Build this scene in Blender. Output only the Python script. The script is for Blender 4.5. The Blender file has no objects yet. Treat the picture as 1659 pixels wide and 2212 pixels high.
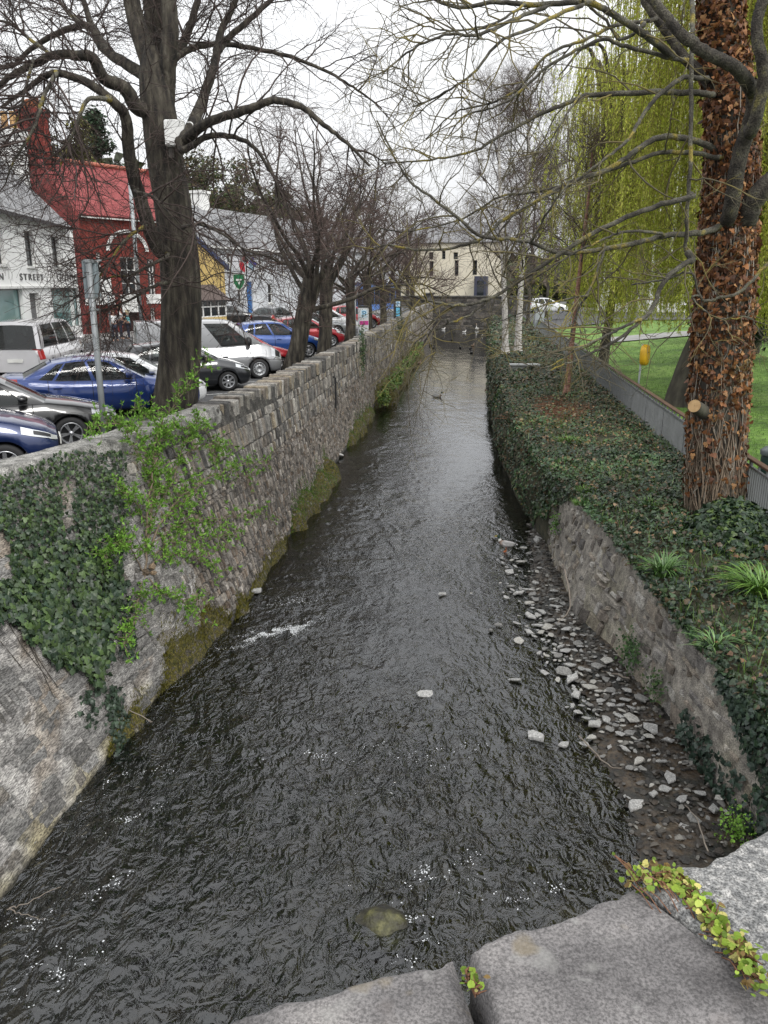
import bpy, math, random
import numpy as np
from math import radians as R_, sin, cos, pi, atan, tan

random.seed(7); RNG = np.random.default_rng(7)
S = bpy.context.scene
COL = S.collection

# ---------------------------------------------------------------- camera
FPX, CX, CY = 1726.0, 829.5, 1106.0            # focal length and centre, in photo pixels (1659 x 2212)
TH = atan((1106 - 612) / FPX)                  # pitch below the horizon
PS = atan((1025 - 829.5) / FPX * cos(TH))      # canal axis (+Y) lies right of the picture centre
CAM = np.array([0.0, 0.0, 6.3])
cd = bpy.data.cameras.new("camera"); cam = bpy.data.objects.new("camera", cd); COL.objects.link(cam)
cam.location = CAM; cam.rotation_euler = (pi / 2 - TH, 0, PS)
cd.sensor_fit = 'VERTICAL'; cd.sensor_height = 24; cd.sensor_width = 18
cd.lens = 24 * FPX / 2212
cd.clip_start = 0.05; cd.clip_end = 2000
S.camera = cam
S.render.resolution_x, S.render.resolution_y = 768, 1024

# ---------------------------------------------------------------- sky, sun, exposure (overcast)
W = bpy.data.worlds.new("World"); S.world = W; W.use_nodes = True
wn, wl = W.node_tree.nodes, W.node_tree.links
wn.clear()
sky = wn.new('ShaderNodeTexSky'); sky.sky_type = 'NISHITA'; sky.sun_disc = False
SUN_EL, SUN_ROT = R_(46), R_(140)
sky.sun_elevation = SUN_EL; sky.sun_rotation = SUN_ROT
sky.air_density = 1.0; sky.dust_density = 4.0; sky.ozone_density = 1.0
hsv = wn.new('ShaderNodeHueSaturation'); hsv.inputs['Saturation'].default_value = 0.10
wl.new(sky.outputs[0], hsv.inputs['Color'])
# overcast: the cloud layer evens the sky out
tc = wn.new('ShaderNodeTexCoord'); cn = wn.new('ShaderNodeTexNoise'); cn.inputs['Scale'].default_value = 2.2
cn.inputs['Detail'].default_value = 5
wl.new(tc.outputs['Generated'], cn.inputs['Vector'])
cr = wn.new('ShaderNodeMapRange'); cr.inputs[1].default_value = 0.3; cr.inputs[2].default_value = 0.7
cr.inputs[3].default_value = 11.2; cr.inputs[4].default_value = 13.4
wl.new(cn.outputs[0], cr.inputs[0])
cc = wn.new('ShaderNodeCombineColor'); 
for k, g in enumerate((0.985, 1.0, 1.02)):
    mu = wn.new('ShaderNodeMath'); mu.operation = 'MULTIPLY'; mu.inputs[1].default_value = g
    wl.new(cr.outputs[0], mu.inputs[0]); wl.new(mu.outputs[0], cc.inputs[k])
mx = wn.new('ShaderNodeMix'); mx.data_type = 'RGBA'; mx.inputs[0].default_value = 0.8
wl.new(hsv.outputs[0], mx.inputs[6]); wl.new(cc.outputs[0], mx.inputs[7])
# an overcast sky is about twice as bright overhead as near the horizon
sx = wn.new('ShaderNodeSeparateXYZ'); wl.new(tc.outputs['Generated'], sx.inputs[0])
gz = wn.new('ShaderNodeMapRange'); gz.inputs[1].default_value = 0.0; gz.inputs[2].default_value = 1.0; gz.inputs[3].default_value = 0.86; gz.inputs[4].default_value = 1.85; wl.new(sx.outputs[2], gz.inputs[0])
bg = wn.new('ShaderNodeBackground'); bg.inputs['Strength'].default_value = 0.10
vm = wn.new('ShaderNodeVectorMath'); vm.operation = 'SCALE'; wl.new(mx.outputs[2], vm.inputs[0]); wl.new(gz.outputs[0], vm.inputs['Scale'])
wl.new(vm.outputs[0], bg.inputs['Color'])
wo = wn.new('ShaderNodeOutputWorld'); wl.new(bg.outputs[0], wo.inputs['Surface'])

sd = bpy.data.lights.new("sun", 'SUN'); sun = bpy.data.objects.new("sun", sd); COL.objects.link(sun)
sd.energy = 1.5; sd.angle = R_(14); sd.color = (1.0, 0.97, 0.92)
sun.rotation_euler = (pi / 2 - SUN_EL, 0, pi - SUN_ROT)   # aimed from the same direction as the sky's sun
S.view_settings.view_transform = 'Standard'; S.view_settings.look = 'None'
S.view_settings.exposure = 0.0; S.view_settings.gamma = 1.0; S.view_settings.use_curve_mapping = False
S.render.engine = 'CYCLES'; S.cycles.max_bounces = 6; S.cycles.transparent_max_bounces = 12
S.cycles.use_denoising = True; S.cycles.denoising_prefilter = 'NONE'

# ---------------------------------------------------------------- helpers
_F = np.array([-sin(PS) * cos(TH), cos(PS) * cos(TH), -sin(TH)])
_R = np.array([cos(PS), sin(PS), 0.0]); _U = np.cross(_R, _F)
def ray(x, y): return _F + _R * (x - CX) / FPX - _U * (y - CY) / FPX
def atz(x, y, z):
    d = ray(x, y); return CAM + d * (z - CAM[2]) / d[2]
def aty(x, y, Y):
    d = ray(x, y); return CAM + d * Y / d[1]
def lerp(a, b, t): return a + (b - a) * t
def unit(v):
    v = np.asarray(v, float); return v / (np.linalg.norm(v, axis=-1, keepdims=True) + 1e-12)
def rnd(a, b): return random.uniform(a, b)
def curve(pts):
    xs = [p[0] for p in pts]; ys = [p[1] for p in pts]
    return lambda t: np.interp(t, xs, ys)
def hash2(ix, iy, s):
    h = np.sin(ix * 127.1 + iy * 311.7 + s * 74.7) * 43758.5453
    return h - np.floor(h)
def vnoise(x, y, s=0):
    x = np.asarray(x, float); y = np.asarray(y, float)
    ix, iy = np.floor(x), np.floor(y); fx, fy = x - ix, y - iy
    fx = fx * fx * (3 - 2 * fx); fy = fy * fy * (3 - 2 * fy)
    a = hash2(ix, iy, s); b = hash2(ix + 1, iy, s); c = hash2(ix, iy + 1, s); d = hash2(ix + 1, iy + 1, s)
    return (a + (b - a) * fx) * (1 - fy) + (c + (d - c) * fx) * fy
def fbm(x, y, s=0, o=4):
    r = 0; a = .5
    for k in range(o):
        r = r + a * vnoise(x * 2 ** k, y * 2 ** k, s + k); a *= .5
    return r
def smooth(pts, n=6):
    """Catmull-Rom through points (k x d) -> finer polyline."""
    P = np.asarray(pts, float)
    if len(P) < 3: 
        t = np.linspace(0, 1, n + 1)[:, None]; return P[0] + (P[-1] - P[0]) * t
    Q = np.vstack([2 * P[0] - P[1], P, 2 * P[-1] - P[-2]]); out = []
    t = np.linspace(0, 1, n, endpoint=False)[:, None]
    for i in range(1, len(Q) - 2):
        a, b, c, d = Q[i - 1], Q[i], Q[i + 1], Q[i + 2]
        out.append(.5 * (2 * b + (c - a) * t + (2 * a - 5 * b + 4 * c - d) * t ** 2 + (3 * b - a - 3 * c + d) * t ** 3))
    out.append(P[-1:]); return np.vstack(out)

class MB:
    """Collects geometry; build() links it as ONE mesh object."""
    def __init__(s): s.v = []; s.f = []; s.n = 0; s.c = []; s.has_c = False
    def add(s, v, faces, mat=0, col=None, sm=True):
        v = np.asarray(v, float).reshape(-1, 3)
        if len(v) == 0: return
        s.v.append(v)
        fs = faces if isinstance(faces, list) and len(faces) and isinstance(faces[0], np.ndarray) and faces[0].ndim == 2 else [np.asarray(faces, int)]
        for f in fs:
            if f.ndim == 2 and len(f): s.f.append((f + s.n, mat, sm))
        if col is None: s.c.append(np.ones((len(v), 3)) * .5)
        else:
            c = np.asarray(col, float); s.c.append(np.broadcast_to(c, (len(v), 3)).copy() if c.ndim == 1 else c); s.has_c = True
        s.n += len(v)
    def poly(s, pts, mat=0, col=None): s.add(pts, np.arange(len(pts))[None, :], mat, col, False)
    def box(s, c, d, rz=0, mat=0, col=None, ch=0):
        """box with centre c, full size d; ch = chamfer"""
        hx, hy, hz = d[0] / 2, d[1] / 2, d[2] / 2
        if ch <= 0:
            v = np.array([[x, y, z] for x in (-hx, hx) for y in (-hy, hy) for z in (-hz, hz)])
            f = np.array([[0, 1, 3, 2], [4, 6, 7, 5], [0, 4, 5, 1], [2, 3, 7, 6], [0, 2, 6, 4], [1, 5, 7, 3]])
        else:
            a = ch; rings = []
            for z, i in ((-hz, a), (-hz + a, 0), (hz - a, 0), (hz, a)):
                x, y = hx - i, hy - i; k = a if i == 0 else a * .6
                rings += [[-x + k, -y, z], [x - k, -y, z], [x, -y + k, z], [x, y - k, z], [x - k, y, z], [-x + k, y, z], [-x, y - k, z], [-x, -y + k, z]]
            v = np.array(rings); q = []
            for r in range(3):
                for k in range(8): q.append([r * 8 + k, r * 8 + (k + 1) % 8, r * 8 + 8 + (k + 1) % 8, r * 8 + 8 + k])
            cz, sz = cos(rz), sin(rz)
            v = np.c_[v[:, 0] * cz - v[:, 1] * sz, v[:, 0] * sz + v[:, 1] * cz, v[:, 2]] + np.array(c)
            n0 = s.n
            s.add(v, np.array(q), mat, col, False)
            s.f.append((np.array([list(range(7, -1, -1))]) + n0, mat, False)); s.f.append((np.array([list(range(24, 32))]) + n0, mat, False))
            return
        cz, sz = cos(rz), sin(rz)
        v = np.c_[v[:, 0] * cz - v[:, 1] * sz, v[:, 0] * sz + v[:, 1] * cz, v[:, 2]] + np.array(c)
        s.add(v, f, mat, col, False)
    def grid(s, P, mat=0, col=None, closed=False, sm=True):
        """P: n x m x 3"""
        P = np.asarray(P); n, m = P.shape[:2]
        i, j = np.meshgrid(np.arange(n - 1), np.arange(m if closed else m - 1), indexing='ij'); i = i.ravel(); j = j.ravel(); j2 = (j + 1) % m
        f = np.c_[i * m + j, i * m + j2, (i + 1) * m + j2, (i + 1) * m + j]
        c = None if col is None else (np.asarray(col).reshape(-1, 3) if np.asarray(col).ndim == 3 else col)
        s.add(P.reshape(-1, 3), f, mat, c, sm)
    def tube(s, P, r, k=6, mat=0, col=None, cap=False):
        P = np.asarray(P, float); n = len(P); r = np.broadcast_to(np.asarray(r, float), (n,))
        t = np.gradient(P, axis=0); t = unit(t)
        av = np.abs(t.mean(0)); ref = np.zeros(3); ref[int(np.argmin(av))] = 1
        a = unit(np.cross(t, ref)); b = np.cross(t, a)
        an = np.linspace(0, 2 * pi, k, endpoint=False)
        V = P[:, None, :] + r[:, None, None] * (np.cos(an)[None, :, None] * a[:, None, :] + np.sin(an)[None, :, None] * b[:, None, :])
        if col is not None and np.asarray(col).ndim == 2: col = np.repeat(np.asarray(col), k, 0).reshape(n, k, 3)
        n0 = s.n; s.grid(V, mat, col, True)
        if cap:
            s.f.append((np.arange(k)[None, ::-1] + n0, mat, False)); s.f.append((np.arange(k)[None, :] + n0 + (n - 1) * k, mat, False))
    def lathe(s, prof, c=(0, 0, 0), k=20, mat=0, axis='z', col=None, sm=True):
        an = np.linspace(0, 2 * pi, k, endpoint=False); pr = np.asarray(prof, float)
        V = np.stack([pr[:, 0][:, None] * np.cos(an), pr[:, 0][:, None] * np.sin(an), np.repeat(pr[:, 1][:, None], k, 1)], -1)
        if axis == 'y': V = V[..., [0, 2, 1]]
        if axis == 'x': V = V[..., [2, 0, 1]]
        s.grid(V + np.array(c), mat, col, True, sm)
    def build(s, name, mats, parent=None, loc=None):
        me = bpy.data.meshes.new(name); V = np.vstack(s.v) if s.v else np.zeros((0, 3))
        me.vertices.add(len(V)); me.vertices.foreach_set('co', V.ravel())
        loops = np.concatenate([f.ravel() for f, _, _ in s.f]); tot = np.concatenate([np.full(len(f), f.shape[1]) for f, _, _ in s.f])
        st = np.concatenate([[0], np.cumsum(tot)[:-1]])
        me.loops.add(len(loops)); me.loops.foreach_set('vertex_index', loops.astype(np.int32))
        me.polygons.add(len(tot)); me.polygons.foreach_set('loop_start', st.astype(np.int32))
        me.polygons.foreach_set('material_index', np.concatenate([np.full(len(f), m) for f, m, _ in s.f]).astype(np.int32))
        me.polygons.foreach_set('use_smooth', np.concatenate([np.full(len(f), q) for f, _, q in s.f]).astype(bool))
        if s.has_c:
            ca = me.color_attributes.new('Col', 'FLOAT_COLOR', 'POINT')
            ca.data.foreach_set('color', np.c_[np.vstack(s.c), np.ones(len(V))].astype(np.float32).ravel())
        for m in (mats if isinstance(mats, (list, tuple)) else [mats]): me.materials.append(m)
        me.update(calc_edges=True); me.validate(verbose=False)
        o = bpy.data.objects.new(name, me); COL.objects.link(o)
        if loc is not None: o.location = loc
        if parent is not None: o.parent = parent
        return o

def tag(o, label=None, cat=None, group=None, kind=None):
    if label: o['label'] = label
    if cat: o['category'] = cat
    if group: o['group'] = group
    if kind: o['kind'] = kind
    return o
def empty(name, label, cat, loc=(0, 0, 0), rz=0, group=None):
    o = bpy.data.objects.new(name, None); COL.objects.link(o); o.empty_display_size = .2
    o.location = [float(q) for q in loc]; o.rotation_euler = (0, 0, rz); return tag(o, label, cat, group)
def struct(o): o['kind'] = 'structure'; return o
def copy_tree(o, parent=None):
    c = o.copy(); COL.objects.link(c); c.parent = parent
    for ch in o.children: copy_tree(ch, c)
    return c

def text_mesh(name, body, size, extrude, m, parent, align='LEFT', space=1.0):
    cu = bpy.data.curves.new(name, 'FONT'); cu.body = body; cu.size = size; cu.extrude = extrude; cu.align_x = align; cu.space_character = space
    o = bpy.data.objects.new(name, cu); COL.objects.link(o); bpy.context.view_layer.update()
    me = bpy.data.meshes.new_from_object(o.evaluated_get(bpy.context.evaluated_depsgraph_get())); bpy.data.objects.remove(o)
    me.materials.clear(); me.materials.append(m); r = bpy.data.objects.new(name, me); COL.objects.link(r); r.parent = parent; return r

# ---------------------------------------------------------------- materials
def mat(name, cols, scale=4, rough=.8, bump=0, bscale=30, attr=0, metal=0, detail=6, coat=0, spec=.5, stretch=(1, 1, 1), uv='Object', dist=0, ramp=None, grain=None):
    """noise-mottled Principled material. cols: list of linear colours; attr: how much of vertex colour 'Col' to use"""
    m = bpy.data.materials.new(name); m.use_nodes = True; n, l = m.node_tree.nodes, m.node_tree.links
    b = n['Principled BSDF']; b.inputs['Roughness'].default_value = rough; b.inputs['Metallic'].default_value = metal
    b.inputs['Coat Weight'].default_value = coat; b.inputs['Coat Roughness'].default_value = .04; b.inputs['Specular IOR Level'].default_value = spec
    t = n.new('ShaderNodeTexCoord'); mp = n.new('ShaderNodeMapping'); mp.inputs['Scale'].default_value = stretch
    l.new(t.outputs[uv], mp.inputs[0])
    no = n.new('ShaderNodeTexNoise'); no.inputs['Scale'].default_value = scale; no.inputs['Detail'].default_value = detail; no.inputs['Distortion'].default_value = dist
    l.new(mp.outputs[0], no.inputs['Vector'])
    rp = n.new('ShaderNodeValToRGB'); e = rp.color_ramp.elements
    k = len(cols)
    pos = ramp or ([.5] if k == 1 else [.32 + .36 * i / (k - 1) for i in range(k)])
    while len(e) < k: e.new(.5)
    while len(e) > k and len(e) > 1: e.remove(e[-1])
    for i in range(k): e[i].position = pos[i]; e[i].color = (*cols[i], 1)
    l.new(no.outputs[0], rp.inputs[0]); out = rp.outputs[0]
    if grain:
        gn = n.new('ShaderNodeTexNoise'); gn.inputs['Scale'].default_value = grain[0]; gn.inputs['Detail'].default_value = 4; gn.inputs['Roughness'].default_value = .65; l.new(mp.outputs[0], gn.inputs['Vector'])
        gr = n.new('ShaderNodeMapRange'); gr.inputs[1].default_value = .39; gr.inputs[2].default_value = .61; gr.inputs[3].default_value = grain[1]; gr.inputs[4].default_value = grain[2]; l.new(gn.outputs[0], gr.inputs[0])
        gm_ = n.new('ShaderNodeMix'); gm_.data_type = 'RGBA'; gm_.blend_type = 'MULTIPLY'; gm_.inputs[0].default_value = 1; l.new(out, gm_.inputs[6]); l.new(gr.outputs[0], gm_.inputs[7]); out = gm_.outputs[2]
    if attr:
        a = n.new('ShaderNodeAttribute'); a.attribute_name = 'Col'
        mx = n.new('ShaderNodeMix'); mx.data_type = 'RGBA'; mx.blend_type = 'MULTIPLY'; mx.inputs[0].default_value = attr
        l.new(out, mx.inputs[6]); l.new(a.outputs[0], mx.inputs[7]); out = mx.outputs[2]
    l.new(out, b.inputs['Base Color'])
    if bump:
        b2 = n.new('ShaderNodeTexNoise'); b2.inputs['Scale'].default_value = bscale; b2.inputs['Detail'].default_value = 5
        l.new(mp.outputs[0], b2.inputs['Vector'])
        bu = n.new('ShaderNodeBump'); bu.inputs['Strength'].default_value = min(1, bump); bu.inputs['Distance'].default_value = .02 if bump <= 1 else .02 * bump
        l.new(b2.outputs[0], bu.inputs['Height']); l.new(bu.outputs[0], b.inputs['Normal'])
    return m
def plain(name, c, rough=.5, metal=0, coat=0, spec=.5, var=.12):
    d = tuple(x * (1 - var) for x in c); u = tuple(min(1, x * (1 + var)) for x in c)
    return mat(name, [d, u], 3, rough, 0, 20, 0, metal, 4, coat, spec)
def glass(name, tint=(.5, .55, .54), keep=.5, rough=.02, base=(.02, .025, .025)):
    m = bpy.data.materials.new(name); m.use_nodes = True; n, l = m.node_tree.nodes, m.node_tree.links
    b = n['Principled BSDF']; b.inputs['Base Color'].default_value = (*base, 1); b.inputs['Roughness'].default_value = rough
    b.inputs['IOR'].default_value = 1.65
    tr = n.new('ShaderNodeBsdfTransparent'); tr.inputs[0].default_value = (*tint, 1)
    ms = n.new('ShaderNodeMixShader'); ms.inputs[0].default_value = 1 - keep
    l.new(tr.outputs[0], ms.inputs[1]); l.new(b.outputs[0], ms.inputs[2]); l.new(ms.outputs[0], n['Material Output'].inputs[0])
    return m

ASPHALT = mat('asphalt', [(.045, .045, .047), (.075, .075, .078), (.1, .1, .1)], 1.2, .85, .5, 120)
PAVE = mat('paving', [(.2, .2, .19), (.3, .29, .28)], 1.5, .85, .3, 60)
STONE = mat('rubble_stone', [(.55, .52, .5), (1.0, .97, .93), (1.35, 1.3, 1.22)], 7, .88, 1.0, 55, 1, uv='Object', grain=(48, .62, 1.4))
STONEB = mat('pale_stone', [(.6, .58, .56), (1.0, .98, .95), (1.3, 1.28, 1.22)], 6, .9, 1.9, 38, 1, stretch=(1, .5, 2.2), grain=(32, .42, 1.5))
MORTAR = mat('mortar', [(.035, .033, .03), (.075, .07, .063), (.15, .14, .125)], 5, .95, 1, 70, grain=(40, .5, 1.5))
CAPST = mat('coping_slate', [(.12, .118, .115), (.21, .205, .2), (.36, .35, .34)], 6, .85, .9, 50, 0)
MOSS = mat('moss', [(.035, .05, .008), (.09, .085, .012), (.16, .13, .02)], 5, .95, 1, 60)
SOIL = mat('soil', [(.018, .02, .01), (.04, .04, .02), (.07, .06, .035)], 4, .95, 1, 30)
LEAF = mat('leaf', [(.75, .75, .75), (1.15, 1.15, 1.1)], 6, .42, 0, 20, 1, spec=.45)
def translucent(m, f, gain=1.5):
    n, l = m.node_tree.nodes, m.node_tree.links; b = n['Principled BSDF']; t = n.new('ShaderNodeBsdfTranslucent'); src = b.inputs['Base Color'].links[0].from_socket
    g = n.new('ShaderNodeMix'); g.data_type = 'RGBA'; g.blend_type = 'MULTIPLY'; g.inputs[0].default_value = 1; g.inputs[7].default_value = (gain, gain, gain * .7, 1); l.new(src, g.inputs[6]); l.new(g.outputs[2], t.inputs[0])
    x = n.new('ShaderNodeMixShader'); x.inputs[0].default_value = f; l.new(b.outputs[0], x.inputs[1]); l.new(t.outputs[0], x.inputs[2]); l.new(x.outputs[0], n['Material Output'].inputs[0]); return m
LEAFW = translucent(mat('willow_leaf', [(.8, .8, .8), (1.2, 1.2, 1.1)], 6, .6, 0, 20, 1, spec=.3), .5, 1.7)
LEAFM = mat('leaf_matt', [(.8, .8, .8), (1.15, 1.15, 1.1)], 6, .6, 0, 20, 1, spec=.3)
BARK = mat('bark', [(.03, .026, .021), (.06, .052, .042), (.1, .095, .07)], 3, .9, 1, 26, 0, stretch=(1, 1, .35))
BARKG = mat('bark_greenish', [(.014, .012, .01), (.036, .03, .023), (.062, .054, .04), (.13, .115, .09)], 9, .92, 2.2, 34, 0, stretch=(1, 1, .22), ramp=[.34, .46, .57, .72])
TWIG = mat('twig', [(.03, .021, .018), (.06, .04, .033)], 3, .85)
TWIGR = mat('reddish_twig', [(.06, .04, .034), (.105, .07, .06)], 1.5, .85)
LICHEN = mat('lichen_bark', [(.03, .027, .021), (.06, .054, .042), (.11, .105, .08), (.2, .16, .035), (.27, .21, .045)], 2.6, .92, 1, 50, 0, ramp=[.34, .46, .56, .62, .76], grain=(45, .5, 1.5))
LIMBD = mat('dark_limb', [(.02, .017, .014), (.045, .038, .03), (.075, .068, .052), (.16, .14, .05)], 5, .92, 1.6, 40, 0, ramp=[.34, .47, .6, .74], grain=(40, .5, 1.5))
WHITE = plain('white_paint', (.78, .78, .76), .6)
GREYST = plain('galvanised_steel', (.33, .35, .36), .5, .3)
DARK = plain('black_plastic', (.018, .018, .02), .5)
RUBBER = plain('rubber', (.02, .02, .021), .75)
CHROME = plain('alloy', (.55, .56, .58), .3, .85)
SLATE = mat('slate_roof', [(.13, .135, .14), (.2, .2, .205), (.28, .28, .285)], 2.5, .7, .6, 14, 0, stretch=(1, 1, 3))
# ================================================================ SETTING: levels and edges (metres; water z = 0, canal along +Y)
GZ = 3.15                                         # car park level
XTOP = curve([(2, -8.6), (6, -7.7), (8, -7.25), (10.4, -6.6), (12.3, -6.0), (14, -5.72), (16, -5.4), (20, -5.1), (34, -5.1), (50, -5.2), (90, -5.6), (120, -5.9)])
XBOT = curve([(2, -4.8), (9, -4.85), (11, -4.8), (13, -4.6), (14.2, -4.42), (20, -4.6), (25, -4.78), (37, -4.95), (52, -5.12), (90, -5.5), (120, -5.8)])
RB = curve([(2, 4.6), (6, 3.8), (8.6, 3.38), (9.4, 3.22), (11, 3.05), (13, 2.6), (14.5, 2.12), (17, 2.0), (20.4, 2.0), (24, 1.6), (32, 1.25), (48, 1.3), (84, 1.85), (120, 2.4)])
RT = curve([(2, 4.8), (6, 3.95), (8.6, 3.5), (10.8, 3.15), (12.5, 2.95), (15.3, 2.62), (17.8, 2.3), (19, 2.0), (24, 1.65), (32, 1.42), (48, 1.5), (84, 2.05), (120, 2.6)])
FX = curve([(0, 5.46), (20, 5.48), (30, 5.58), (45, 5.75), (62, 5.95), (80, 6.1), (120, 6.3)])
def bank_top(Y): return np.interp(Y, [0, 8, 11, 14, 17, 20, 60, 120], [1.4, 1.5, 1.55, 1.75, 1.8, 1.85, 1.85, 1.8])
def bank_z(X, Y):
    t = np.clip((X - RT(Y)) / (FX(Y) - RT(Y)), 0, 1)
    return bank_top(Y) + (1.97 - bank_top(Y)) * t ** .6 + .16 * (fbm(X * 1.1, Y * 1.1, 5) - .5)
def lawn_z(X, Y):
    return 1.95 + 1.05 * np.clip((X - 6) / 10, 0, 1) ** .8 * np.clip((Y - 12) / 40, 0, 1)
def lw(Y, z, d=0.0):
    """left river wall surface: along Y, height z, outwards d"""
    t = np.clip(z / 3.8, -.3, 1.2); X = lerp(XBOT(Y), XTOP(Y), t); e = .2
    sl = (lerp(XBOT(Y + e), XTOP(Y + e), t) - lerp(XBOT(Y - e), XTOP(Y - e), t)) / (2 * e)
    k = np.sqrt(1 + sl * sl)
    return np.stack([X + d / k, Y - d * sl / k, z + 0 * X], -1)
def rw(Y, z, d=0.0):
    """right river wall surface; d outwards = towards the water (-X)"""
    t = np.clip(z / np.maximum(bank_top(Y), .5), -.3, 1.15); X = lerp(RB(Y), RT(Y), t); e = .2
    sl = (lerp(RB(Y + e), RT(Y + e), t) - lerp(RB(Y - e), RT(Y - e), t)) / (2 * e); k = np.sqrt(1 + sl * sl)
    return np.stack([X - d / k, Y + d * sl / k, z + 0 * X], -1)

# ---- far ground sheet
g = MB(); g.grid(np.stack(np.meshgrid(np.linspace(-900, 900, 7), np.linspace(118.4, 1500, 7), indexing='ij') + [np.full((7, 7), 3.0)], -1))
struct(g.build('ground', [mat('far_ground', [(.05, .06, .03), (.09, .1, .05)], .05, .95)]))
g = MB(); g.grid(np.stack(np.meshgrid(np.linspace(-400, -34, 5), np.linspace(-20, 118.4, 5), indexing='ij') + [np.full((5, 5), 3.1)], -1))
struct(g.build('ground', [bpy.data.materials['far_ground']]))
# ---- car park (tarmac) from the wall to the house fronts
ys = np.r_[np.linspace(0, 30, 16), np.linspace(34, 118, 22)]
g = MB(); P = np.array([[(lerp(-34.0, float(XTOP(y)) - .52, t), y, GZ) for t in np.linspace(0, 1, 10)] for y in ys]); g.grid(P)
struct(g.build('car_park', [ASPHALT]))
# bay lines
lm = mat('worn_road_paint', [(.25, .25, .25), (.55, .55, .53)], 8, .8)
g = MB()
for k in range(24):
    y0 = 9 + k * 3.0; a = R_(34); p0 = np.array([XTOP(y0) - .9, y0]); dr = -np.array([cos(a), sin(a)]); nn = np.array([-dr[1], dr[0]]) * .05
    q = [p0 + nn, p0 - nn, p0 + dr * 4.8 - nn, p0 + dr * 4.8 + nn]; g.poly([(x, y, GZ + .004) for x, y in q])
tag(struct(g.build('road_markings', [lm])))
# ---- pavement in front of the houses (raised kerb)
PV = [(-16.6, 26), (-19.6, 36), (-21.3, 44.5), (-19.8, 52), (-17.0, 62), (-11.6, 84), (-8.6, 100)]
g = MB(); pv = smooth([(x, y, 0) for x, y in PV], 6)
g.grid(np.stack([np.c_[pv[:, 0] - 12, pv[:, 1] + 1, np.full(len(pv), GZ + .13)], np.c_[pv[:, 0] - .16, pv[:, 1], np.full(len(pv), GZ + .13)]], 1), sm=False)
struct(g.build('pavement', [PAVE]))
g = MB(); kb = []
for q in pv: kb.append([(q[0] - .155, q[1], GZ + .134), (q[0], q[1], GZ + .134), (q[0] + .015, q[1], GZ + .115), (q[0] + .02, q[1], GZ - .02)])
g.grid(np.array(kb), sm=False); struct(g.build('kerb', [plain('granite_kerb', (.36, .35, .34), .8)]))
# ---- lawn, park path
gm = mat('lawn', [(.05, .1, .014), (.1, .185, .027), (.15, .24, .05)], .5, .95, 1, 60, grain=(5, .65, 1.35))
X, Y = np.meshgrid(np.linspace(0, 1, 60), np.r_[np.linspace(0, 60, 60), np.linspace(62, 118, 20)], indexing='ij')
Xl = FX(Y) + .0 + X * (60 - FX(Y)); g = MB(); g.grid(np.stack([Xl, Y, lawn_z(Xl, Y) + .05 * (fbm(Xl * .6, Y * .6, 3) - .5)], -1)); struct(g.build('lawn', [gm]))
X, Y = np.meshgrid(np.linspace(9.5, 60, 30), np.linspace(56.6, 61, 8), indexing='ij'); g = MB(); g.grid(np.stack([X, Y, lawn_z(X, Y) + .07], -1)); struct(g.build('path', [PAVE]))
X, Y = np.meshgrid(np.linspace(6.4, 60, 30), np.linspace(78, 117, 8), indexing='ij'); g = MB(); g.grid(np.stack([X, Y, lawn_z(X, Y) + .09], -1)); struct(g.build('road', [ASPHALT]))
n = 26000; Y = 13 + 42 * RNG.random(n) ** 1.5; X = FX(Y) + .15 + (2 + 11 * np.clip((Y - 8) / 30, 0, 1)) * RNG.random(n)
def blades(mb, x, y, z, h, w, lean, c0, c1, mat=0):
    n = len(x); a = RNG.random(n) * 2 * pi; l = lean * RNG.random(n); a2 = RNG.random(n) * 2 * pi
    hh = h * (.6 + .8 * RNG.random(n)); B = np.c_[x, y, z]
    wv = np.c_[np.cos(a), np.sin(a), 0 * a] * (w / 2); tip = B + np.c_[np.cos(a2) * l * hh, np.sin(a2) * l * hh, hh]
    mid = B + (tip - B) * .55 + np.c_[0 * a, 0 * a, hh * .12]
    V = np.stack([B - wv, B + wv, mid + wv * .8, mid - wv * .8, tip], 1); t = RNG.random((n, 1))
    c = np.asarray(c0) * (1 - t) + np.asarray(c1) * t
    i = np.arange(n)[:, None] * 5
    mb.add(V.reshape(-1, 3), [i + np.array([[0, 1, 2, 3]]), i + np.array([[3, 2, 4]])], mat, np.repeat(c, 5, 0), False)
g = MB(); blades(g, X, Y, lawn_z(X, Y), .07, .012, .5, (.06, .14, .016), (.15, .27, .045)); tag(g.build('grass', [LEAFM]), 'short green lawn grass beyond the grey railing', 'grass', kind='stuff')

# ---- riverbed
bedm = mat('river_bed', [(.004, .005, .004), (.011, .010, .0075), (.026, .018, .011), (.045, .036, .026)], 2.2, .5, 1, 18, 1, dist=.6, grain=(12, .5, 1.6))
ys = np.r_[np.arange(2, 24, .16), np.arange(24, 60, .6), np.arange(60, 118.6, 2)]
T, Y = np.meshgrid(np.linspace(0, 1, 60), ys, indexing='ij'); X = lerp(XBOT(Y) - .25, RB(Y) + .5, T)
dr = RB(Y) - X
shing = np.interp(Y, [7, 9, 13, 16, 20.5, 23], [.75, .85, .75, .62, .5, 0.0])
ZB = -.42 + .2 * fbm(X * .9, Y * .9, 11) + .12 * fbm(X * 4, Y * 4, 12)
wgt = np.clip((np.interp(Y, [7, 9.5, 12.5, 15, 18, 21, 24], [1.9, 2.0, 1.35, 1.2, 1.1, .8, .1]) - dr) / .9, 0, 1)
rise = np.interp(Y, [7, 9, 11.5, 14, 21, 24], [.38, .37, .40, .44, .42, 0])
ZB = ZB + wgt * rise
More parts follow.
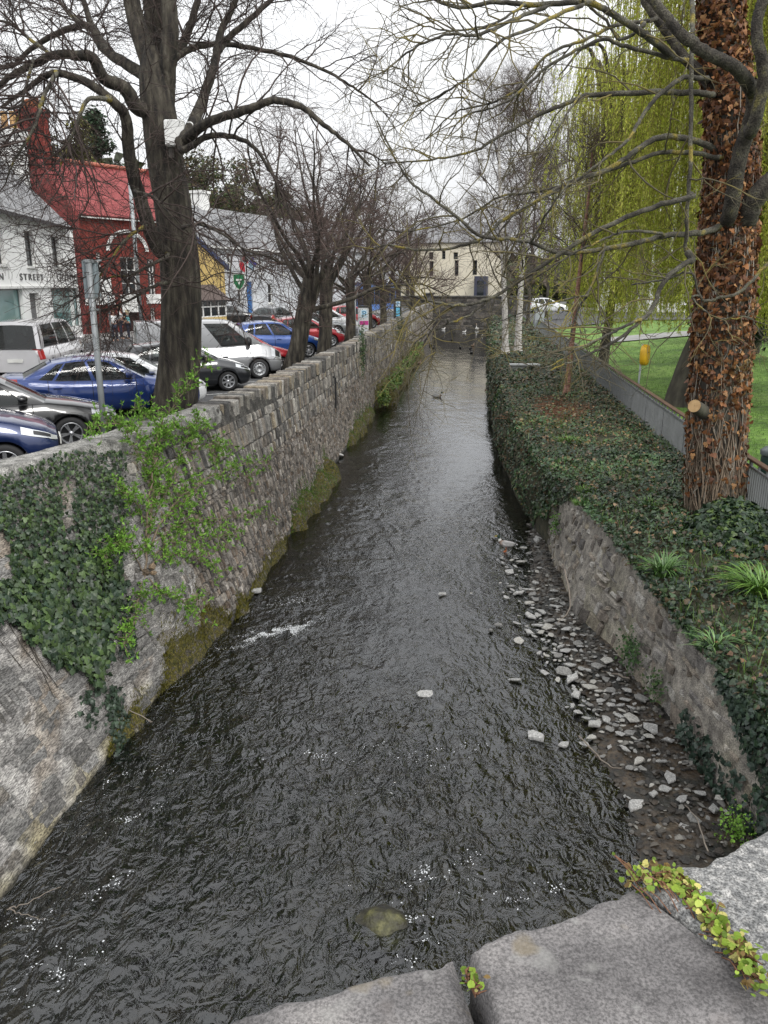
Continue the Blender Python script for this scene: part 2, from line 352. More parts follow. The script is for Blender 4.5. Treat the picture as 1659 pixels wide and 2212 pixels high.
def bed_z(x, y):
    w = np.clip((np.interp(y, [7, 9.5, 12.5, 15, 18, 21, 24], [1.9, 2.0, 1.35, 1.2, 1.1, .8, .1]) - (RB(y) - x)) / .9, 0, 1)
    return -.42 + .2 * fbm(x * .9, y * .9, 11) + .12 * fbm(x * 4, y * 4, 12) + w * np.interp(y, [7, 9, 11.5, 14, 21, 24], [.38, .37, .40, .44, .42, 0])
tone = (.55 + .75 * np.clip((X - XBOT(Y)) / 6, 0, 1))[..., None] * np.array([1, .97, .9])  # bed darker to the left, standing in for light lost in deeper water
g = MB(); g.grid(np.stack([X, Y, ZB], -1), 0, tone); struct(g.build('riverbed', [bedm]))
# loose cobbles on the bed, seen through the water
def pebbles(mb, x, y, z, s, cols, flat=.45, sub=1):
    ico = [(-.53, 0, .85), (.53, 0, .85), (-.53, 0, -.85), (.53, 0, -.85), (0, .85, .53), (0, .85, -.53), (0, -.85, .53), (0, -.85, -.53), (.85, .53, 0), (-.85, .53, 0), (.85, -.53, 0), (-.85, -.53, 0)]
    F = np.array([(0, 4, 1), (0, 9, 4), (9, 5, 4), (4, 5, 8), (4, 8, 1), (8, 10, 1), (8, 3, 10), (5, 3, 8), (5, 2, 3), (2, 7, 3), (7, 10, 3), (7, 6, 10), (7, 11, 6), (11, 0, 6), (0, 1, 6), (6, 1, 10), (9, 0, 11), (9, 11, 2), (9, 2, 5), (7, 2, 11)])
    B = np.array(ico); n = len(x); V = B[None] * (1 + .5 * (RNG.random((n, 12, 1)) - .5)); V = V * np.c_[np.ones(n), .5 + .45 * RNG.random(n), flat * (.6 + .7 * RNG.random(n))][:, None, :] * np.asarray(s).reshape(-1, 1, 1)
    tx = (RNG.random(n) - .5) * .5; V[..., 2] += V[..., 0] * tx[:, None]
    a = RNG.random(n) * 2 * pi; ca, sa = np.cos(a)[:, None], np.sin(a)[:, None]
    V = np.stack([V[..., 0] * ca - V[..., 1] * sa, V[..., 0] * sa + V[..., 1] * ca, V[..., 2]], -1) + np.c_[x, y, z][:, None, :]
    c = cols[RNG.integers(0, len(cols), n)] * (.75 + .5 * RNG.random((n, 1)))
    mb.add(V.reshape(-1, 3), (np.arange(n)[:, None, None] * 12 + F[None]).reshape(-1, 3), 0, np.repeat(c, 12, 0), False)
PEB = mat('pebble', [(.75, .75, .75), (1.2, 1.18, 1.12)], 14, .7, .6, 60, 1)
n = 2600; Y = 4 + 26 * RNG.random(n) ** 1.4; T = .8 * RNG.random(n); X = lerp(XBOT(Y) + .2, RB(Y), T)
g = MB(); pebbles(g, X, Y, bed_z(X, Y), .04 + .13 * RNG.random(n) ** 2.5, np.array([(.011, .011, .009), (.02, .016, .01), (.035, .024, .013), (.04, .034, .026), (.009, .012, .009)]))
tag(g.build('river_cobbles', [PEB]), 'dark brown and grey cobbles lying on the stream bed under the water', 'cobbles', kind='stuff')
# dark wet shingle + small pale chips along the right wall
n = 2600; Y = 7.6 + 14 * RNG.random(n); w = np.interp(Y, [7, 9.5, 12.5, 15, 18, 21, 24], [1.5, 1.5, 1.1, 1.05, .95, .7, .1]); X = RB(Y) - w * RNG.random(n) ** 1.2 - .02
g = MB(); pebbles(g, X, Y, np.maximum(bed_z(X, Y), -.1) + .01, .022 + .05 * RNG.random(n) ** 2, np.array([(.03, .025, .02), (.06, .053, .045), (.022, .02, .018), (.15, .145, .135), (.04, .032, .025), (.09, .085, .08)]))
tag(g.build('gravel', [PEB]), 'wet dark shingle with small chips at the foot of the right wall', 'gravel', kind='stuff')

# ---- water: displaced sheet, transparent with a fresnel reflection
wm = bpy.data.materials.new('water'); wm.use_nodes = True; n_, l_ = wm.node_tree.nodes, wm.node_tree.links
n_.remove(n_['Principled BSDF'])
t_ = n_.new('ShaderNodeTexCoord'); mp = n_.new('ShaderNodeMapping'); mp.inputs['Scale'].default_value = (1.0, .62, 1); mp.inputs['Rotation'].default_value = (0, 0, .35)
l_.new(t_.outputs['Object'], mp.inputs[0])
n1 = n_.new('ShaderNodeTexNoise'); n1.inputs['Scale'].default_value = 5.5; n1.inputs['Detail'].default_value = 2.5; n1.inputs['Roughness'].default_value = .5; n1.inputs['Distortion'].default_value = 1.9
n2 = n_.new('ShaderNodeTexNoise'); n2.inputs['Scale'].default_value = 1.1; n2.inputs['Detail'].default_value = 3; n2.inputs['Distortion'].default_value = .8
l_.new(mp.outputs[0], n1.inputs['Vector']); l_.new(mp.outputs[0], n2.inputs['Vector'])
ad = n_.new('ShaderNodeMath'); ad.operation = 'MULTIPLY_ADD'; ad.inputs[1].default_value = 1.5; l_.new(n2.outputs[0], ad.inputs[0]); l_.new(n1.outputs[0], ad.inputs[2])
at = n_.new('ShaderNodeAttribute'); at.attribute_name = 'Col'
bs = n_.new('ShaderNodeSeparateColor'); l_.new(at.outputs[0], bs.inputs[0])
bu = n_.new('ShaderNodeBump'); bu.inputs['Distance'].default_value = .085; l_.new(bs.outputs[0], bu.inputs['Strength']); l_.new(ad.outputs[0], bu.inputs['Height'])
fr = n_.new('ShaderNodeFresnel'); fr.inputs[0].default_value = 1.7; l_.new(bu.outputs[0], fr.inputs['Normal'])
gl = n_.new('ShaderNodeBsdfGlossy'); gl.inputs['Roughness'].default_value = .03; gl.inputs[0].default_value = (.97, .98, 1, 1); l_.new(bu.outputs[0], gl.inputs['Normal'])
tr = n_.new('ShaderNodeBsdfTransparent'); tr.inputs[0].default_value = (.62, .65, .56, 1)
ms = n_.new('ShaderNodeMixShader'); l_.new(fr.outputs[0], ms.inputs[0]); l_.new(tr.outputs[0], ms.inputs[1]); l_.new(gl.outputs[0], ms.inputs[2])
l_.new(ms.outputs[0], n_['Material Output'].inputs[0])
ys = np.r_[np.arange(2.2, 22, .035), np.arange(22, 34, .08), np.arange(34, 60, .1), np.arange(60, 117.5, .22)]
T, Y = np.meshgrid(np.linspace(0, 1, 230), ys, indexing='ij'); X = lerp(XBOT(Y) - .2, RB(Y) + .35, T)
amp = np.interp(Y, [2, 18, 26, 40, 118], [.064, .055, .034, .02, .01]) * np.interp(T, [0, .12, .45, .8, 1], [.7, 1.25, 1, .5, .12])
u = X * 1.0 + .35 * Y; v = Y * .75 - .3 * X
rdg = lambda a, b, s: 1 - np.abs(2 * vnoise(a, b, s) - 1)
wu, wv = u + .35 * vnoise(u * 1.4, v * 1.4, 51), v + .35 * vnoise(u * 1.4, v * 1.4, 52)
big = np.clip((fbm(u * .55 + 3, v * .28, 61, 3) - .3) * 2.6, .12, 1.25)
amp = amp * (.35 + .75 * big)
Z = amp * (.55 * (rdg(wu * 3.1, wv * 2.0, 53) - .5) + .38 * (rdg(wu * 6.5, wv * 4.4, 54) - .5) + .16 * (rdg(wu * 13, wv * 9, 55) - .5)) + .75 * amp * ((fbm(u * 1.6 + 1.3 * vnoise(u, v, 41), v * 1.2, 21, 4) - .47) * 2.2 + .8 * (fbm(u * .55, v * .5, 31, 2) - .37))
bst = np.interp(Y, [2, 12, 22, 40, 118], [1, .85, .36, .16, .06]) * np.interp(T, [0, .6, .85, 1], [1, 1, .75, .35]) * (.3 + .7 * np.clip(big, 0, 1.1))
g = MB(); g.grid(np.stack([X, Y, Z], -1).transpose(1, 0, 2), 0, np.repeat(bst[..., None], 3, 2).transpose(1, 0, 2)); struct(g.build('water', [wm]))
# foam: clusters of small flecks where the water breaks
FO = mat('foam_white', [(.5, .52, .53), (.8, .82, .83)], 20, .6)
g = MB()
for (px, py, L, Wd, n, ang) in [(600, 1365, 1.05, .22, 900, .75), (650, 1300, .8, .3, 260, .8), (270, 1775, .5, .12, 180, .75), (330, 1660, 1.0, .2, 160, .8), (700, 1640, .6, .12, 90, 0), (845, 1625, .5, .1, 90, 0), (960, 1640, .5, .1, 70, .2),
                                (985, 1870, .4, .2, 110, .6), (925, 1905, .3, .16, 150, .3), (890, 1960, .3, .15, 100, .4), (905, 2060, .3, .12, 90, .3), (1150, 1930, .5, .12, 110, .1), (110, 2090, .5, .3, 160, .8), (60, 1990, .4, .15, 60, .8), (250, 1900, .4, .12, 90, .7), (980, 1620, .6, .1, 50, .1), (560, 1210, 1.6, .25, 90, .75), (610, 1300, .8, .15, 120, .8)]:
    n = int(n * (4.5 if n == 900 else 1.0)); c = atz(px, py, .04); a = RNG.normal(0, .42, n) * L; b = RNG.normal(0, .45, n) * Wd; b += .1 * np.sin(a * 5 + px) + .05 * np.sin(a * 17 + py); kk = vnoise(a * 7 + px, b * 11 + py, 4) > .5; a, b = a[kk], b[kk]; n = len(a)
    x = c[0] + a * cos(ang) - b * sin(ang); y = c[1] + a * sin(ang) + b * cos(ang); s = .003 + .0085 * RNG.random(n) ** 2
    pebbles(g, x, y, np.full(len(x), .045) + .02 * RNG.random(len(x)), s, np.array([(1., 1., 1.)]), .25)
tag(g.build('foam', [FO]), 'white foam flecks where the fast water breaks', 'foam', kind='stuff')
# ================================================================ RIVER WALLS
def stones(mb, SF, u0, u1, v0, v1, rh, wr, prot, cols, inset=.012, jit=.012, mat=0, skip=None, vtop=None):
    """rows of individually shaped stones on surface SF(u, v, d)"""
    U0, U1, V0, V1 = [], [], [], []
    v = v0
    while v < v1 - .02:
        h = rnd(*rh); h = min(h, v1 - v)
        if v1 - v - h < rh[0] * .5: h = v1 - v
        u = u0 - rnd(0, wr[1])
        while u < u1:
            w = rnd(wr[0], wr[1]) * rnd(.7, 1.3)
            U0.append(u); U1.append(u + w); V0.append(v); V1.append(v + h); u += w
        v += h
    U0, U1, V0, V1 = map(np.array, (U0, U1, V0, V1)); k = (U0 >= u0) & (U1 <= u1)
    if skip is not None: k &= ~skip((U0 + U1) / 2, (V0 + V1) / 2)
    U0, U1, V0, V1 = U0[k], U1[k], V0[k], V1[k]; n = len(U0)
    j = lambda: (RNG.random(n) - .5) * 2 * jit
    gap = inset * .8
    cu = np.stack([U0 + gap + j(), U1 - gap + j(), U1 - gap + j(), U0 + gap + j()], 1); cv = np.stack([V0 + gap + j(), V0 + gap + j(), V1 - gap + j(), V1 - gap + j()], 1)
    mu, mv = cu.mean(1, keepdims=True), cv.mean(1, keepdims=True)
    sh = np.maximum(.55, 1 - 2 * inset / np.maximum(np.minimum(U1 - U0, V1 - V0), .03))[:, None]
    fu, fv = mu + (cu - mu) * sh, mv + (cv - mv) * sh
    d = (prot[0] + (prot[1] - prot[0]) * RNG.random((n, 1)) ** 1.6) + (RNG.random((n, 4)) - .5) * .02
    A = SF(cu, cv, np.full_like(cu, -.02)); B = SF(cu, cv, d * .55); Cc = SF(fu, fv, d)
    Vv = np.concatenate([A, B, Cc], 1)                       # n x 12 x 3
    i = np.arange(n)[:, None] * 12; q = []
    for a in range(4):
        b = (a + 1) % 4; q += [i + np.array([[a, b, 4 + b, 4 + a]]), i + np.array([[4 + a, 4 + b, 8 + b, 8 + a]])]
    q.append(i + np.array([[8, 9, 10, 11]]))
    c = cols[RNG.integers(0, len(cols), n)] * (.75 + .5 * RNG.random((n, 1)))
    mb.add(Vv.reshape(-1, 3), q, mat, np.repeat(c, 12, 0), False)

GREYS = np.array([(.2, .195, .185), (.27, .265, .255), (.12, .118, .115), (.23, .22, .2), (.36, .35, .33), (.18, .16, .14), (.25, .22, .17), (.08, .08, .08), (.22, .2, .18), (.3, .29, .27), (.15, .145, .14)])
BROWN = np.array([(.2, .18, .16), (.14, .13, .12), (.24, .22, .195), (.16, .13, .105), (.09, .085, .08), (.27, .255, .24), (.18, .17, .16)])
wall_l = empty('river_wall', 'long grey stone retaining wall between the car park and the water, with upright slate coping', 'wall', (-5, 40, 0))
# backing (mortar)
g = MB(); ys = np.r_[np.arange(2, 30, .35), np.arange(30, 119, 1.5)]; zs = np.linspace(-.9, 3.66, 14)
Y, Z = np.meshgrid(ys, zs, indexing='ij'); P = lw(Y, Z, -.006); g.grid(P)
top = lw(ys, np.full_like(ys, 3.66), -.006); back = top + np.array([-.54, 0, 0]); g.grid(np.stack([top, back, back - [0, 0, .9]], 1), sm=False)
g.build('mortar_face', [MORTAR], wall_l).matrix_parent_inverse.identity()
def fixp(o):                                            # children were built in world coordinates
    p = o.parent; o.location = -p.location if p.rotation_euler.z == 0 else o.location; return o
fixp(wall_l.children[0])
g = MB()
wing = lambda u, v: (u < 13.2 - .0 * v)
far = dict(inset=.012, jit=.012)
stones(g, lw, 12.6, 46, .15, 2.25, (.07, .2), (.03, .11), (0, .06), BROWN)
stones(g, lw, 46, 118, .15, 2.25, (.14, .3), (.06, .18), (.0, .06), BROWN)
stones(g, lw, 12.6, 50, 2.25, 2.72, (.18, .3), (.04, .13), (.0, .06), GREYS)
stones(g, lw, 12.6, 50, 2.74, 3.36, (.3, .62), (.04, .2), (.0, .07), GREYS)
stones(g, lw, 50, 118, 2.25, 3.36, (.3, .55), (.1, .3), (.0, .06), GREYS)
fixp(g.build('stonework', [STONE], wall_l))
# near flared wing: large pale weathered stones with flush joints
PALE = np.array([(.2, .198, .195), (.175, .173, .17), (.24, .236, .23), (.145, .142, .138), (.19, .176, .158), (.215, .21, .203)])
def lwr(u, v, d):                                       # rough face
    return lw(u, v, d - .01 + .075 * (fbm(u * 2.2 + v * 1.5, v * 2.6 - u * .8, 61, 4) - .5))
g = MB(); Y, Z = np.meshgrid(np.arange(2.2, 13.4, .05), np.linspace(-.8, 3.64, 90), indexing='ij')
cr1 = vnoise(Y * 1.1 + Z * .5 + .6 * vnoise(Y * 2, Z * 2, 2), Z * 4.2 - Y * .7, 71); crack = np.clip(1 - np.abs(cr1 - .5) / .035, 0, 1)
cr2 = vnoise(Y * 2.6, Z * 1.0, 75); crack = np.maximum(crack, .8 * np.clip(1 - np.abs(cr2 - .5) / .03, 0, 1))
D = .02 + .07 * (fbm(Y * 1.6 + Z * .9, Z * 3.1 - Y * 1.1, 61, 5) - .5) - .03 * crack + .02 * (vnoise(Y * 14, Z * 14, 8) - .5)
c = (.08 + .42 * fbm(Y * 3, Z * 4.5 - Y * 1.2, 77, 4) + .14 * (vnoise(Y * 19, Z * 19, 78) - .5) + .1 * (vnoise(Y * 9, Z * 14, 74) - .5))[..., None] * np.array([1, .975, .95]) * (1 - .5 * crack[..., None])
st = np.clip((fbm(Y * 1.2, Z * 2 - Y, 79, 3) - .5) * 5, 0, 1)[..., None]; c = c * (1 - .5 * st) + .5 * st * np.array([.22, .165, .11])
lowm = np.clip((.12 + .35 * vnoise(Y * 3, Z, 9) - Z) / .3, 0, 1)[..., None]; c = c * (1 - .7 * lowm) + .7 * lowm * np.array([.23, .2, .1])
c = c * np.where(Z[..., None] < .04, .12, 1); g.grid(lw(Y, Z, D), 0, c * 1.12); stones(g, lwr, 2.4, 13.1, .05, 3.55, (.09, .3), (.12, .75), (.03, .075), PALE, .016, .03, skip=lambda u, v: RNG.random(u.shape) < .1)
fixp(g.build('wing_face', [STONEB], wall_l))
# coping: upright slabs across the wall
def coping(mb, y0, y1, wr, hr, cols, depth=.56):
    u = y0
    while u < y1:
        w = rnd(*wr); h = rnd(*hr); yc = u + w / 2; x = float(XTOP(yc)); sl = (float(XTOP(yc + .3)) - float(XTOP(yc - .3))) / .6
        out = rnd(.0, .09); dp = depth + out + rnd(-.03, .05); zt = 3.8 + rnd(-.05, .035)
        c = cols[random.randrange(len(cols))] * rnd(.8, 1.25)
        mb.box((x + out - dp / 2, yc, zt - h / 2), (dp, w - .006, h), -atan(sl), 0, c, min(.02, w * .2)); u += w
g = MB(); coping(g, 16.3, 60, (.07, .24), (.36, .48), GREYS * .95); coping(g, 60, 118, (.2, .5), (.36, .46), GREYS * .9)
fixp(g.build('coping', [STONE], wall_l))
# cement cap over the near stretch
g = MB(); Y, T = np.meshgrid(np.arange(2.2, 16.5, .06), np.linspace(0, 1, 16), indexing='ij')
e = np.clip(np.minimum(T, 1 - T) / .12, 0, 1) ** .5
P = lw(Y, np.full_like(Y, 3.62), .05 + .05 * (fbm(Y * 3, T, 90, 3) - .5)); P[..., 0] -= T * (.66 + .1 * vnoise(Y * 2, 0 * Y, 4)); P[..., 2] += .17 * e + .07 * (fbm(Y * 2.2, T * 3, 91, 4) - .5)
g.grid(P); P2 = np.stack([P[:, 0], P[:, 0] * [1, 1, 0] + [-.02, 0, 3.35]], 1); g.grid(P2)
fixp(g.build('cement_cap', [mat('weathered_cement', [(.1, .098, .092), (.2, .195, .18), (.33, .32, .3), (.45, .44, .41)], 5, .9, 1.4, 40, ramp=[.3, .45, .6, .75], grain=(45, .5, 1.5))], wall_l))
g = MB(); g.box((lw(np.array(29.0), np.array(2.2))[0] + .05, 29, 2.0), (.05, .06, 2.0), 0)
g.box((lw(np.array(29.0), np.array(3))[0] + .03, 29, 3.02), (.1, .1, .06), 0); tag(g.build('drain_pipe', [DARK]), 'thin black pipe fixed upright to the long left river wall', 'pipe')

# mossy ledges at the foot of the left wall
MOSSD = mat('ledge_rock', [(.018, .024, .006), (.055, .05, .01), (.1, .085, .014), (.06, .052, .04), (.2, .185, .14)], 9, .95, 2.4, 45, ramp=[.3, .42, .5, .58, .74], grain=(40, .4, 1.6))
def ledge(y0, y1, out, h, label, mossc, nb, seed, top=.8):
    ys = np.linspace(y0, y1, max(12, int((y1 - y0) * 10))); k = 14; t = np.linspace(0, 1, k)
    prof = np.c_[np.sin(t * pi / 2) ** .7, np.cos(t * pi / 2) ** .55]; Y, T = np.meshgrid(ys, t, indexing='ij')
    en = np.clip(np.minimum(Y - y0, y1 - Y) / .8, 0, 1) ** .8
    o = out * en * (.35 + 1.1 * vnoise(Y * 2.3, Y * 0, seed)) ; hh = h * en * (.4 + .95 * vnoise(Y * 1.9, Y * 0, seed + 3))
    px = np.sin(T * pi / 2) ** .8 * o + .07 * (fbm(Y * 4, T * 4, seed) - .5); pz = np.cos(T * pi / 2) ** .6 * (hh + .25) - .25 + .06 * (fbm(Y * 5, T * 5, seed + 1) - .5)
    g = MB(); base = lw(Y, np.maximum(pz, 0), 0); base[..., 2] = pz; base[..., 0] += px; g.grid(base)
    o_ = g.build('mossy_ledge', [MOSSD]); tag(o_, label, 'ledge')
    yy = y0 + (y1 - y0) * RNG.random(nb); tt = RNG.random(nb) ** 1.3 * .8; iy = np.clip(((yy - y0) / (y1 - y0) * (len(ys) - 1)).astype(int), 0, len(ys) - 1); it = (tt * (k - 1)).astype(int)
    p = base[iy, it].copy(); up_ = RNG.random(nb) < .35; fade = lw(yy, hh[iy, 0] * (.9 + .9 * RNG.random(nb) ** 2.2) + .02, .03 + .03 * RNG.random(nb)); p[up_] = fade[up_]; g = MB(); blades(g, p[:, 0], p[:, 1] + .1 * (RNG.random(nb) - .5), p[:, 2], .05, .012, 1.2, *mossc); tag(g.build('moss_tufts', [LEAFM], o_), kind='stuff')
yel = ((.04, .045, .006), (.14, .12, .016)); grn = ((.03, .085, .01), (.1, .16, .02))
ledge(9.2, 11.2, .12, .3, 'small yellowish mossy ledge at the water foot of the pale near wing wall', yel, 900, 3)
ledge(11.0, 13.9, .13, .6, 'yellow-brown mossy bulge on the wall foot below the ivy and shrub', yel, 2600, 13)
ledge(14.0, 14.9, .32, .5, 'mossy boulder block against the wall foot just upstream of the white water', yel, 700, 23)
ledge(15.0, 19.2, .12, .3, 'thin dark mossy strip along the left wall foot between the two boulder blocks', yel, 800, 33)
ledge(19.6, 26.5, .42, .6, 'bright green grassy ledge jutting from the left wall foot', grn, 3600, 43)
ledge(31, 40, .35, .5, 'long low mossy ledge under the black pipe on the left wall', grn, 2200, 53)
ledge(41, 76, .75, .9, 'leafy green ledge along the far foot of the left wall', grn, 5000, 63)

# ---- right wall
wall_r = empty('bank_wall', 'rough brown rubble wall holding up the ivy bank on the right of the water', 'wall', (2.5, 14, 0))
g = MB(); ys = np.r_[np.arange(2.5, 22, .08), np.arange(22, 118, 1.5)]; Y, Z = np.meshgrid(ys, np.linspace(-.7, 1, 46), indexing='ij'); Zz = np.where(Z > 0, Z * bank_top(Y), Z)
D = .02 + .1 * (fbm(Y * 1.5, Zz * 1.5, 101, 4) - .5) + .05 * (fbm(Y * 6, Zz * 6, 103, 3) - .5)
c = (.13 + .25 * fbm(Y * 2.5, Zz * 2.5, 105, 4))[..., None] * np.array([1, .95, .87])
gn = np.clip((fbm(Y * 1.1, Zz * 1.6, 107, 3) - .52) * 5, 0, 1)[..., None]; c = c * (1 - .45 * gn) + .45 * gn * np.array([.15, .145, .07])
lo = np.clip((.35 - Zz) / .3, 0, 1)[..., None]; c = c * (1 - .5 * lo) + .5 * lo * np.array([.3, .27, .18])
g.grid(rw(Y, Zz, D), 0, c); fixp(g.build('mortar_face', [STONE], wall_r))
g = MB(); RST = np.array([(.18, .172, .165), (.22, .21, .2), (.14, .135, .132), (.24, .215, .185), (.28, .272, .262), (.17, .15, .13), (.33, .325, .31), (.28, .265, .24), (.11, .1, .092), (.22, .2, .16)])
sk = lambda u, v: (v > bank_top(u) - .03) | (RNG.random(u.shape) < .16)
stones(g, rw, 5, 15.5, .1, 1.8, (.06, .32), (.08, .5), (.0, .085), RST, .024, .05, skip=sk)
stones(g, rw, 15.5, 21, .1, 1.9, (.05, .2), (.07, .3), (.0, .07), RST * .9, .025, .045, skip=sk)
fixp(g.build('stonework', [STONE], wall_r))
# ---- soil bank between wall and railing
g = MB(); ys = np.r_[np.arange(2.5, 26, .25), np.arange(26, 118.4, 1.2)]; T, Y = np.meshgrid(np.linspace(0, 1, 26), ys, indexing='ij'); X = lerp(RT(Y) - .03, FX(Y) + .03, T)
g.grid(np.stack([X, Y, bank_z(X, Y) - .04], -1)); struct(g.build('bank', [SOIL]))

# ---- stone bridge and wall closing the canal
def facade_cells(us, vs, holes):
    us = sorted(set([round(u, 4) for u in us])); vs = sorted(set([round(v, 4) for v in vs])); out = []
    for a, b in zip(us, us[1:]):
        for c, d in zip(vs, vs[1:]):
            m = ((a + b) / 2, (c + d) / 2)
            if not any(h[0] < m[0] < h[1] and h[2] < m[1] < h[3] for h in holes): out.append((a, b, c, d))
    return out
br = empty('road_bridge', 'dark stone road bridge and wall closing the far end of the canal', 'bridge', (-1, 117.6, 0))
flat = lambda u, v, d: np.stack([u, 117.6 - d, v], -1)
g = MB(); DK = np.array([(.07, .068, .065), (.1, .095, .09), (.055, .053, .05), (.13, .12, .11)])
stones(g, flat, -14, 9, .0, 4.5, (.22, .42), (.3, .8), (.0, .05), DK, .02, .015); fixp(g.build('stonework', [STONE], br))
g = MB(); g.box((-2.5, 118.1, 1.9), (24, .9, 5.0)); g.box((-2.5, 118.0, 4.52), (24.2, 1.1, .2)); g.box((-6.3, 117.4, 2.5), (1.1, .6, 4.6), ch=.05); g.box((-6.3, 117.4, 4.9), (1.5, .9, .26), ch=.08)
fixp(g.build('parapet', [mat('dark_masonry', [(.05, .05, .048), (.09, .088, .082), (.13, .125, .115)], 2, .9, 1, 20)], br))
g = MB(); X, Y = np.meshgrid(np.linspace(-70, 70, 8), np.linspace(118.5, 132, 6), indexing='ij'); g.grid(np.stack([X, Y, 3.55 + 0 * X], -1)); struct(g.build('road', [ASPHALT]))

# ---- the near bridge itself, under and behind the viewer
g = MB(); X, Y = np.meshgrid(np.linspace(-30, 30, 8), np.linspace(-8.2, .1, 6), indexing='ij'); g.grid(np.stack([X, Y, 4.62 + 0 * X], -1)); g.grid(np.stack([X * .17, Y, 4.0 + 0 * X], -1)); struct(g.build('road', [ASPHALT]))
# ---- near bridge parapet under the camera
pz = 5.7
def pw(x, y, z=pz): return atz(x, y, z)
GRAN = mat('granite', [(.1, .1, .1), (.17, .17, .167), (.24, .236, .228), (.36, .35, .335)], 110, .9, 1, 320, ramp=[.32, .45, .56, .68], grain=(420, .4, 1.6))
bpy.data.materials['granite'].node_tree.nodes['Bump'].inputs['Distance'].default_value = .003
def coping_mat():
    m = mat('coping_limestone', [(.075, .07, .07), (.12, .113, .112), (.165, .155, .152), (.205, .192, .185)], 11, .88, 1, 230, ramp=[.32, .44, .56, .7])
    n, l = m.node_tree.nodes, m.node_tree.links; n['Bump'].inputs['Distance'].default_value = .0025
    b = n['Principled BSDF']; src = b.inputs['Base Color'].links[0].from_socket
    t = n['Texture Coordinate'] if 'Texture Coordinate' in n else [q for q in n if q.type == 'TEX_COORD'][0]
    fine = n.new('ShaderNodeTexNoise'); fine.inputs['Scale'].default_value = 330; fine.inputs['Detail'].default_value = 6; fine.inputs['Roughness'].default_value = .7; l.new(t.outputs['Object'], fine.inputs[0])
    fr = n.new('ShaderNodeMapRange'); fr.inputs[1].default_value = .4; fr.inputs[2].default_value = .6; fr.inputs[3].default_value = .58; fr.inputs[4].default_value = 1.42; l.new(fine.outputs[0], fr.inputs[0])
    mx = n.new('ShaderNodeMix'); mx.data_type = 'RGBA'; mx.blend_type = 'MULTIPLY'; mx.inputs[0].default_value = 1; l.new(src, mx.inputs[6]); l.new(fr.outputs[0], mx.inputs[7])
    # lichen blotches
    last = mx.outputs[2]
    for sc, th, col in ((17, .62, (.27, .265, .25)), (23, .67, (.2, .165, .11)), (11, .63, (.19, .165, .155)), (41, .66, (.3, .295, .28))):
        v = n.new('ShaderNodeTexNoise'); v.inputs['Scale'].default_value = sc; v.inputs['Detail'].default_value = 3; v.inputs['Roughness'].default_value = .45
        mp = n.new('ShaderNodeMapping'); mp.inputs['Location'].default_value = (sc, sc * .7, 3); l.new(t.outputs['Object'], mp.inputs[0]); l.new(mp.outputs[0], v.inputs[0])
        r = n.new('ShaderNodeMapRange'); r.inputs[1].default_value = th; r.inputs[2].default_value = th + .11; r.inputs[4].default_value = .62; l.new(v.outputs[0], r.inputs[0])
        m2 = n.new('ShaderNodeMix'); m2.data_type = 'RGBA'; l.new(r.outputs[0], m2.inputs[0]); l.new(last, m2.inputs[6]); m2.inputs[7].default_value = (*col, 1); last = m2.outputs[2]
    l.new(last, b.inputs['Base Color']); return m
par = empty('bridge_parapet', 'weathered grey coping stones of the near bridge parapet at the bottom of the view', 'parapet', (0, .5, 0))
def coping_stone(name, front, back, matl, th=.12, rough=1.0, seed=0, dz=0):
    """slab between a front edge polyline and a back edge polyline (world xy)"""
    k = 90; f = smooth(front, 12); b = smooth(back, 12)
    def rs(P):
        d = np.r_[0, np.cumsum(np.linalg.norm(np.diff(P, axis=0), axis=1))]; t = np.linspace(0, d[-1], k); return np.c_[np.interp(t, d, P[:, 0]), np.interp(t, d, P[:, 1])]
    f, b = rs(f), rs(b); m = 60; t = np.linspace(0, 1, m)[:, None, None]
    P = f[None] * (1 - t) + b[None] * t
    nrm = unit(f - b)[None]; edge = np.exp(-t * 26)
    P = P + nrm * edge * (.024 * (fbm(P[..., :1] * 34, P[..., 1:] * 34, seed, 5) - .5)) * rough
    e = np.minimum(np.minimum(np.linspace(0, 1, k), 1 - np.linspace(0, 1, k))[None] / .02, t[..., 0] / .03); e = np.clip(e, 0, 1)
    z = pz + dz + .012 * (fbm(P[..., 0] * 9, P[..., 1] * 9, seed + 5, 5) - .5) * rough + .0015 * (vnoise(P[..., 0] * 70, P[..., 1] * 70, seed) - .5) - .012 * (1 - e ** .5)
    T = np.dstack([P, z]); g = MB(); g.grid(T)
    for e_ in (T[0], T[-1], T[:, 0], T[:, -1]):
        lo = e_.copy(); lo[:, 2] = pz - th; lo2 = lerp(e_, lo, .5) ; lo2[:, :2] += .006 * (vnoise(e_[:, 0] * 60, e_[:, 1] * 60, 4)[:, None] - .5); g.grid(np.stack([e_, lo2, lo], 1))
    return fixp(g.build(name, [matl], par))
def P2(*q): return [pw(x, y)[:2] for x, y in q]
def PA(*q): return [pw(x - 22, y - 12)[:2] for x, y in q]
LIME = coping_mat()
A0 = [pw(470, 2212)[:2] + (pw(470, 2212)[:2] - pw(1000, 2050)[:2]) * 2.2] + PA((420, 2214), (620, 2150), (740, 2120), (800, 2095), (880, 2080), (960, 2068), (1003, 2048))
A1 = [A0[0] + np.array([.28, -.48])] + [pw(1150, 2700)[:2] * np.array([1, 1])]
coping_stone('coping_stone', A0, [A0[0] + np.array([.2, -.45]), pw(1060, 2212)[:2] + (pw(1060, 2212)[:2] - pw(1003, 2048)[:2]) * 2.2], LIME, seed=1, dz=-.012)
B0 = P2((1012, 2040), (1080, 2015), (1150, 1998), (1240, 1968), (1300, 1945), (1372, 1915))
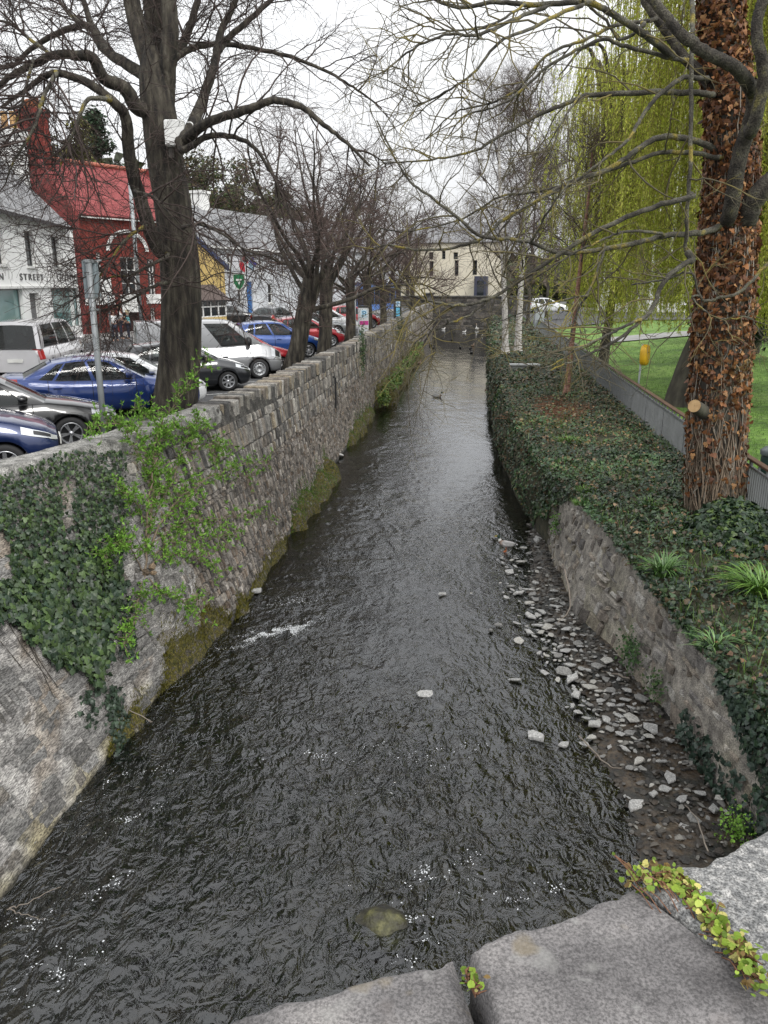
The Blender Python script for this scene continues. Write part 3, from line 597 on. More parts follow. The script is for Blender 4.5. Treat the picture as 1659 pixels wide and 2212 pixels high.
coping_stone('coping_stone', B0, [pw(1072, 2212)[:2] + (pw(1072, 2212)[:2] - pw(1012, 2040)[:2]) * 2.2, pw(1800, 2260)[:2], pw(1720, 2190)[:2], pw(1640, 2110)[:2]][:2] + [pw(1660, 2150)[:2]], LIME, seed=2)
C0 = P2((1385, 1915), (1440, 1898), (1500, 1880), (1555, 1850), (1659, 1786), (1900, 1660))
coping_stone('granite_coping', C0, [pw(1672, 2150)[:2], pw(1900, 2300)[:2], pw(2400, 2300)[:2]], GRAN, seed=9, rough=2, dz=.004)
g = MB(); ax = unit(np.array([.55, .31])); nn = np.array([-ax[1], ax[0]])
cbody = np.array([.05, .41]); q = [cbody - ax * 1.6 - nn * .18, cbody + ax * 2.2 - nn * .18, cbody + ax * 2.2 + nn * .15, cbody - ax * 1.6 + nn * .15]
V = np.array([[*p, z] for z in (-.6, pz - .125) for p in q]); g.add(V, np.array([[0, 1, 5, 4], [1, 2, 6, 5], [2, 3, 7, 6], [3, 0, 4, 7], [4, 5, 6, 7]]), 0, None, False); fixp(g.build('parapet_wall', [MORTAR], par))
# ================================================================ BUILDINGS
class Fr:
    """local frame of a facade: origin O (xy), direction u (horizontal), v up, n outwards (to the viewer's side)"""
    def __init__(s, a, b, z=GZ):
        s.O = np.array([a[0], a[1], z]); d = np.array([b[0] - a[0], b[1] - a[1], 0.]); s.L = np.linalg.norm(d); s.u = d / s.L; s.n = np.array([s.u[1], -s.u[0], 0.])
    def p(s, u, v, n=0): return s.O + s.u * u + np.array([0, 0, v]) + s.n * n
    def box(s, mb, u0, u1, v0, v1, n0, n1, mat=0, col=None):
        V = np.array([s.p(u, v, n) for u in (u0, u1) for v in (v0, v1) for n in (n0, n1)])
        mb.add(V, np.array([[0, 1, 3, 2], [4, 6, 7, 5], [0, 4, 5, 1], [2, 3, 7, 6], [0, 2, 6, 4], [1, 5, 7, 3]]), mat, col, False)
GLASSB = glass('window_glass', (.3, .33, .33), .25, .03, (.03, .035, .04))
GLASSG = glass('green_shop_glass', (.35, .5, .48), .2, .08, (.16, .3, .29))
INT = plain('dark_room', (.05, .05, .05), .9); CURT = mat('lace_curtain', [(.4, .4, .39), (.65, .65, .63)], 6, .9)
def wall(fr, root, name, m, u0, u1, v0, v1, holes, dep=.16, gable=None):
    g = MB(); us = [u0, u1] + [h[i] for h in holes for i in (0, 1)]; vs = [v0, v1] + [h[i] for h in holes for i in (2, 3)]
    for a, b, c, d in facade_cells(us, vs, holes): g.poly([fr.p(a, c), fr.p(b, c), fr.p(b, d), fr.p(a, d)])
    for h in holes:
        a, b, c, d = h[:4]
        for (x, y), (z, w) in (((a, c), (a, d)), ((b, d), (b, c)), ((a, d), (b, d)), ((b, c), (a, c))): g.poly([fr.p(x, y), fr.p(z, w), fr.p(z, w, -dep), fr.p(x, y, -dep)])
    if gable: g.poly([fr.p(u0, v1), fr.p(u1, v1), fr.p(gable[0], gable[1])])
    return g.build(name, [m], root)
def window(fr, root, h, fm, bars=(1, 1), dep=.15, fw=.06, gl=None, sill=None, lining=None):
    a, b, c, d = h[:4]; g = MB()
    fr.box(g, a, a + fw, c, d, -dep - .05, -dep + .02); fr.box(g, b - fw, b, c, d, -dep - .05, -dep + .02); fr.box(g, a + fw, b - fw, c, c + fw, -dep - .05, -dep + .018); fr.box(g, a + fw, b - fw, d - fw, d, -dep - .05, -dep + .018)
    for i in range(1, bars[0]): x = lerp(a, b, i / bars[0]); fr.box(g, x - fw * .35, x + fw * .35, c + fw, d - fw, -dep - .04, -dep + .012)
    for i in range(1, bars[1]): y = lerp(c, d, i / bars[1]); fr.box(g, a + fw, b - fw, y - fw * .35, y + fw * .35, -dep - .04, -dep + .009)
    w = g.build('window', [fm], root); g = MB(); g.poly([fr.p(a, c, -dep - .02), fr.p(b, c, -dep - .02), fr.p(b, d, -dep - .02), fr.p(a, d, -dep - .02)]); g.build('pane', [gl or GLASSB], w)
    g = MB(); g.poly([fr.p(a - .3, c - .2, -dep - .35), fr.p(b + .3, c - .2, -dep - .35), fr.p(b + .3, d + .2, -dep - .35), fr.p(a - .3, d + .2, -dep - .35)]); g.build('cover', [lining or INT], w)  # flat cover behind the pane; default dark colour stands in for an unlit room
    if sill: g = MB(); fr.box(g, a - .12, b + .12, c - .1, c, -.02, .09); g.build('sill', [sill], w)
    return w
def slope(root, name, pts, m, th=.12):
    """roof slab through 4 points (eave a, eave b, ridge b, ridge a), thickened"""
    P = np.array(pts, float); nrm = unit(np.cross(P[1] - P[0], P[3] - P[0])); Q = P - nrm * th; V = np.vstack([P, Q]); g = MB()
    g.add(V, np.array([[0, 1, 2, 3], [7, 6, 5, 4], [0, 4, 5, 1], [1, 5, 6, 2], [2, 6, 7, 3], [3, 7, 4, 0]]), 0, None, False); return g.build(name, [m], root)
RENDERW = mat('white_render', [(.76, .76, .745), (.85, .85, .835)], .8, .85, .2, 40)
def letters(txt, fr, u0, u1, v, size, m, root, n=.02):
    from mathutils import Matrix
    o = text_mesh('lettering', txt, size, .015, m, root, 'LEFT', 1.25); xs = [q.co.x for q in o.data.vertices]; k = (u1 - u0) / (max(xs) - min(xs)); p = fr.p(u0 - min(xs) * k, v, n)
    o.data.transform(Matrix(((fr.u[0] * k, 0, fr.n[0], 0), (fr.u[1] * k, 0, fr.n[1], 0), (0, 1, 0, 0), (0, 0, 0, 1)))); o.location = p; return o

# ---- white clinic
ca, cb = (-18.3, 26.0), (-22.7, 44.9)
fr = Fr(ca, cb); L = fr.L
def fu(x, y, f=None):                                   # picture point on the facade plane -> (u, v)
    f = f or fr; d = ray(x, y); den = d @ f.n; t = ((f.O - CAM) @ f.n) / den; q = CAM + d * t; return (q - f.O) @ f.u, q[2] - f.O[2]
bt = empty('clinic_building', 'white rendered clinic with grey slate roof, green shopfront glass and name in dark letters', 'building')
wins = [(fu(-12, 560)[0], fu(12, 560)[0]), (fu(58, 560)[0], fu(77, 560)[0]), (fu(115, 560)[0], fu(131, 560)[0])]
vt, vb = fu(66, 500)[1], fu(66, 575)[1]
shop = [(fu(-40, 650)[0], fu(50, 650)[0]), (fu(113, 650)[0], fu(172, 650)[0])]; dr_ = (fu(66, 660)[0], fu(87, 660)[0])
sv0, sv1 = .75, fu(140, 622)[1]
holes = [(a, b, vb, vt) for a, b in wins] + [(a, b, sv0, sv1) for a, b in shop] + [(dr_[0], dr_[1], .05, fu(76, 633)[1])]
eave = fu(90, 478)[1]
wall(fr, bt, 'front_wall', RENDERW, -6, L, 0, eave, holes, .22)
dkf = plain('dark_grey_frame', (.06, .065, .065), .5); sil = plain('pale_sill', (.66, .66, .64), .7)
for a, b in wins: window(fr, bt, (a, b, vb, vt), dkf, (2, 2), .2, .07, None, sil)
for a, b in shop: window(fr, bt, (a, b, sv0, sv1), plain('shop_frame', (.2, .22, .22), .4, .5), (1, 1), .18, .05, GLASSG, None, mat('teal_blind', [(.2, .36, .35), (.42, .6, .57)], 9, .6, stretch=(6, 6, .05)))
g = MB(); h = holes[-1]; fr.box(g, h[0], h[1], .05, h[3], -.3, -.22); d_ = g.build('door', [plain('grey_door', (.1, .1, .1), .5)], bt); g = MB(); fr.box(g, h[1] - .2, h[1] - .1, 1.0, 1.2, -.22, -.16); g.build('handle', [CHROME], d_)
g = MB(); fr.box(g, -6, L, fu(90, 622)[1], fu(90, 622)[1] + .1, 0, .12); g.build('fascia_ledge', [sil], bt)
dk = plain('letter_grey', (.09, .09, .09), .5)
for txt, x0, x1, y in (("N", -2, 7, 604), ("STREET", 43, 94, 605), ("CLINIC", 123, 167, 606)):
    u0, v0 = fu(x0, y); u1, _ = fu(x1, y); hgt = (fu(x0, y - 15)[1] - v0); letters(txt, fr, u0, u1, v0, hgt * 1.4, dk, bt)
bk = 7.0
e0, e1 = fr.p(-6, eave - .05, .35), fr.p(L + .15, eave - .05, .35); r0, r1 = fr.p(-6, eave + 3.9, -bk / 2), fr.p(L + .15, eave + 3.9, -bk / 2)
slope(bt, 'roof', [e0, e1, r1, r0], SLATE); slope(bt, 'roof', [fr.p(L + .15, eave, -bk), fr.p(-6, eave, -bk), r0, r1], SLATE)
g = MB(); g.poly([fr.p(L, 0), fr.p(L, 0, -bk), fr.p(L, eave, -bk), fr.p(L, eave + 3.75, -bk / 2), fr.p(L, eave)]); g.build('gable_wall', [RENDERW], bt)
g = MB(); fr.box(g, -6, L + .1, eave - .16, eave - .03, .3, .42); g.build('gutter', [DARK], bt)

# ---- red painted public house
RB_ = mat('red_brick', [(.12, .026, .021), (.175, .038, .031), (.22, .06, .05)], 6, .85, .4, 30, spec=.2, grain=(14, .7, 1.3))
n_, l_ = RB_.node_tree.nodes, RB_.node_tree.links
RR = mat('red_painted_slate', [(.18, .042, .043), (.24, .062, .062), (.29, .085, .083)], 2, .75, .8, 12, spec=.15, stretch=(1, 1, 4), grain=(9, .7, 1.3))
WT = plain('white_trim', (.75, .75, .73), .6)
ra = atz(187, 726, GZ)[:2]; rb = ra + np.array([sin(R_(30)), cos(R_(30))]) * 8.2
fr = Fr(ra, rb); bt = empty('public_house', 'red painted brick house with red slate roof, tall gable chimney and white window trim', 'building')
eave = fu(180, 462)[1]
ww = [(fu(259, 560)[0], fu(293, 560)[0], fu(276, 640)[1], fu(276, 555)[1])]
h2 = [(fu(212, 600)[0], fu(222, 600)[0], fu(216, 600)[1], fu(216, 545)[1]), ww[0], (fu(318, 580)[0], fu(334, 580)[0], fu(326, 645)[1], fu(326, 560)[1])]
dn = (fu(264, 680)[0], fu(303, 680)[0], .05, fu(280, 662)[1]); gw = (fu(326, 690)[0], fu(337, 690)[0], fu(330, 715)[1], fu(330, 665)[1])
h2 = [h for h in h2 if h[1] < fr.L] ; hs = h2 + [dn] + ([gw] if gw[1] < fr.L else [])
wall(fr, bt, 'front_wall', RB_, 0, fr.L, 0, eave, hs, .2)
for h in h2: window(fr, bt, h, WT, (2, 3), .16, .08, None, WT, CURT)
if gw[1] < fr.L: window(fr, bt, gw, WT, (2, 3), .16, .07, None, WT, CURT)
g = MB(); fr.box(g, dn[0], dn[1], .05, dn[3], -.5, -.3); g.build('door', [plain('dark_door', (.03, .012, .01), .4)], bt)
g = MB()
for h in h2[:2]: fr.box(g, h[0] - .2, h[1] + .2, h[2] - 1.0, h[2] - .12, .0, .06)
for u in (0, fr.L - .4): fr.box(g, u, u + .4, 0, eave, 0, .08, 1)
for u in (dn[0] - .5, dn[1] + .1): fr.box(g, u, u + .4, 0, dn[3] + .9, .0, .12, 1)
# arch over the middle bay
um = (ww[0][0] + ww[0][1]) / 2; va = ww[0][3] + .35; a = np.linspace(0, pi, 16)
for r0_, r1_, m_ in ((1.35, 1.62, 0),):
    inn = [fr.p(um + cos(t) * r0_, va + sin(t) * r0_ * .8, .1) for t in a]; o2 = [fr.p(um + cos(t) * r1_, va + sin(t) * r1_ * .8, .1) for t in a]; g.grid(np.array([inn, o2]), m_, sm=False)
fr.box(g, 0, fr.L, eave - .22, eave - .02, 0, .3)
fr.box(g, 0, fr.L, dn[3] + .15, dn[3] + .75, .0, .09, 0)
g.build('trim', [WT, RB_], bt)
bk = 7; rg = 3.3
e0, e1 = fr.p(-.2, eave - .05, .4), fr.p(fr.L + .2, eave - .05, .4); r0, r1 = fr.p(-.2, eave + rg, -bk / 2), fr.p(fr.L + .2, eave + rg, -bk / 2)
slope(bt, 'roof', [e0, e1, r1, r0], RR); slope(bt, 'roof', [fr.p(fr.L + .2, eave, -bk), fr.p(-.2, eave, -bk), r0, r1], RR)
for u, nm in ((-.3, 0), (fr.L, 1)):
    g = MB()
    V = [fr.p(u, 0, .1), fr.p(u, 0, -bk), fr.p(u, eave, -bk), fr.p(u, eave + rg + .25, -bk / 2 - .4), fr.p(u, eave + rg + .25, -bk / 2 + .4), fr.p(u, eave + .1, .4)]
    V2 = [v + fr.u * .32 for v in V]; k = len(V); g.add(np.array(V + V2), [np.array([list(range(k))]), np.array([list(range(2 * k - 1, k - 1, -1))]), np.array([[i, (i + 1) % k, k + (i + 1) % k, k + i] for i in range(k)])], 0, None, False)
    g.build('gable_wall', [mat('red_painted_brick', [(.2, .035, .033), (.27, .055, .05)], 3, .75, .6, 16, stretch=(1, 1, 5))], bt)
g = MB(); cz = eave + rg - .6
fr.box(g, -.36, .75, cz, cz + 2.9, -bk / 2 - .95, -bk / 2 + .7); fr.box(g, -.46, .85, cz + 2.9, cz + 3.15, -bk / 2 - 1.05, -bk / 2 + .8); fr.box(g, -.4, .79, cz + 3.15, cz + 3.35, -bk / 2 - .98, -bk / 2 + .73)
ch = g.build('chimney', [RB_], bt); g = MB()
for k in range(4): g.lathe([(.14, 0), (.12, .5), (.15, .52), (.15, .6), (.1, .6)], fr.p(.2, cz + 3.35, -bk / 2 - .75 + k * .42), 10)
g.build('chimney_pot', [plain('terracotta', (.35, .14, .07), .8)], ch)
g = MB(); g.tube([fr.p(-.2, eave + rg + .1, -bk / 2), fr.p(fr.L + .2, eave + rg + .1, -bk / 2)], .14, 8); g.build('ridge_tiles', [plain('ridge_red', (.36, .12, .08), .8)], bt)

# ---- white house farther left behind the clinic
bt = empty('white_house', 'white house with banded chimney standing behind the clinic roof', 'building'); fr = Fr((-33, 40), (-36, 54))
wall(fr, bt, 'front_wall', RENDERW, -8, 14, 0, 9.6, [], .1)
slope(bt, 'roof', [fr.p(-8, 9.5, .3), fr.p(14, 9.5, .3), fr.p(14, 12.0, -4), fr.p(-8, 12.0, -4)], SLATE)
g = MB(); p = aty(24, 380, 46); g.box((p[0], 46, p[2] + .3), (1.7, 1.0, 3.6)); g.box((p[0], 46, p[2] + 2.2), (1.95, 1.2, .3)); c_ = g.build('chimney', [RENDERW], bt); g = MB()
for k in range(3): g.lathe([(.2, 0), (.17, .9), (.2, .95), (.1, .95)], (p[0] - .5 + k * .5, 46, p[2] + 2.35), 10)
g.build('chimney_pot', [plain('buff_pot', (.5, .3, .13), .8)], c_)

# ---- yellow house, gable towards us, bay window
YEL = mat('yellow_render', [(.5, .36, .13), (.6, .44, .17)], 1, .85, .2, 40)
fr = Fr(atz(318, 716, GZ)[:2], atz(491, 703, GZ)[:2]); bt = empty('yellow_house', 'yellow rendered house with blue bargeboards and white bay window', 'building')
ev = fu(489, 578)[1]; pk = fu(398, 498); L = fr.L
wall(fr, bt, 'gable_wall', YEL, 0, L, 0, ev, [], .1, (L / 2, pk[1]))
BLU = plain('navy_paint', (.035, .05, .12), .5)
for s in (0, 1):
    a = fr.p(0 if s == 0 else L, ev, .1); t = fr.p(L / 2, pk[1] + .05, .1); d = unit(t - a); a = a - d * .5; g = MB(); up = np.array([0, 0, .38]); q = [a, t, t + up, a + up]; V = np.array(q + [p - fr.n * .12 for p in q])
    g.add(V, np.array([[0, 1, 2, 3], [7, 6, 5, 4], [3, 2, 6, 7], [0, 4, 5, 1], [0, 3, 7, 4], [1, 5, 6, 2]]), 0, None, False); g.build('bargeboard', [BLU], bt)
slope(bt, 'roof', [fr.p(L + .4, ev - .05, .05), fr.p(L + .4, ev - .05, -9), fr.p(L / 2, pk[1] + .4, -9), fr.p(L / 2, pk[1] + .4, .05)], SLATE)
slope(bt, 'roof', [fr.p(-.4, ev - .05, -9), fr.p(-.4, ev - .05, .05), fr.p(L / 2, pk[1] + .4, .05), fr.p(L / 2, pk[1] + .4, -9)], SLATE)
g = MB(); g.poly([fr.p(L, 0), fr.p(L, 0, -9), fr.p(L, ev, -9), fr.p(L, ev)]); g.build('side_wall', [YEL], bt)
b0, b1 = fu(400, 660)[0], fu(467, 660)[0]; v0, v1 = .75, fu(440, 648)[1]
g = MB(); fr.box(g, b0, b1, 0, v0, .01, .9); g.build('bay_base', [YEL], bt)
g = MB()
for k in range(5): u = lerp(b0, b1, k / 4); fr.box(g, u - .05, u + .05, v0, v1, .8, .9)
for v in (v0 + .04, lerp(v0, v1, .62), v1 - .05): fr.box(g, b0, b1, v - .05, v + .05, .79, .89)
fr.box(g, b1 - .09, b1, v0, v1, .02, .1)
bw = g.build('bay_window', [WHITE], bt); g = MB(); fr.box(g, b0 + .02, b1 - .02, v0, v1, .1, .84); g.build('pane', [GLASSB], bw)
q = [fr.p(b0 - .35, v1, 1.15), fr.p(b1 + .35, v1, 1.15), fr.p(b1 - .2, v1 + 1.1, .02), fr.p(b0 + .2, v1 + 1.1, .02)]
g = MB(); g.add(np.array(q + [fr.p(b0 - .35, v1, .02), fr.p(b1 + .35, v1, .02)]), [np.array([[0, 1, 2, 3], [0, 4, 5, 1]]), np.array([[1, 5, 2], [0, 3, 4]])], 0, None, False); g.build('bay_roof', [mat('brown_tile', [(.07, .05, .045), (.13, .1, .09)], 6, .8, .6, 20)], bt)
g = MB(); fr.box(g, b0 - .38, b1 + .38, v1 - .12, v1 - .01, .1, 1.2); g.build('gutter', [DARK], bt)

# ---- long pale house behind the trees
GRW = mat('pale_grey_render', [(.55, .57, .6), (.66, .68, .7)], .7, .85, .2, 30)
la = atz(440, 705, GZ)[:2] + np.array([0, 1.0]); dirn = np.array([sin(R_(16)), cos(R_(16))]); fr = Fr(la, la + dirn * 26)
bt = empty('terraced_house', 'long pale grey house with slate roof, white chimney and a blue door', 'building')
eave = fu(500, 533)[1]; hs = []
for x0, x1, y0, y1 in ((423, 432, 548, 590), (444, 453, 590, 545), (492, 501, 588, 546), (560, 568, 590, 550), (608, 616, 592, 555), (455, 468, 655, 605), (515, 524, 655, 610), (580, 590, 655, 612)):
    a, b = fu(x0, y0)[0], fu(x1, y0)[0]; c, d = sorted((fu(x0, y0)[1], fu(x0, y1)[1]))
    if a > 0.2: hs.append((a, b, c, d))
dd = (fu(534, 640)[0], fu(546, 640)[0], .05, fu(540, 608)[1])
wall(fr, bt, 'front_wall', GRW, -3, 26, 0, eave, hs + [dd], .15)
for h in hs: window(fr, bt, h, WHITE, (1, 2), .14, .09, None, sil)
g = MB(); fr.box(g, dd[0], dd[1], .05, dd[3], -.2, -.12); g.build('door', [plain('blue_door', (.03, .13, .35), .5)], bt)
slope(bt, 'roof', [fr.p(-3.5, eave - .05, .35), fr.p(26, eave - .05, .35), fr.p(26, eave + 3.3, -4), fr.p(-3.5, eave + 3.3, -4)], SLATE)
g = MB(); fr.box(g, -3.5, 26, eave - .2, eave - .04, .3, .42); g.build('gutter', [WHITE], bt)
u = fu(495, 470)[0] + 2.2; g = MB(); fr.box(g, u - .6, u + .6, eave + 2.2, eave + 4.3, -4.6, -3.6); fr.box(g, u - .7, u + .7, eave + 4.3, eave + 4.5, -4.7, -3.5); g.build('chimney', [RENDERW], bt)
# hanging pub sign (shield) and flags on the front
SH = empty('hanging_sign', 'green shield-shaped hanging sign on the pale grey house', 'sign', fr.p(fu(494, 606)[0], 0, 0)); u, v = fu(493, 607)
g = MB(); w = .42; out = [(-w, .5), (w, .5), (w, -.1), (w * .6, -.45), (0, -.65), (-w * .6, -.45), (-w, -.1)]
def plate(mb, c, U, N, pts, th, m=0):
    V = [c + U * a + np.array([0, 0, b]) for a, b in pts]; k = len(V); V2 = [q - N * th for q in V]
    mb.add(np.array(V + V2), [np.array([list(range(k))]), np.array([list(range(2 * k - 1, k - 1, -1))]), np.array([[i, k + i, k + (i + 1) % k, (i + 1) % k] for i in range(k)])], m, None, False)
uu = np.array([cos(PS), sin(PS), 0]); nn_ = np.array([sin(PS), -cos(PS), 0]); cpos = fr.p(u, v, 1.0)
plate(g, cpos, uu, nn_, [(a * 1.15, b * 1.15) for a, b in out], .05, 0); plate(g, cpos + nn_ * .02, uu, nn_, out, .04, 1); plate(g, cpos + nn_ * .03, uu, nn_, [(-.22, .15), (.22, .15), (.22, .02), (-.22, .02)], .02, 0); plate(g, cpos + nn_ * .03, uu, nn_, [(-.12, -.05), (.12, -.05), (.0, -.3)], .02, 0)
o = g.build('sign_board', [WHITE, plain('sign_green', (.01, .16, .06), .5)], SH); fixp(o)
g = MB(); g.tube([fr.p(u, v + .7, 0), fr.p(u, v + .7, 1.4)], .03, 6); fixp(g.build('bracket', [DARK], SH))
def flag(px, py, cols, label, h, out=.9):
    u, v = fu(px, py); p0 = fr.p(u, v - h * .5, .05); p1 = fr.p(u + .1, v + h * .75, out); t = empty('flag', label, 'flag', p0); g = MB(); g.tube([p0, p1], .025, 6); fixp(g.build('pole', [WHITE], t))
    g = MB(); d = unit(p1 - p0); k = 9; n2 = 7; q = []
    for i in range(k):
        s = i / (k - 1); top = p1 - d * .1 - d * s * h * .62
        q.append([top + np.array([0.06 * sin(j * 1.2 + i), 0.05 * cos(j + i * .7), 0]) + (fr.u * .5 + fr.n * .15) * (j / (n2 - 1)) * 1.0 - np.array([0, 0, .55 * (j / (n2 - 1))]) for j in range(n2)])
    q = np.array(q); n3 = len(cols)
    for i in range(n3): a, b = int(i * (k - 1) / n3), int((i + 1) * (k - 1) / n3); g.grid(q[a:b + 1], i)
    fixp(g.build('cloth', cols, t))
RD = plain('flag_red', (.5, .03, .05), .8); WH = plain('flag_white', (.75, .75, .75), .8); BL = plain('flag_blue', (.08, .07, .4), .8); LB = plain('flag_pale_blue', (.35, .55, .7), .8)
flag(504, 580, [RD, WH, RD, RD], 'red and white flag on the front of the pale grey house', 1.6); flag(524, 578, [BL, BL, LB, LB], 'blue and pale blue flag beside the red one', 1.3)

# ---- blue fronted shop beyond
a = fr.p(26.0, 0)[:2]; fr = Fr(a, a + np.array([sin(R_(13)), cos(R_(13))]) * 18); bt = empty('shop_building', 'shop with bright blue front beyond the pale grey house', 'building')
BF = plain('shop_blue', (.09, .2, .5), .5); hs = [(2 + k * 4, 3.4 + k * 4, 4.0, 5.6) for k in range(4)]; hs2 = [(1.0 + k * 5.6, 5.2 + k * 5.6, .7, 2.6) for k in range(3)]
wall(fr, bt, 'front_wall', GRW, 0, 18, 3.2, 6.4, hs, .15); wall(fr, bt, 'shop_front', BF, 0, 18, 0, 3.2, hs2, .2)
for h in hs: window(fr, bt, h, WHITE, (1, 2), .14, .09)
for h in hs2: window(fr, bt, h, BF, (2, 1), .18, .08)
slope(bt, 'roof', [fr.p(0, 6.35, .3), fr.p(18, 6.35, .3), fr.p(18, 9.2, -4), fr.p(0, 9.2, -4)], SLATE)

# ---- cream building across the end
CRM = mat('cream_render', [(.66, .6, .48), (.76, .7, .57)], .4, .85, .2, 20)
q0, q1 = aty(862, 640, 139)[:2], aty(1086, 640, 134)[:2]; fr = Fr(q0, q1, 3.5); bt = empty('cream_hall', 'cream building with tall narrow dark windows across the end of the canal', 'building'); eave = fu(960, 524)[1]; hs = []
for x0, x1, y0, y1 in ((882, 889, 562, 540), (926, 936, 560, 545), (979, 989, 560, 545), (954, 962, 560, 542), (927, 936, 595, 564), (981, 990, 596, 562), (887, 893, 612, 590), (1020, 1030, 594, 562)):
    a, b = fu(x0, y0)[0], fu(x1, y0)[0]; hs.append((a, b, fu(x0, y0)[1], fu(x0, y1)[1]))
wall(fr, bt, 'front_wall', CRM, 0, fr.L, -.5, eave, hs, .3)
for h in hs: window(fr, bt, h, dkf, (1, 3), .25, .12)
slope(bt, 'roof', [fr.p(-.5, eave, .4), fr.p(fr.L + .5, eave, .4), fr.p(fr.L + .5, eave + 3.4, -6), fr.p(-.5, eave + 3.4, -6)], SLATE)
g = MB(); a, b = fu(1017, 618)[0], fu(1058, 618)[0]; fr.box(g, a + .9, b - .2, 0, 3.9, .3, 1.2); g.build('blue_shopfront', [plain('deep_blue_paint', (.05, .055, .09), .5)], bt)
g = MB(); fr.box(g, a + 1.4, a + 2.5, .3, 3.2, 1.19, 1.24); g.build('shop_window', [GLASSB], bt)
# pale buildings behind the park
fr = Fr((14, 96), (58, 84), 3.2); bt = empty('pavilion_building', 'pale building beyond the park, seen through the hanging willow', 'building'); hs = [(2 + k * 5.2, 3.6 + k * 5.2, 1.0, 3.2) for k in range(8)] + [(2 + k * 5.2, 3.6 + k * 5.2, 4.6, 6.4) for k in range(8)]
wall(fr, bt, 'front_wall', RENDERW, 0, fr.L, 0, 7.6, hs, .2)
for h in hs: window(fr, bt, h, dkf, (2, 2), .18, .1)
slope(bt, 'roof', [fr.p(-.4, 7.5, .4), fr.p(fr.L + .4, 7.5, .4), fr.p(fr.L + .4, 10.6, -5), fr.p(-.4, 10.6, -5)], SLATE)
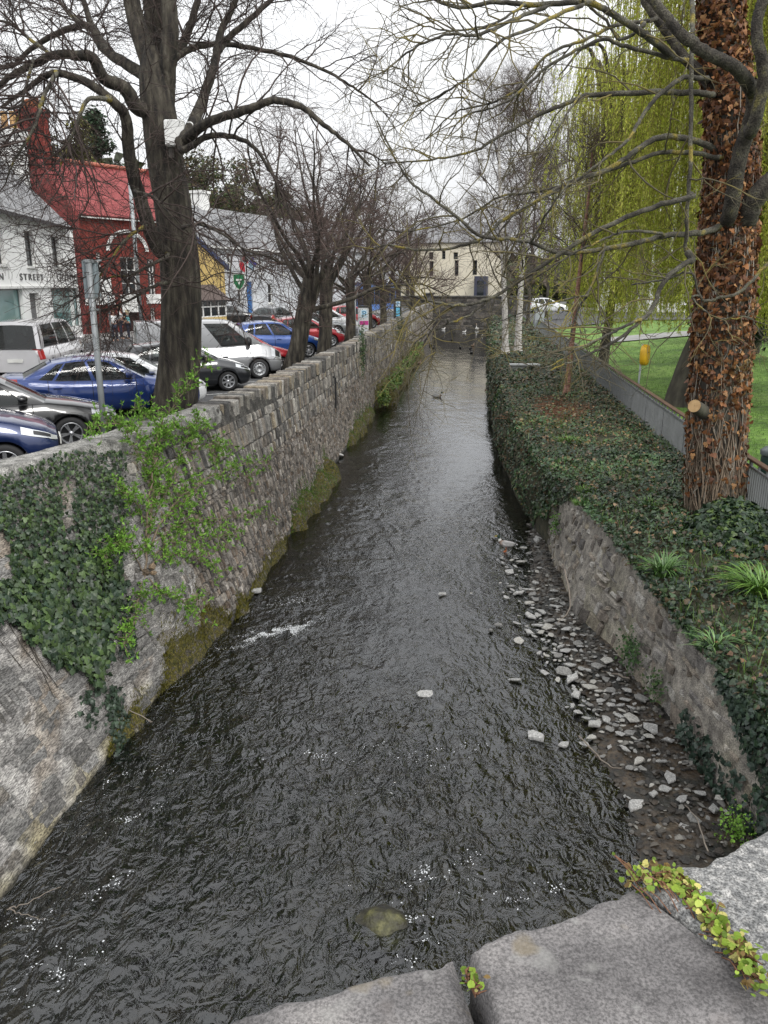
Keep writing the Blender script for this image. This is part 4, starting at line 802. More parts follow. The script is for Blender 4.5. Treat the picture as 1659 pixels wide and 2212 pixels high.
# ================================================================ VEHICLES
CGL = glass('car_glass', (.62, .68, .66), .42, .015, (.015, .018, .018))
DGL = glass('tinted_glass', (.2, .22, .22), .2, .015, (.012, .014, .014))
LAMP = plain('lamp_clear', (.62, .64, .66), .08, .35, 1); RED = plain('tail_red', (.38, .012, .012), .12, 0, 1); UND = plain('underbody', (.01, .01, .01), .9); SEAT = plain('seat_cloth', (.035, .035, .037), .9)
PLATE = plain('plate_white', (.72, .72, .68), .5)
def paint(name, c, metal=.35, rough=.32): return plain(name, c, rough, metal, 1.0, .5, .04)
def interp(pts): return curve(sorted(pts))
def make_car(name, P, pm):
    """P: profile parameters in metres (x forward, y left, z up, ground z=0)"""
    root = bpy.data.objects.new(name, None); COL.objects.link(root)
    L, Wd = P['L'], P['W']; hw = Wd / 2; xf, xr, R = P['xf'], P['xr'], P['R']; deck = interp(P['deck']); Ra = R * 1.13
    xs = set(np.linspace(-L / 2 + .12, L / 2 - .12, 46)); a = 1 - np.cos(np.linspace(0, pi / 2, 9))
    xs |= set(L / 2 - .34 * a); xs |= set(-L / 2 + .26 * a)
    for c in (xf, xr): xs |= set(c + Ra * np.cos(np.linspace(0, pi, 15)))
    xs = np.array(sorted(xs)); keep = [0]
    for i in range(1, len(xs)):
        if xs[i] - xs[keep[-1]] > .012: keep.append(i)
    xs = xs[keep]
    def section(x):
        df, dr = L / 2 - x, x + L / 2; nose = np.clip(df / .36, 0, 1); tail = np.clip(dr / .28, 0, 1)
        kf = (1 - (1 - nose) ** 2.2) ** .5; kt = (1 - (1 - tail) ** 2.4) ** .5
        w = hw * (.70 + .30 * kf) * (.80 + .20 * kt) * (1 - .035 * np.clip(abs(x) / (L / 2), 0, 1) ** 4)
        zd = float(deck(x)); zb = P['clear'] + .05 * (1 - kf) + .08 * (1 - kt); mid = lerp(.52, .55, 0)
        zlo, zhi = lerp(mid, zb, .62 + .38 * kf), zd
        zhi = lerp(min(zd, mid + .12), zd, .45 + .55 * min(kf, 1)) if df < .36 else lerp(min(zd, mid + .3), zd, .7 + .3 * kt)
        arch = -1
        for c in (xf, xr):
            if abs(x - c) < Ra: arch = max(arch, R + math.sqrt(max(0, Ra * Ra - (x - c) ** 2)))
        H = zhi - zlo; sh = P.get('shoulder', .80)
        pts = [(0, zlo), (w * .86, zlo), (w * .965, zlo + .07), (w * .995, zlo + H * .32), (w, zlo + H * .55), (w * .985, zlo + H * sh - .015), (w * .965, zlo + H * sh + .015), (w * .925, zhi - .035), (w * .88, zhi), (w * .45, zhi + P.get('crown', .035)), (0, zhi + P.get('crown', .035) * 1.25)]
        if arch > 0:
            pts = [(y, max(z, arch + k * .0015) if k < 8 else z) for k, (y, z) in enumerate(pts)]
            pts = [(y + (.012 if 2 <= k <= 4 else 0), z) for k, (y, z) in enumerate(pts)]
        return np.array(pts)
    secs = np.array([section(x) for x in xs]); n, m = secs.shape[:2]
    full = np.concatenate([secs, secs[:, -2:0:-1] * [-1, 1]], 1); k2 = full.shape[1]; G = np.dstack([np.repeat(xs[:, None], k2, 1), full])
    g = MB(); i, j = np.meshgrid(np.arange(n - 1), np.arange(k2), indexing='ij'); i, j = i.ravel(), j.ravel(); j2 = (j + 1) % k2
    F = np.c_[i * k2 + j, i * k2 + j2, (i + 1) * k2 + j2, (i + 1) * k2 + j]; jj = np.minimum(j, k2 - 1 - j); xm = (xs[i] + xs[i + 1]) / 2
    inarch = (np.abs(xm - xf) < Ra) | (np.abs(xm - xr) < Ra); cab = (xm < P['xa'] - .05) & (xm > P['xc'] + .05)
    dark = (jj == 0) | ((jj == 1) & inarch); inn = cab & (jj >= 8)
    low = (jj >= 1) & (jj <= 2) & ~dark if P.get('dark_sill') else np.zeros_like(dark)
    g.add(G.reshape(-1, 3), F[~dark & ~inn & ~low], 0); base = g.n - n * k2
    for msk, mi in ((dark | low, 1), (inn, 2)):
        if msk.any(): g.f.append((F[msk] + base, mi, True))
    for e in (0, n - 1): g.f.append((np.arange(k2)[None] + base + e * k2, 0, False))
    # ---- greenhouse
    xa, xat, xct, xc = P['xa'], P['xat'], P['xct'], P['xc']; roof = interp(P['roof']); wr = P['wr'] * hw; wb = hw * .905
    nu, nv = 60, 10; u = np.linspace(0, 1, nu); wins = P['wins']
    u = np.array(sorted(set(np.round(np.r_[u, [q for w in wins for q in w]], 5)))); v = np.array([0, .07, .2, .4, .6, .8, .9, .94, 1.0])
    def side(uu, vv, sgn, off=0):
        xb = lerp(xa, xc, uu); xt = lerp(xat, xct, uu); zb_ = deck(xb) - .03; zt = roof(xt)
        bul = .035 * np.sin(np.clip(vv, 0, 1) * pi); y = lerp(wb, wr, vv) + bul + off - .05 * np.clip((uu - .8) / .2, 0, 1) ** 2 * vv * P.get('taper', 1)
        return np.stack([lerp(xb, xt, vv), sgn * y, lerp(zb_, zt, vv)], -1)
    Uu, Vv = np.meshgrid(u, v, indexing='ij'); gi, gj = np.meshgrid(np.arange(len(u) - 1), np.arange(len(v) - 1), indexing='ij'); um = (u[:-1] + u[1:]) / 2; vm = (v[:-1] + v[1:]) / 2
    isg = np.zeros((len(u) - 1, len(v) - 1), bool)
    for a_, b_ in wins: isg |= ((um > a_) & (um < b_))[:, None] & ((vm > .07) & (vm < .9))[None]
    for sgn in (1, -1):
        S_ = side(Uu, Vv, sgn).reshape(-1, 3); f = np.stack([gi * len(v) + gj, gi * len(v) + gj + 1, (gi + 1) * len(v) + gj + 1, (gi + 1) * len(v) + gj], -1)
        g.add(S_, f[~isg], 0)
    ny = 13; yv = np.linspace(-1, 1, ny); xr_ = np.linspace(xat, xct, 20)
    ru = (xr_ - xat) / (xct - xat); wtop = (wr - .05 * np.clip((ru - .8) / .2, 0, 1) ** 2 * P.get('taper', 1))
    RX = xr_[:, None] + 0 * yv; endw = np.clip(1 - np.abs(ru - 0) / .12, 0, 1)[:, None] * .07 * (1 - yv[None] ** 2)
    rg = np.stack([RX + endw, wtop[:, None] * yv[None], roof(xr_)[:, None] + .055 * (1 - yv[None] ** 2) ** .8], -1); g.grid(rg, 0)
    def screen(x0, x1, z0, z1, w0, w1, bulge, top, sgn):
        t = np.linspace(0, 1, 9)[:, None]; y = yv[None]
        return np.stack([lerp(x0, x1, t) + sgn * bulge * (1 - y ** 2) * (1 - t * .55), lerp(w0, w1, t) * y + 0 * t, lerp(z0, z1, t) + .055 * (1 - y ** 2) ** .8 * t + .02 * (1 - y ** 2) * (1 - t)], -1)
    ws = screen(xa, xat, float(deck(xa)) - .03, float(roof(xat)), wb, wr, .14, 0, 1); rs = screen(xc, xct, float(deck(xc)) - .03, float(roof(xct)), wb, wr - .05 * P.get('taper', 1), .07, 0, -1)
    for q in (ws, rs): g.grid(q[:, :2], 0); g.grid(q[:, -2:], 0); g.grid(q[-2:, 1:-1], 0)
    if P.get('solid_rear'): g.grid(rs[:, 1:-1], 0)
    body = g.build('body', [pm, UND, SEAT], root); body.data.materials[0] = pm
    o_ = MB(); o_.grid(ws[:-1, 1:-1] ); o_.build('windscreen', [CGL], root)
    if not P.get('solid_rear'): o_ = MB(); o_.grid(rs[:-1, 1:-1]); o_.build('rear_window', [P.get('rgl', CGL)], root)
    for sgn in (1, -1):
        for a_, b_ in wins:
            uu = np.linspace(a_, b_, 12); vv = np.array([.07, .2, .4, .6, .8, .9]); A, B = np.meshgrid(uu, vv, indexing='ij'); o_ = MB(); o_.grid(side(A, B, sgn, -.008)); o_.build('side_window', [P.get('sgl', CGL) if a_ > .3 else CGL], root)
        t_ = MB()
        # dark window surround + door seams
        for a_, b_ in wins:
            for aa, bb, c_, d_ in ((a_, b_, .045, .075), (a_, b_, .895, .915)):
                A, B = np.meshgrid(np.linspace(aa, bb, 12), [c_, d_], indexing='ij'); t_.grid(side(A, B, sgn, .004))
        t_.build('window_trim', [P.get('trim', DARK)], root)
    # ---- surface patches
    def surf(x, s, off=0, sgn=1):
        x = np.asarray(x, float); s = np.asarray(s, float); out = np.zeros(x.shape + (3,))
        for idx in np.ndindex(x.shape):
            q = section(float(x[idx])); k = min(int(s[idx]), m - 2); f = s[idx] - k; p = q[k] * (1 - f) + q[k + 1] * f; d = q[min(k + 1, m - 1)] - q[max(k - 1, 0)]; nrm = np.array([d[1], -d[0]]); nrm = nrm / (np.linalg.norm(nrm) + 1e-9)
            p = p + nrm * off; out[idx] = (x[idx] + (off if x[idx] > L / 2 - .3 else (-off if x[idx] < -L / 2 + .25 else 0)), sgn * p[0], p[1])
        return out
    def patch(name, x0, x1, s0, s1, m_, off=.008, sgn=1, nx=8, ns=6, skew=0):
        T, Q = np.meshgrid(np.linspace(0, 1, nx), np.linspace(0, 1, ns), indexing='ij'); X = lerp(x0, x1, T) + skew * Q; X = np.clip(X, -L / 2 + .004, L / 2 - .004); o_ = MB(); o_.grid(surf(X, lerp(s0, s1, Q), off, sgn)); return o_.build(name, [m_], root)
    for sgn in (1, -1):
        hl = P.get('lamp', (L / 2 - .5, L / 2 - .03, 5.9, 7.5)); h_ = patch('headlight', *hl, LAMP, .012, sgn, 9, 6, P.get('lskew', .0))
        T, Q = np.meshgrid(np.linspace(.35, .8, 5), np.linspace(.25, .75, 4), indexing='ij'); o_ = MB(); o_.grid(surf(np.clip(lerp(hl[0], hl[1], T), -9, L / 2 - .01), lerp(hl[2], hl[3], Q), .018, sgn)); o_.build('reflector', [DARK], h_)
        tl = P.get('tail', (-L / 2 + .02, -L / 2 + .3, 4.6, 7.2)); patch('tail_light', *tl, RED, .012, sgn, 6, 6)
        for xd in P['doors']:
            o_ = MB(); s = np.linspace(1.9, 8.0, 20); X0 = np.full(20, xd); A = surf(X0 - .007, s, .003, sgn); B = surf(X0 + .007, s, .003, sgn); o_.grid(np.stack([A, B], 1)); o_.build('door_seam', [UND], root)
        for xh in P['handles']:
            o_ = MB(); p = surf(np.array([xh]), np.array([5.0]), .02, sgn)[0]; o_.box(p + np.array([0, 0, .0]), (.2, .035, .035), 0, 0, None, .012); o_.build('door_handle', [P.get('hm', pm)], root)
        o_ = MB(); mz = float(deck(xa)) + .08; my = sgn * (wb + .13); mx = xa - P.get('mirr', .42)
        o_.lathe([(.001, -.09), (.07, -.075), (.105, -.02), (.11, .04), (.1, .075), (.001, .078)], (0, 0, 0), 12, 0, 'x'); 
        vv = o_.v[-1]; vv[:, 0] *= -1; vv[:, 2] *= .72 * P.get('mh', 1); vv[:, 1] *= 1.1; vv += np.array([mx, my, mz + .03]); o_.box((mx, sgn * (wb + .03), mz - .02), (.06, .16, .04)); o_.build('wing_mirror', [P.get('mm', pm)], root)
    # bumpers, grille, plates
    o_ = MB(); y = np.linspace(-.34, .34, 9); s_ = [surf(np.full(9, L / 2 - .03), np.full(9, 5.6 + 0 * y))]; gz = float(section(L / 2 - .03)[5][1])
    gx = L / 2 - .035; o_.grid(np.stack([np.stack([gx + .05 - .1 * y ** 2, y * 1.15, np.full(9, gz + dz)], -1) for dz in (-.05, .04)], 1)); o_.grid(np.stack([np.stack([gx + .06 - .1 * y ** 2, y * 1.35, np.full(9, P['clear'] + dz)], -1) for dz in (.1, .24)], 1)); o_.build('grille', [DARK], root)
    for xx, s2 in ((L / 2 + .035, 1), (-L / 2 - .025, -1)):
        o_ = MB(); o_.box((xx, 0, P['clear'] + (.3 if s2 > 0 else P.get('rpz', .42))), (.02, .5, .11)); pl = o_.build('number_plate', [PLATE], root)
    # seats and headrests
    for sx in P['seats']:
        for sy in (-.36, .36):
            o_ = MB(); zz = P.get('seatz', .45); t = np.linspace(0, 1, 8); prof = np.c_[sx - .0 - .18 * t, np.full(8, sy), zz + .62 * t]
            V = np.stack([prof + np.array([dx, dy, 0]) for dx, dy in ((-.05, -.22), (.05, -.22), (.05, .22), (-.05, .22))], 1); o_.grid(V, 0, None, True); o_.box((sx - .2, sy, zz + .72), (.1, .26, .2), 0, 0, None, .04); o_.box((sx + .2, sy, zz), (.5, .44, .14), 0, 0, None, .05); o_.build('seat', [SEAT], root)
    # ---- wheels
    t_ = MB(); t_.lathe([(R * .66, -.10), (R * .80, -.115), (R * .94, -.10), (R, -.06), (R, .06), (R * .94, .10), (R * .80, .115), (R * .66, .10)], (0, 0, 0), 28, 0, 'y')
    rm = MB(); st = P.get('rim', 'spoke'); rm.lathe([(R * .67, -.10), (R * .67, .10), (R * .64, .108), (R * .60, .095), (R * .58, .03), (R * .58, -.10)], (0, 0, 0), 28, 0, 'y')
    rm.lathe([(.001, -.02), (R * .59, -.02)], (0, 0, 0), 24, 1, 'y')
    if st == 'steel':
        rm.lathe([(.001, .05), (R * .2, .055), (R * .25, .09), (R * .38, .085), (R * .42, .05), (R * .56, .06), (R * .6, .09)], (0, 0, 0), 24, 2, 'y')
        for k in range(12): a = k * pi / 6; rm.lathe([(.001, .0), (R * .055, .0)], (cos(a) * R * .49, .062, sin(a) * R * .49), 8, 1, 'y')
    else:
        ns = 5 if st == 'spoke' else 7
        for k in range(ns):
            for da in ((-.13, .13) if st == 'spoke' else (0,)):
                a = k * 2 * pi / ns + .3; p0 = np.array([cos(a) * R * .12, .075, sin(a) * R * .12]); p1 = np.array([cos(a + da) * R * .61, .088, sin(a + da) * R * .61]); tn = np.array([-sin(a), 0, cos(a)]) * R * (.05 if st == 'spoke' else .1)
                V = np.array([p0 - tn, p0 + tn, p1 + tn * .9, p1 - tn * .9]); V2 = V - [0, .04, 0]; rm.add(np.vstack([V, V2]), np.array([[0, 1, 2, 3], [0, 4, 5, 1], [1, 5, 6, 2], [2, 6, 7, 3], [3, 7, 4, 0]]), 0, None, False)
        rm.lathe([(.001, .1), (R * .12, .095), (R * .16, .07), (R * .16, .03)], (0, 0, 0), 14, 0, 'y')
    w0 = None
    for x_ in (xf, xr):
        for sgn in (1, -1):
            if w0 is None:
                w0 = t_.build('wheel', [RUBBER], root); rim0 = rm.build('rim', [CHROME, DARK, plain('steel_wheel', (.4, .41, .42), .45, .5)], w0); w = w0
            else: w = w0.copy(); COL.objects.link(w); w.parent = root; r2 = rim0.copy(); COL.objects.link(r2); r2.parent = w
            w.location = (x_, sgn * (hw - .125), R); w.rotation_euler = (0, rnd(0, 6), 0 if sgn > 0 else pi)
            if sgn < 0: w.rotation_euler = (0, rnd(0, 6), pi)
    return root
def profile(kind):
    if kind == 'saloon':
        L = 4.55; return dict(L=L, W=1.82, xf=1.36, xr=-1.42, R=.325, clear=.2, deck=[(2.3, .62), (2.1, .72), (1.5, .86), (.95, .95), (.2, .93), (-1.0, .96), (-1.65, 1.03), (-2.1, 1.05), (-2.28, 1.0)], roof=[(.2, 1.36), (-.2, 1.415), (-.6, 1.41), (-1.15, 1.33)], xa=.98, xat=.18, xct=-1.12, xc=-1.8, wr=.66,
                            wins=[(.10, .42), (.455, .75), (.775, .88)], doors=[.72, -.28, -1.25], handles=[-.1, -1.05], seats=[.1, -.8], tail=(-L / 2 + .02, -L / 2 + .38, 5.2, 7.6))
    if kind == 'hatch':
        L = 3.9; return dict(L=L, W=1.7, xf=1.2, xr=-1.27, R=.295, clear=.19, deck=[(1.95, .62), (1.8, .72), (1.35, .86), (.92, .96), (.2, .93), (-1.0, .98), (-1.75, 1.02), (-1.95, .92)], roof=[(.2, 1.36), (-.2, 1.435), (-.7, 1.44), (-1.45, 1.36)], xa=.98, xat=.2, xct=-1.42, xc=-1.8, wr=.68,
                            wins=[(.10, .43), (.465, .72), (.745, .86)], doors=[.7, -.22, -1.0], handles=[-.05, -.85], seats=[.1, -.75], tail=(-L / 2 + .02, -L / 2 + .22, 5.2, 8.0), rim='hub')
    if kind == 'cargo':
        L = 4.8; return dict(L=L, W=1.9, xf=1.55, xr=-1.5, R=.335, clear=.24, deck=[(2.4, .8), (2.25, .95), (1.9, 1.1), (1.6, 1.18), (.5, 1.1), (-2.0, 1.1), (-2.4, 1.1)], roof=[(.75, 1.86), (.45, 1.93), (-1.0, 1.95), (-2.36, 1.91)], xa=1.72, xat=.72, xct=-2.36, xc=-2.4, wr=.80, taper=0, crown=.03,
                            wins=[(.085, .335)], doors=[1.35, .28], handles=[.4], seats=[.35], seatz=.75, lamp=(2.4 - .42, 2.4 - .06, 5.6, 7.6), tail=(-2.4 + .015, -2.4 + .16, 3.4, 7.4), rim='steel', dark_sill=0, mh=2.0, hm=DARK, mm=DARK, mirr=.5, solid_rear=False, rgl=DGL, shoulder=.62)
    if kind == 'people':
        L = 4.95; return dict(L=L, W=1.92, xf=1.6, xr=-1.65, R=.33, clear=.22, deck=[(2.48, .75), (2.3, .92), (1.9, 1.05), (1.65, 1.12), (.5, 1.08), (-2.0, 1.1), (-2.48, 1.08)], roof=[(.8, 1.83), (.45, 1.9), (-1.0, 1.92), (-2.4, 1.88)], xa=1.78, xat=.8, xct=-2.38, xc=-2.46, wr=.80, taper=0, crown=.03,
                            wins=[(.085, .27), (.30, .57), (.60, .93)], doors=[1.3, .35, -.9], handles=[.5, .2], seats=[.35, -.7], seatz=.7, tail=(-2.48 + .015, -2.48 + .2, 4.2, 8.4), sgl=DGL, rgl=DGL, rpz=.45, shoulder=.7)
    if kind == 'suv':
        P = profile('hatch'); P.update(L=4.1, W=1.78, R=.34, clear=.24, xf=1.28, xr=-1.3); P['deck'] = [(2.05, .72), (1.85, .86), (1.35, .98), (.95, 1.05), (.2, 1.02), (-1.0, 1.08), (-1.8, 1.12), (-2.05, 1.0)]; P['roof'] = [(.2, 1.5), (-.2, 1.6), (-.8, 1.6), (-1.5, 1.5)]; P['tail'] = (-2.05 + .02, -2.05 + .24, 5.2, 8.0); P.pop('lamp', 0); return P
PNT = {k: paint('paint_' + k, c, mt) for k, c, mt in [('deep_blue', (.007, .02, .085), .3), ('black', (.008, .008, .009), .1), ('mid_blue', (.01, .04, .19), .3), ('white', (.75, .76, .77), 0), ('charcoal', (.018, .02, .024), .3), ('silver', (.34, .345, .355), .5), ('pale_silver', (.66, .65, .66), .35), ('red', (.36, .012, .02), .1), ('bright_blue', (.015, .07, .3), .2), ('cherry', (.3, .01, .02), .2), ('grey', (.25, .26, .27), .5), ('dark_red', (.12, .012, .015), .2)]}
TPL = {}
def place(kind, px, py, lz, anchor, head, pnt, label, scale=1.0, rim=None):
    """the car's local anchor point (x, y) at height lz above the ground is seen at picture point (px, py)"""
    key = kind
    if key not in TPL: TPL[key] = make_car('parked_car' if kind not in ('cargo', 'people') else 'parked_van', profile(kind), PNT[pnt]); o = TPL[key]
    else:
        o = copy_tree(TPL[key]); old = TPL[key].children[0].data.materials[0]
        for c in o.children:
            for s_, sl in enumerate(c.material_slots):
                if sl.material == old or (sl.material and sl.material.name.startswith('paint_')): sl.link = 'OBJECT'; sl.material = PNT[pnt]
    gz = {'far': 3.55}.get(None, GZ) if py > 655 or px < 830 else 3.555
    p = atz(px, py, gz + lz * scale); a = R_(head); x, y = anchor[0] * scale, anchor[1] * scale
    o.location = (p[0] - (x * cos(a) - y * sin(a)), p[1] - (x * sin(a) + y * cos(a)), gz); o.rotation_euler = (0, 0, a); o.scale = (scale,) * 3
    return tag(o, label, 'van' if kind in ('cargo', 'people') else 'car', 'parked vehicles beside the canal')
V_ = []
place('saloon', 155, 937, .325, (1.36, -.91), 33, 'black', 'black saloon with pale headlamp, second from the nearest end of the parking row')
place('saloon', 172, 768, 1.46, (-.45, 0), 30, 'mid_blue', 'mid blue four-door saloon parked behind the grey sign pole')
place('hatch', 122, 938, .62, (1.93, -.45), 30, 'deep_blue', 'dark metallic blue car, only its bonnet and headlamp in view at the left edge', 1.12)
place('hatch', 440, 830, .6, (1.9, -.5), 30, 'white', 'white hatchback half hidden between the mid blue saloon and the big bare tree')
place('hatch', 494, 824, .295, (1.2, -.85), 30, 'charcoal', 'charcoal hatchback with round badge on its wing, in front of the silver cargo van')
place('cargo', 561, 797, .335, (1.55, -.95), 27, 'silver', 'silver panel van with steel wheels and windowless cargo side')
vp = place('people', 172, 775, .3, (2.45, -.6), 100, 'pale_silver', 'pale silver passenger van seen from behind on the street by the white clinic')
place('hatch', 645, 775, .5, (1.9, -.6), 30, 'red', 'red hatchback directly behind the silver panel van, nose behind a leaning trunk')
place('hatch', 668, 757, .295, (1.2, -.85), 30, 'bright_blue', 'bright blue hatchback with five-spoke wheels between two tree trunks', 1.07)
place('hatch', 718, 737, .295, (1.2, -.85), 30, 'cherry', 'cherry red hatchback with alloy wheel beside the third trunk of the row', 1.03)
place('hatch', 738, 722, .5, (1.92, -.5), 30, 'white', 'small white hatchback beyond the cherry red one')
place('saloon', 752, 708, .5, (2.2, -.5), 30, 'grey', 'grey car with its nose behind the fourth trunk of the row')
place('hatch', 822, 690, .55, (1.92, -.4), 28, 'red', 'bright red car farthest along the parking row, near the black pay machine', 1.1)
place('hatch', 775, 700, .5, (1.9, -.5), 28, 'white', 'white car partly hidden by the blue and pink ticket machine', 1.1)
place('saloon', 537, 691, .33, (1.36, -.9), 20, 'black', 'black saloon parked broadside against the yellow house corner')
place('hatch', 565, 704, .35, (-1.95, 0), 78, 'charcoal', 'dark estate car seen from behind with red lamps in front of the pale house', 1.1)
place('hatch', 685, 668, .5, (-1.9, 0), 80, 'dark_red', 'dark red car seen from behind farther down the street', 1.15)
place('hatch', 640, 672, .5, (-1.9, 0), 80, 'white', 'white car seen from behind in front of the pale house', 1.1)
place('saloon', 430, 705, 1.0, (0, 0), 60, 'silver', 'silver car showing only its roof above the panel van', 1.0)
place('suv', 1030, 640, .5, (1.9, -.3), -28, 'white', 'white hatchback crossing the far road bridge')
place('hatch', 955, 640, .4, (0, -.8), 180, 'black', 'black car on the far road bridge beside the white one', 1.1)
place('hatch', 850, 640, .4, (0, -.8), 175, 'pale_silver', 'pale silver car on the far bridge road behind the trunks', 1.0)
place('hatch', 1185, 668, .4, (0, -.8), 5, 'white', 'white car beyond the far end of the railing', 1.1)
for c in vp.children:
    if c.name.startswith('number_plate') and c.matrix_local.translation.x < 3 and min(v.co.x for v in c.data.vertices) < 0:
        o = text_mesh('lettering', '3042', .12, .003, UND, c)
        o.location = (-2.475 - .03, -.02, .63); o.rotation_euler = (pi / 2, 0, -pi / 2)

# ================================================================ STREET FURNITURE
def pole_mesh(name, p0, p1, r, m, parent): g = MB(); g.tube([p0, p1], r, 12, cap=True); return g.build(name, [m], parent)
p = atz(225, 945, GZ)
p = aty(224, 915, 14.6); zb = GZ; X0, Y0 = float(p[0]), 14.6
t = empty('street_sign', 'galvanised pole with the blank back of a grey sign box by the near parking bays', 'sign', (X0, Y0, GZ)); q = aty(196, 560, 14.6)
pole_mesh('pole', (0, 0, 0), (float(q[0] - X0) * .15, 0, q[2] - GZ), .057, GREYST, t)
g = MB(); z0, z1 = aty(205, 645, 14.6)[2] - GZ, aty(195, 562, 14.6)[2] - GZ; g.box((-.03, .1, (z0 + z1) / 2), (.26, .05, z1 - z0), .25, 0, None, .012); g.box((-.0, .14, (z0 + z1) / 2), (.22, .02, z1 - z0 - .06), .25); g.build('sign_panel', [plain('sign_back_grey', (.28, .33, .35), .5, .2)], t)
for z in (z1 - .03, z0 + .02, z0 - .2): g = MB(); g.lathe([(.06, -.025), (.066, -.02), (.066, .02), (.06, .025)], (0, 0, z), 14); g.box((.02, .08, z), (.14, .1, .03)); g.build('clamp', [GREYST], t)
g = MB(); g.box((0.05, .08, z1 + .0), (.32, .04, .03), .25); g.build('bracket', [GREYST], t)
# camera mast / lamp column behind the tree in front of the red house
b = atz(309, 742, GZ); t = empty('lamp_column', 'grey street lamp column in front of the red public house', 'street lamp', b); H = 9.6
pole_mesh('column', (0, 0, 0), (0, 0, H), .1, GREYST, t); g = MB(); g.tube(smooth([(0, 0, H - .3), (.1, -.05, H + .3), (.6, -.3, H + .55), (1.1, -.5, H + .55)], 5), .05, 8); g.build('arm', [GREYST], t)
g = MB(); g.box((1.3, -.6, H + .52), (.7, .3, .14), -.4, 0, None, .05); g.build('lantern', [WHITE], t)
b = atz(243, 745, GZ); t = empty('traffic_sign', 'slim white post with a small parking plate outside the red public house', 'sign', b); pole_mesh('pole', (0, 0, 0), (0, 0, 3.4), .05, GREYST, t); g = MB(); g.box((0, -.07, 3.0), (.5, .03, .8), .3, 0, None, .01); g.build('sign_panel', [WHITE], t)
# ticket machines
def pay(px, py, base_y, label, black, hgt):
    b = atz(px, base_y, GZ); t = empty('ticket_machine', label, 'ticket machine', b, .35); s = hgt
    g = MB(); g.box((0, 0, s / 2), (.55, .36, s), 0, 0, None, .03); g.box((0, 0, s + .05), (.62, .44, .1), 0, 1, None, .03); g.build('casing', [DARK if black else plain('casing_white', (.7, .72, .74), .5), DARK], t)
    g = MB()
    if black: g.box((0, -.185, s * .5), (.3, .02, s * .35), 0, 0)
    else: g.box((0, -.185, s * .12), (.5, .02, s * .24), 0, 0); g.box((0, -.185, s * .55), (.5, .02, s * .12), 0, 1)
    g.build('panel', [plain('panel_blue', (.15, .5, .72), .4), plain('panel_pink', (.6, .06, .3), .4)], t)
    g = MB(); g.box((0, -.186, s * .82), (.36, .02, .42), 0, 0); o = g.build('parking_plate', [plain('plate_pale', (.6, .75, .85), .4)], t)
    l = text_mesh('lettering', 'P', .46, .004, plain('letter_blue', (.03, .25, .5), .5), o, 'CENTER'); l.location = (0, -.2, s * .82 - .16); l.rotation_euler = (pi / 2, 0, 0)
    return t
pay(785, 720, 737, 'parking ticket machine with blue, pink and white front and a P', False, 1.85)
pay(858, 672, 700, 'black parking ticket machine with a P near the end of the wall', True, 1.9)
b = atz(768, 738, GZ); t = empty('traffic_sign', 'thin grey sign post beside the blue and pink ticket machine', 'sign', b); pole_mesh('pole', (0, 0, 0), (0, 0, 3.0), .045, GREYST, t); g = MB(); g.box((0, -.06, 2.75), (.34, .025, .5), .3, 0, None, .01); g.build('sign_panel', [GREYST], t)
# bench near the end of wall: life buoy on the park side
t0 = aty(1378, 830, 29.0); lx, ly = float(t0[0]), 29.0; lzg = float(lawn_z(np.array(lx), np.array(ly)))
zt = aty(1385, 745, 29.0)[2]
t = empty('lifebuoy_station', 'yellow lifebuoy housing on a galvanised post behind the railing', 'lifebuoy', (lx, ly, lzg)); pole_mesh('post', (0, 0, 0), (.05, 0, zt - lzg + .03), .035, GREYST, t)
g = MB(); hz = zt - lzg - .34; an = np.linspace(0, 2 * pi, 28, endpoint=False)
ring = [np.stack([np.full(28, x), .3 * s_ * np.sign(np.cos(an)) * np.abs(np.cos(an)) ** .8, hz + .36 * s_ * np.sign(np.sin(an)) * np.abs(np.sin(an)) ** .7], -1) for x, s_ in ((.0, .93), (.02, 1), (.14, 1), (.19, .93), (.21, .7), (.215, .01))]
g.grid(np.array(ring), 0, None, True); g.grid(np.array([ring[0], ring[0] * [1, 0, 0] + [0, 0, hz]]), 0, None, True); o = g.build('housing', [plain('buoy_yellow', (.62, .36, .015), .4)], t); o.location = (.06, 0, 0); o.rotation_euler = (0, 0, R_(-28))
g = MB(); g.box((.218, .0, hz + .1), (.006, .14, .02)); k = g.build('handle', [DARK], o)
# park bench
def bench(px, py, Y, label, head):
    b = aty(px, py, Y); z = float(lawn_z(np.array(b[0]), np.array(Y))) + .07; t = empty('park_bench', label, 'bench', (b[0], Y, z), head)
    g = MB(); [g.box((0, -.18 + k * .12, .45), (2.2, .1, .04)) for k in range(4)]; g.build('seat', [plain('bench_wood', (.04, .036, .032), .7)], t); g = MB(); [g.box((0, .24 + k * .03, .6 + k * .13), (2.2, .035, .1)) for k in range(3)]; g.build('backrest', [bpy.data.materials['bench_wood']], t)
    for x in (-.95, .95): g = MB(); g.box((x, -.18, .22), (.06, .06, .44)); g.box((x, .2, .45), (.06, .06, .9)); g.box((x, 0, .64), (.06, .45, .05)); g.build('leg', [DARK], t)
bench(1537, 722, 57.5, 'long dark park bench on the path left of the ivy trunk', -.2); bench(1610, 722, 57.8, 'dark park bench half hidden behind the ivy-covered trunk', -.2)
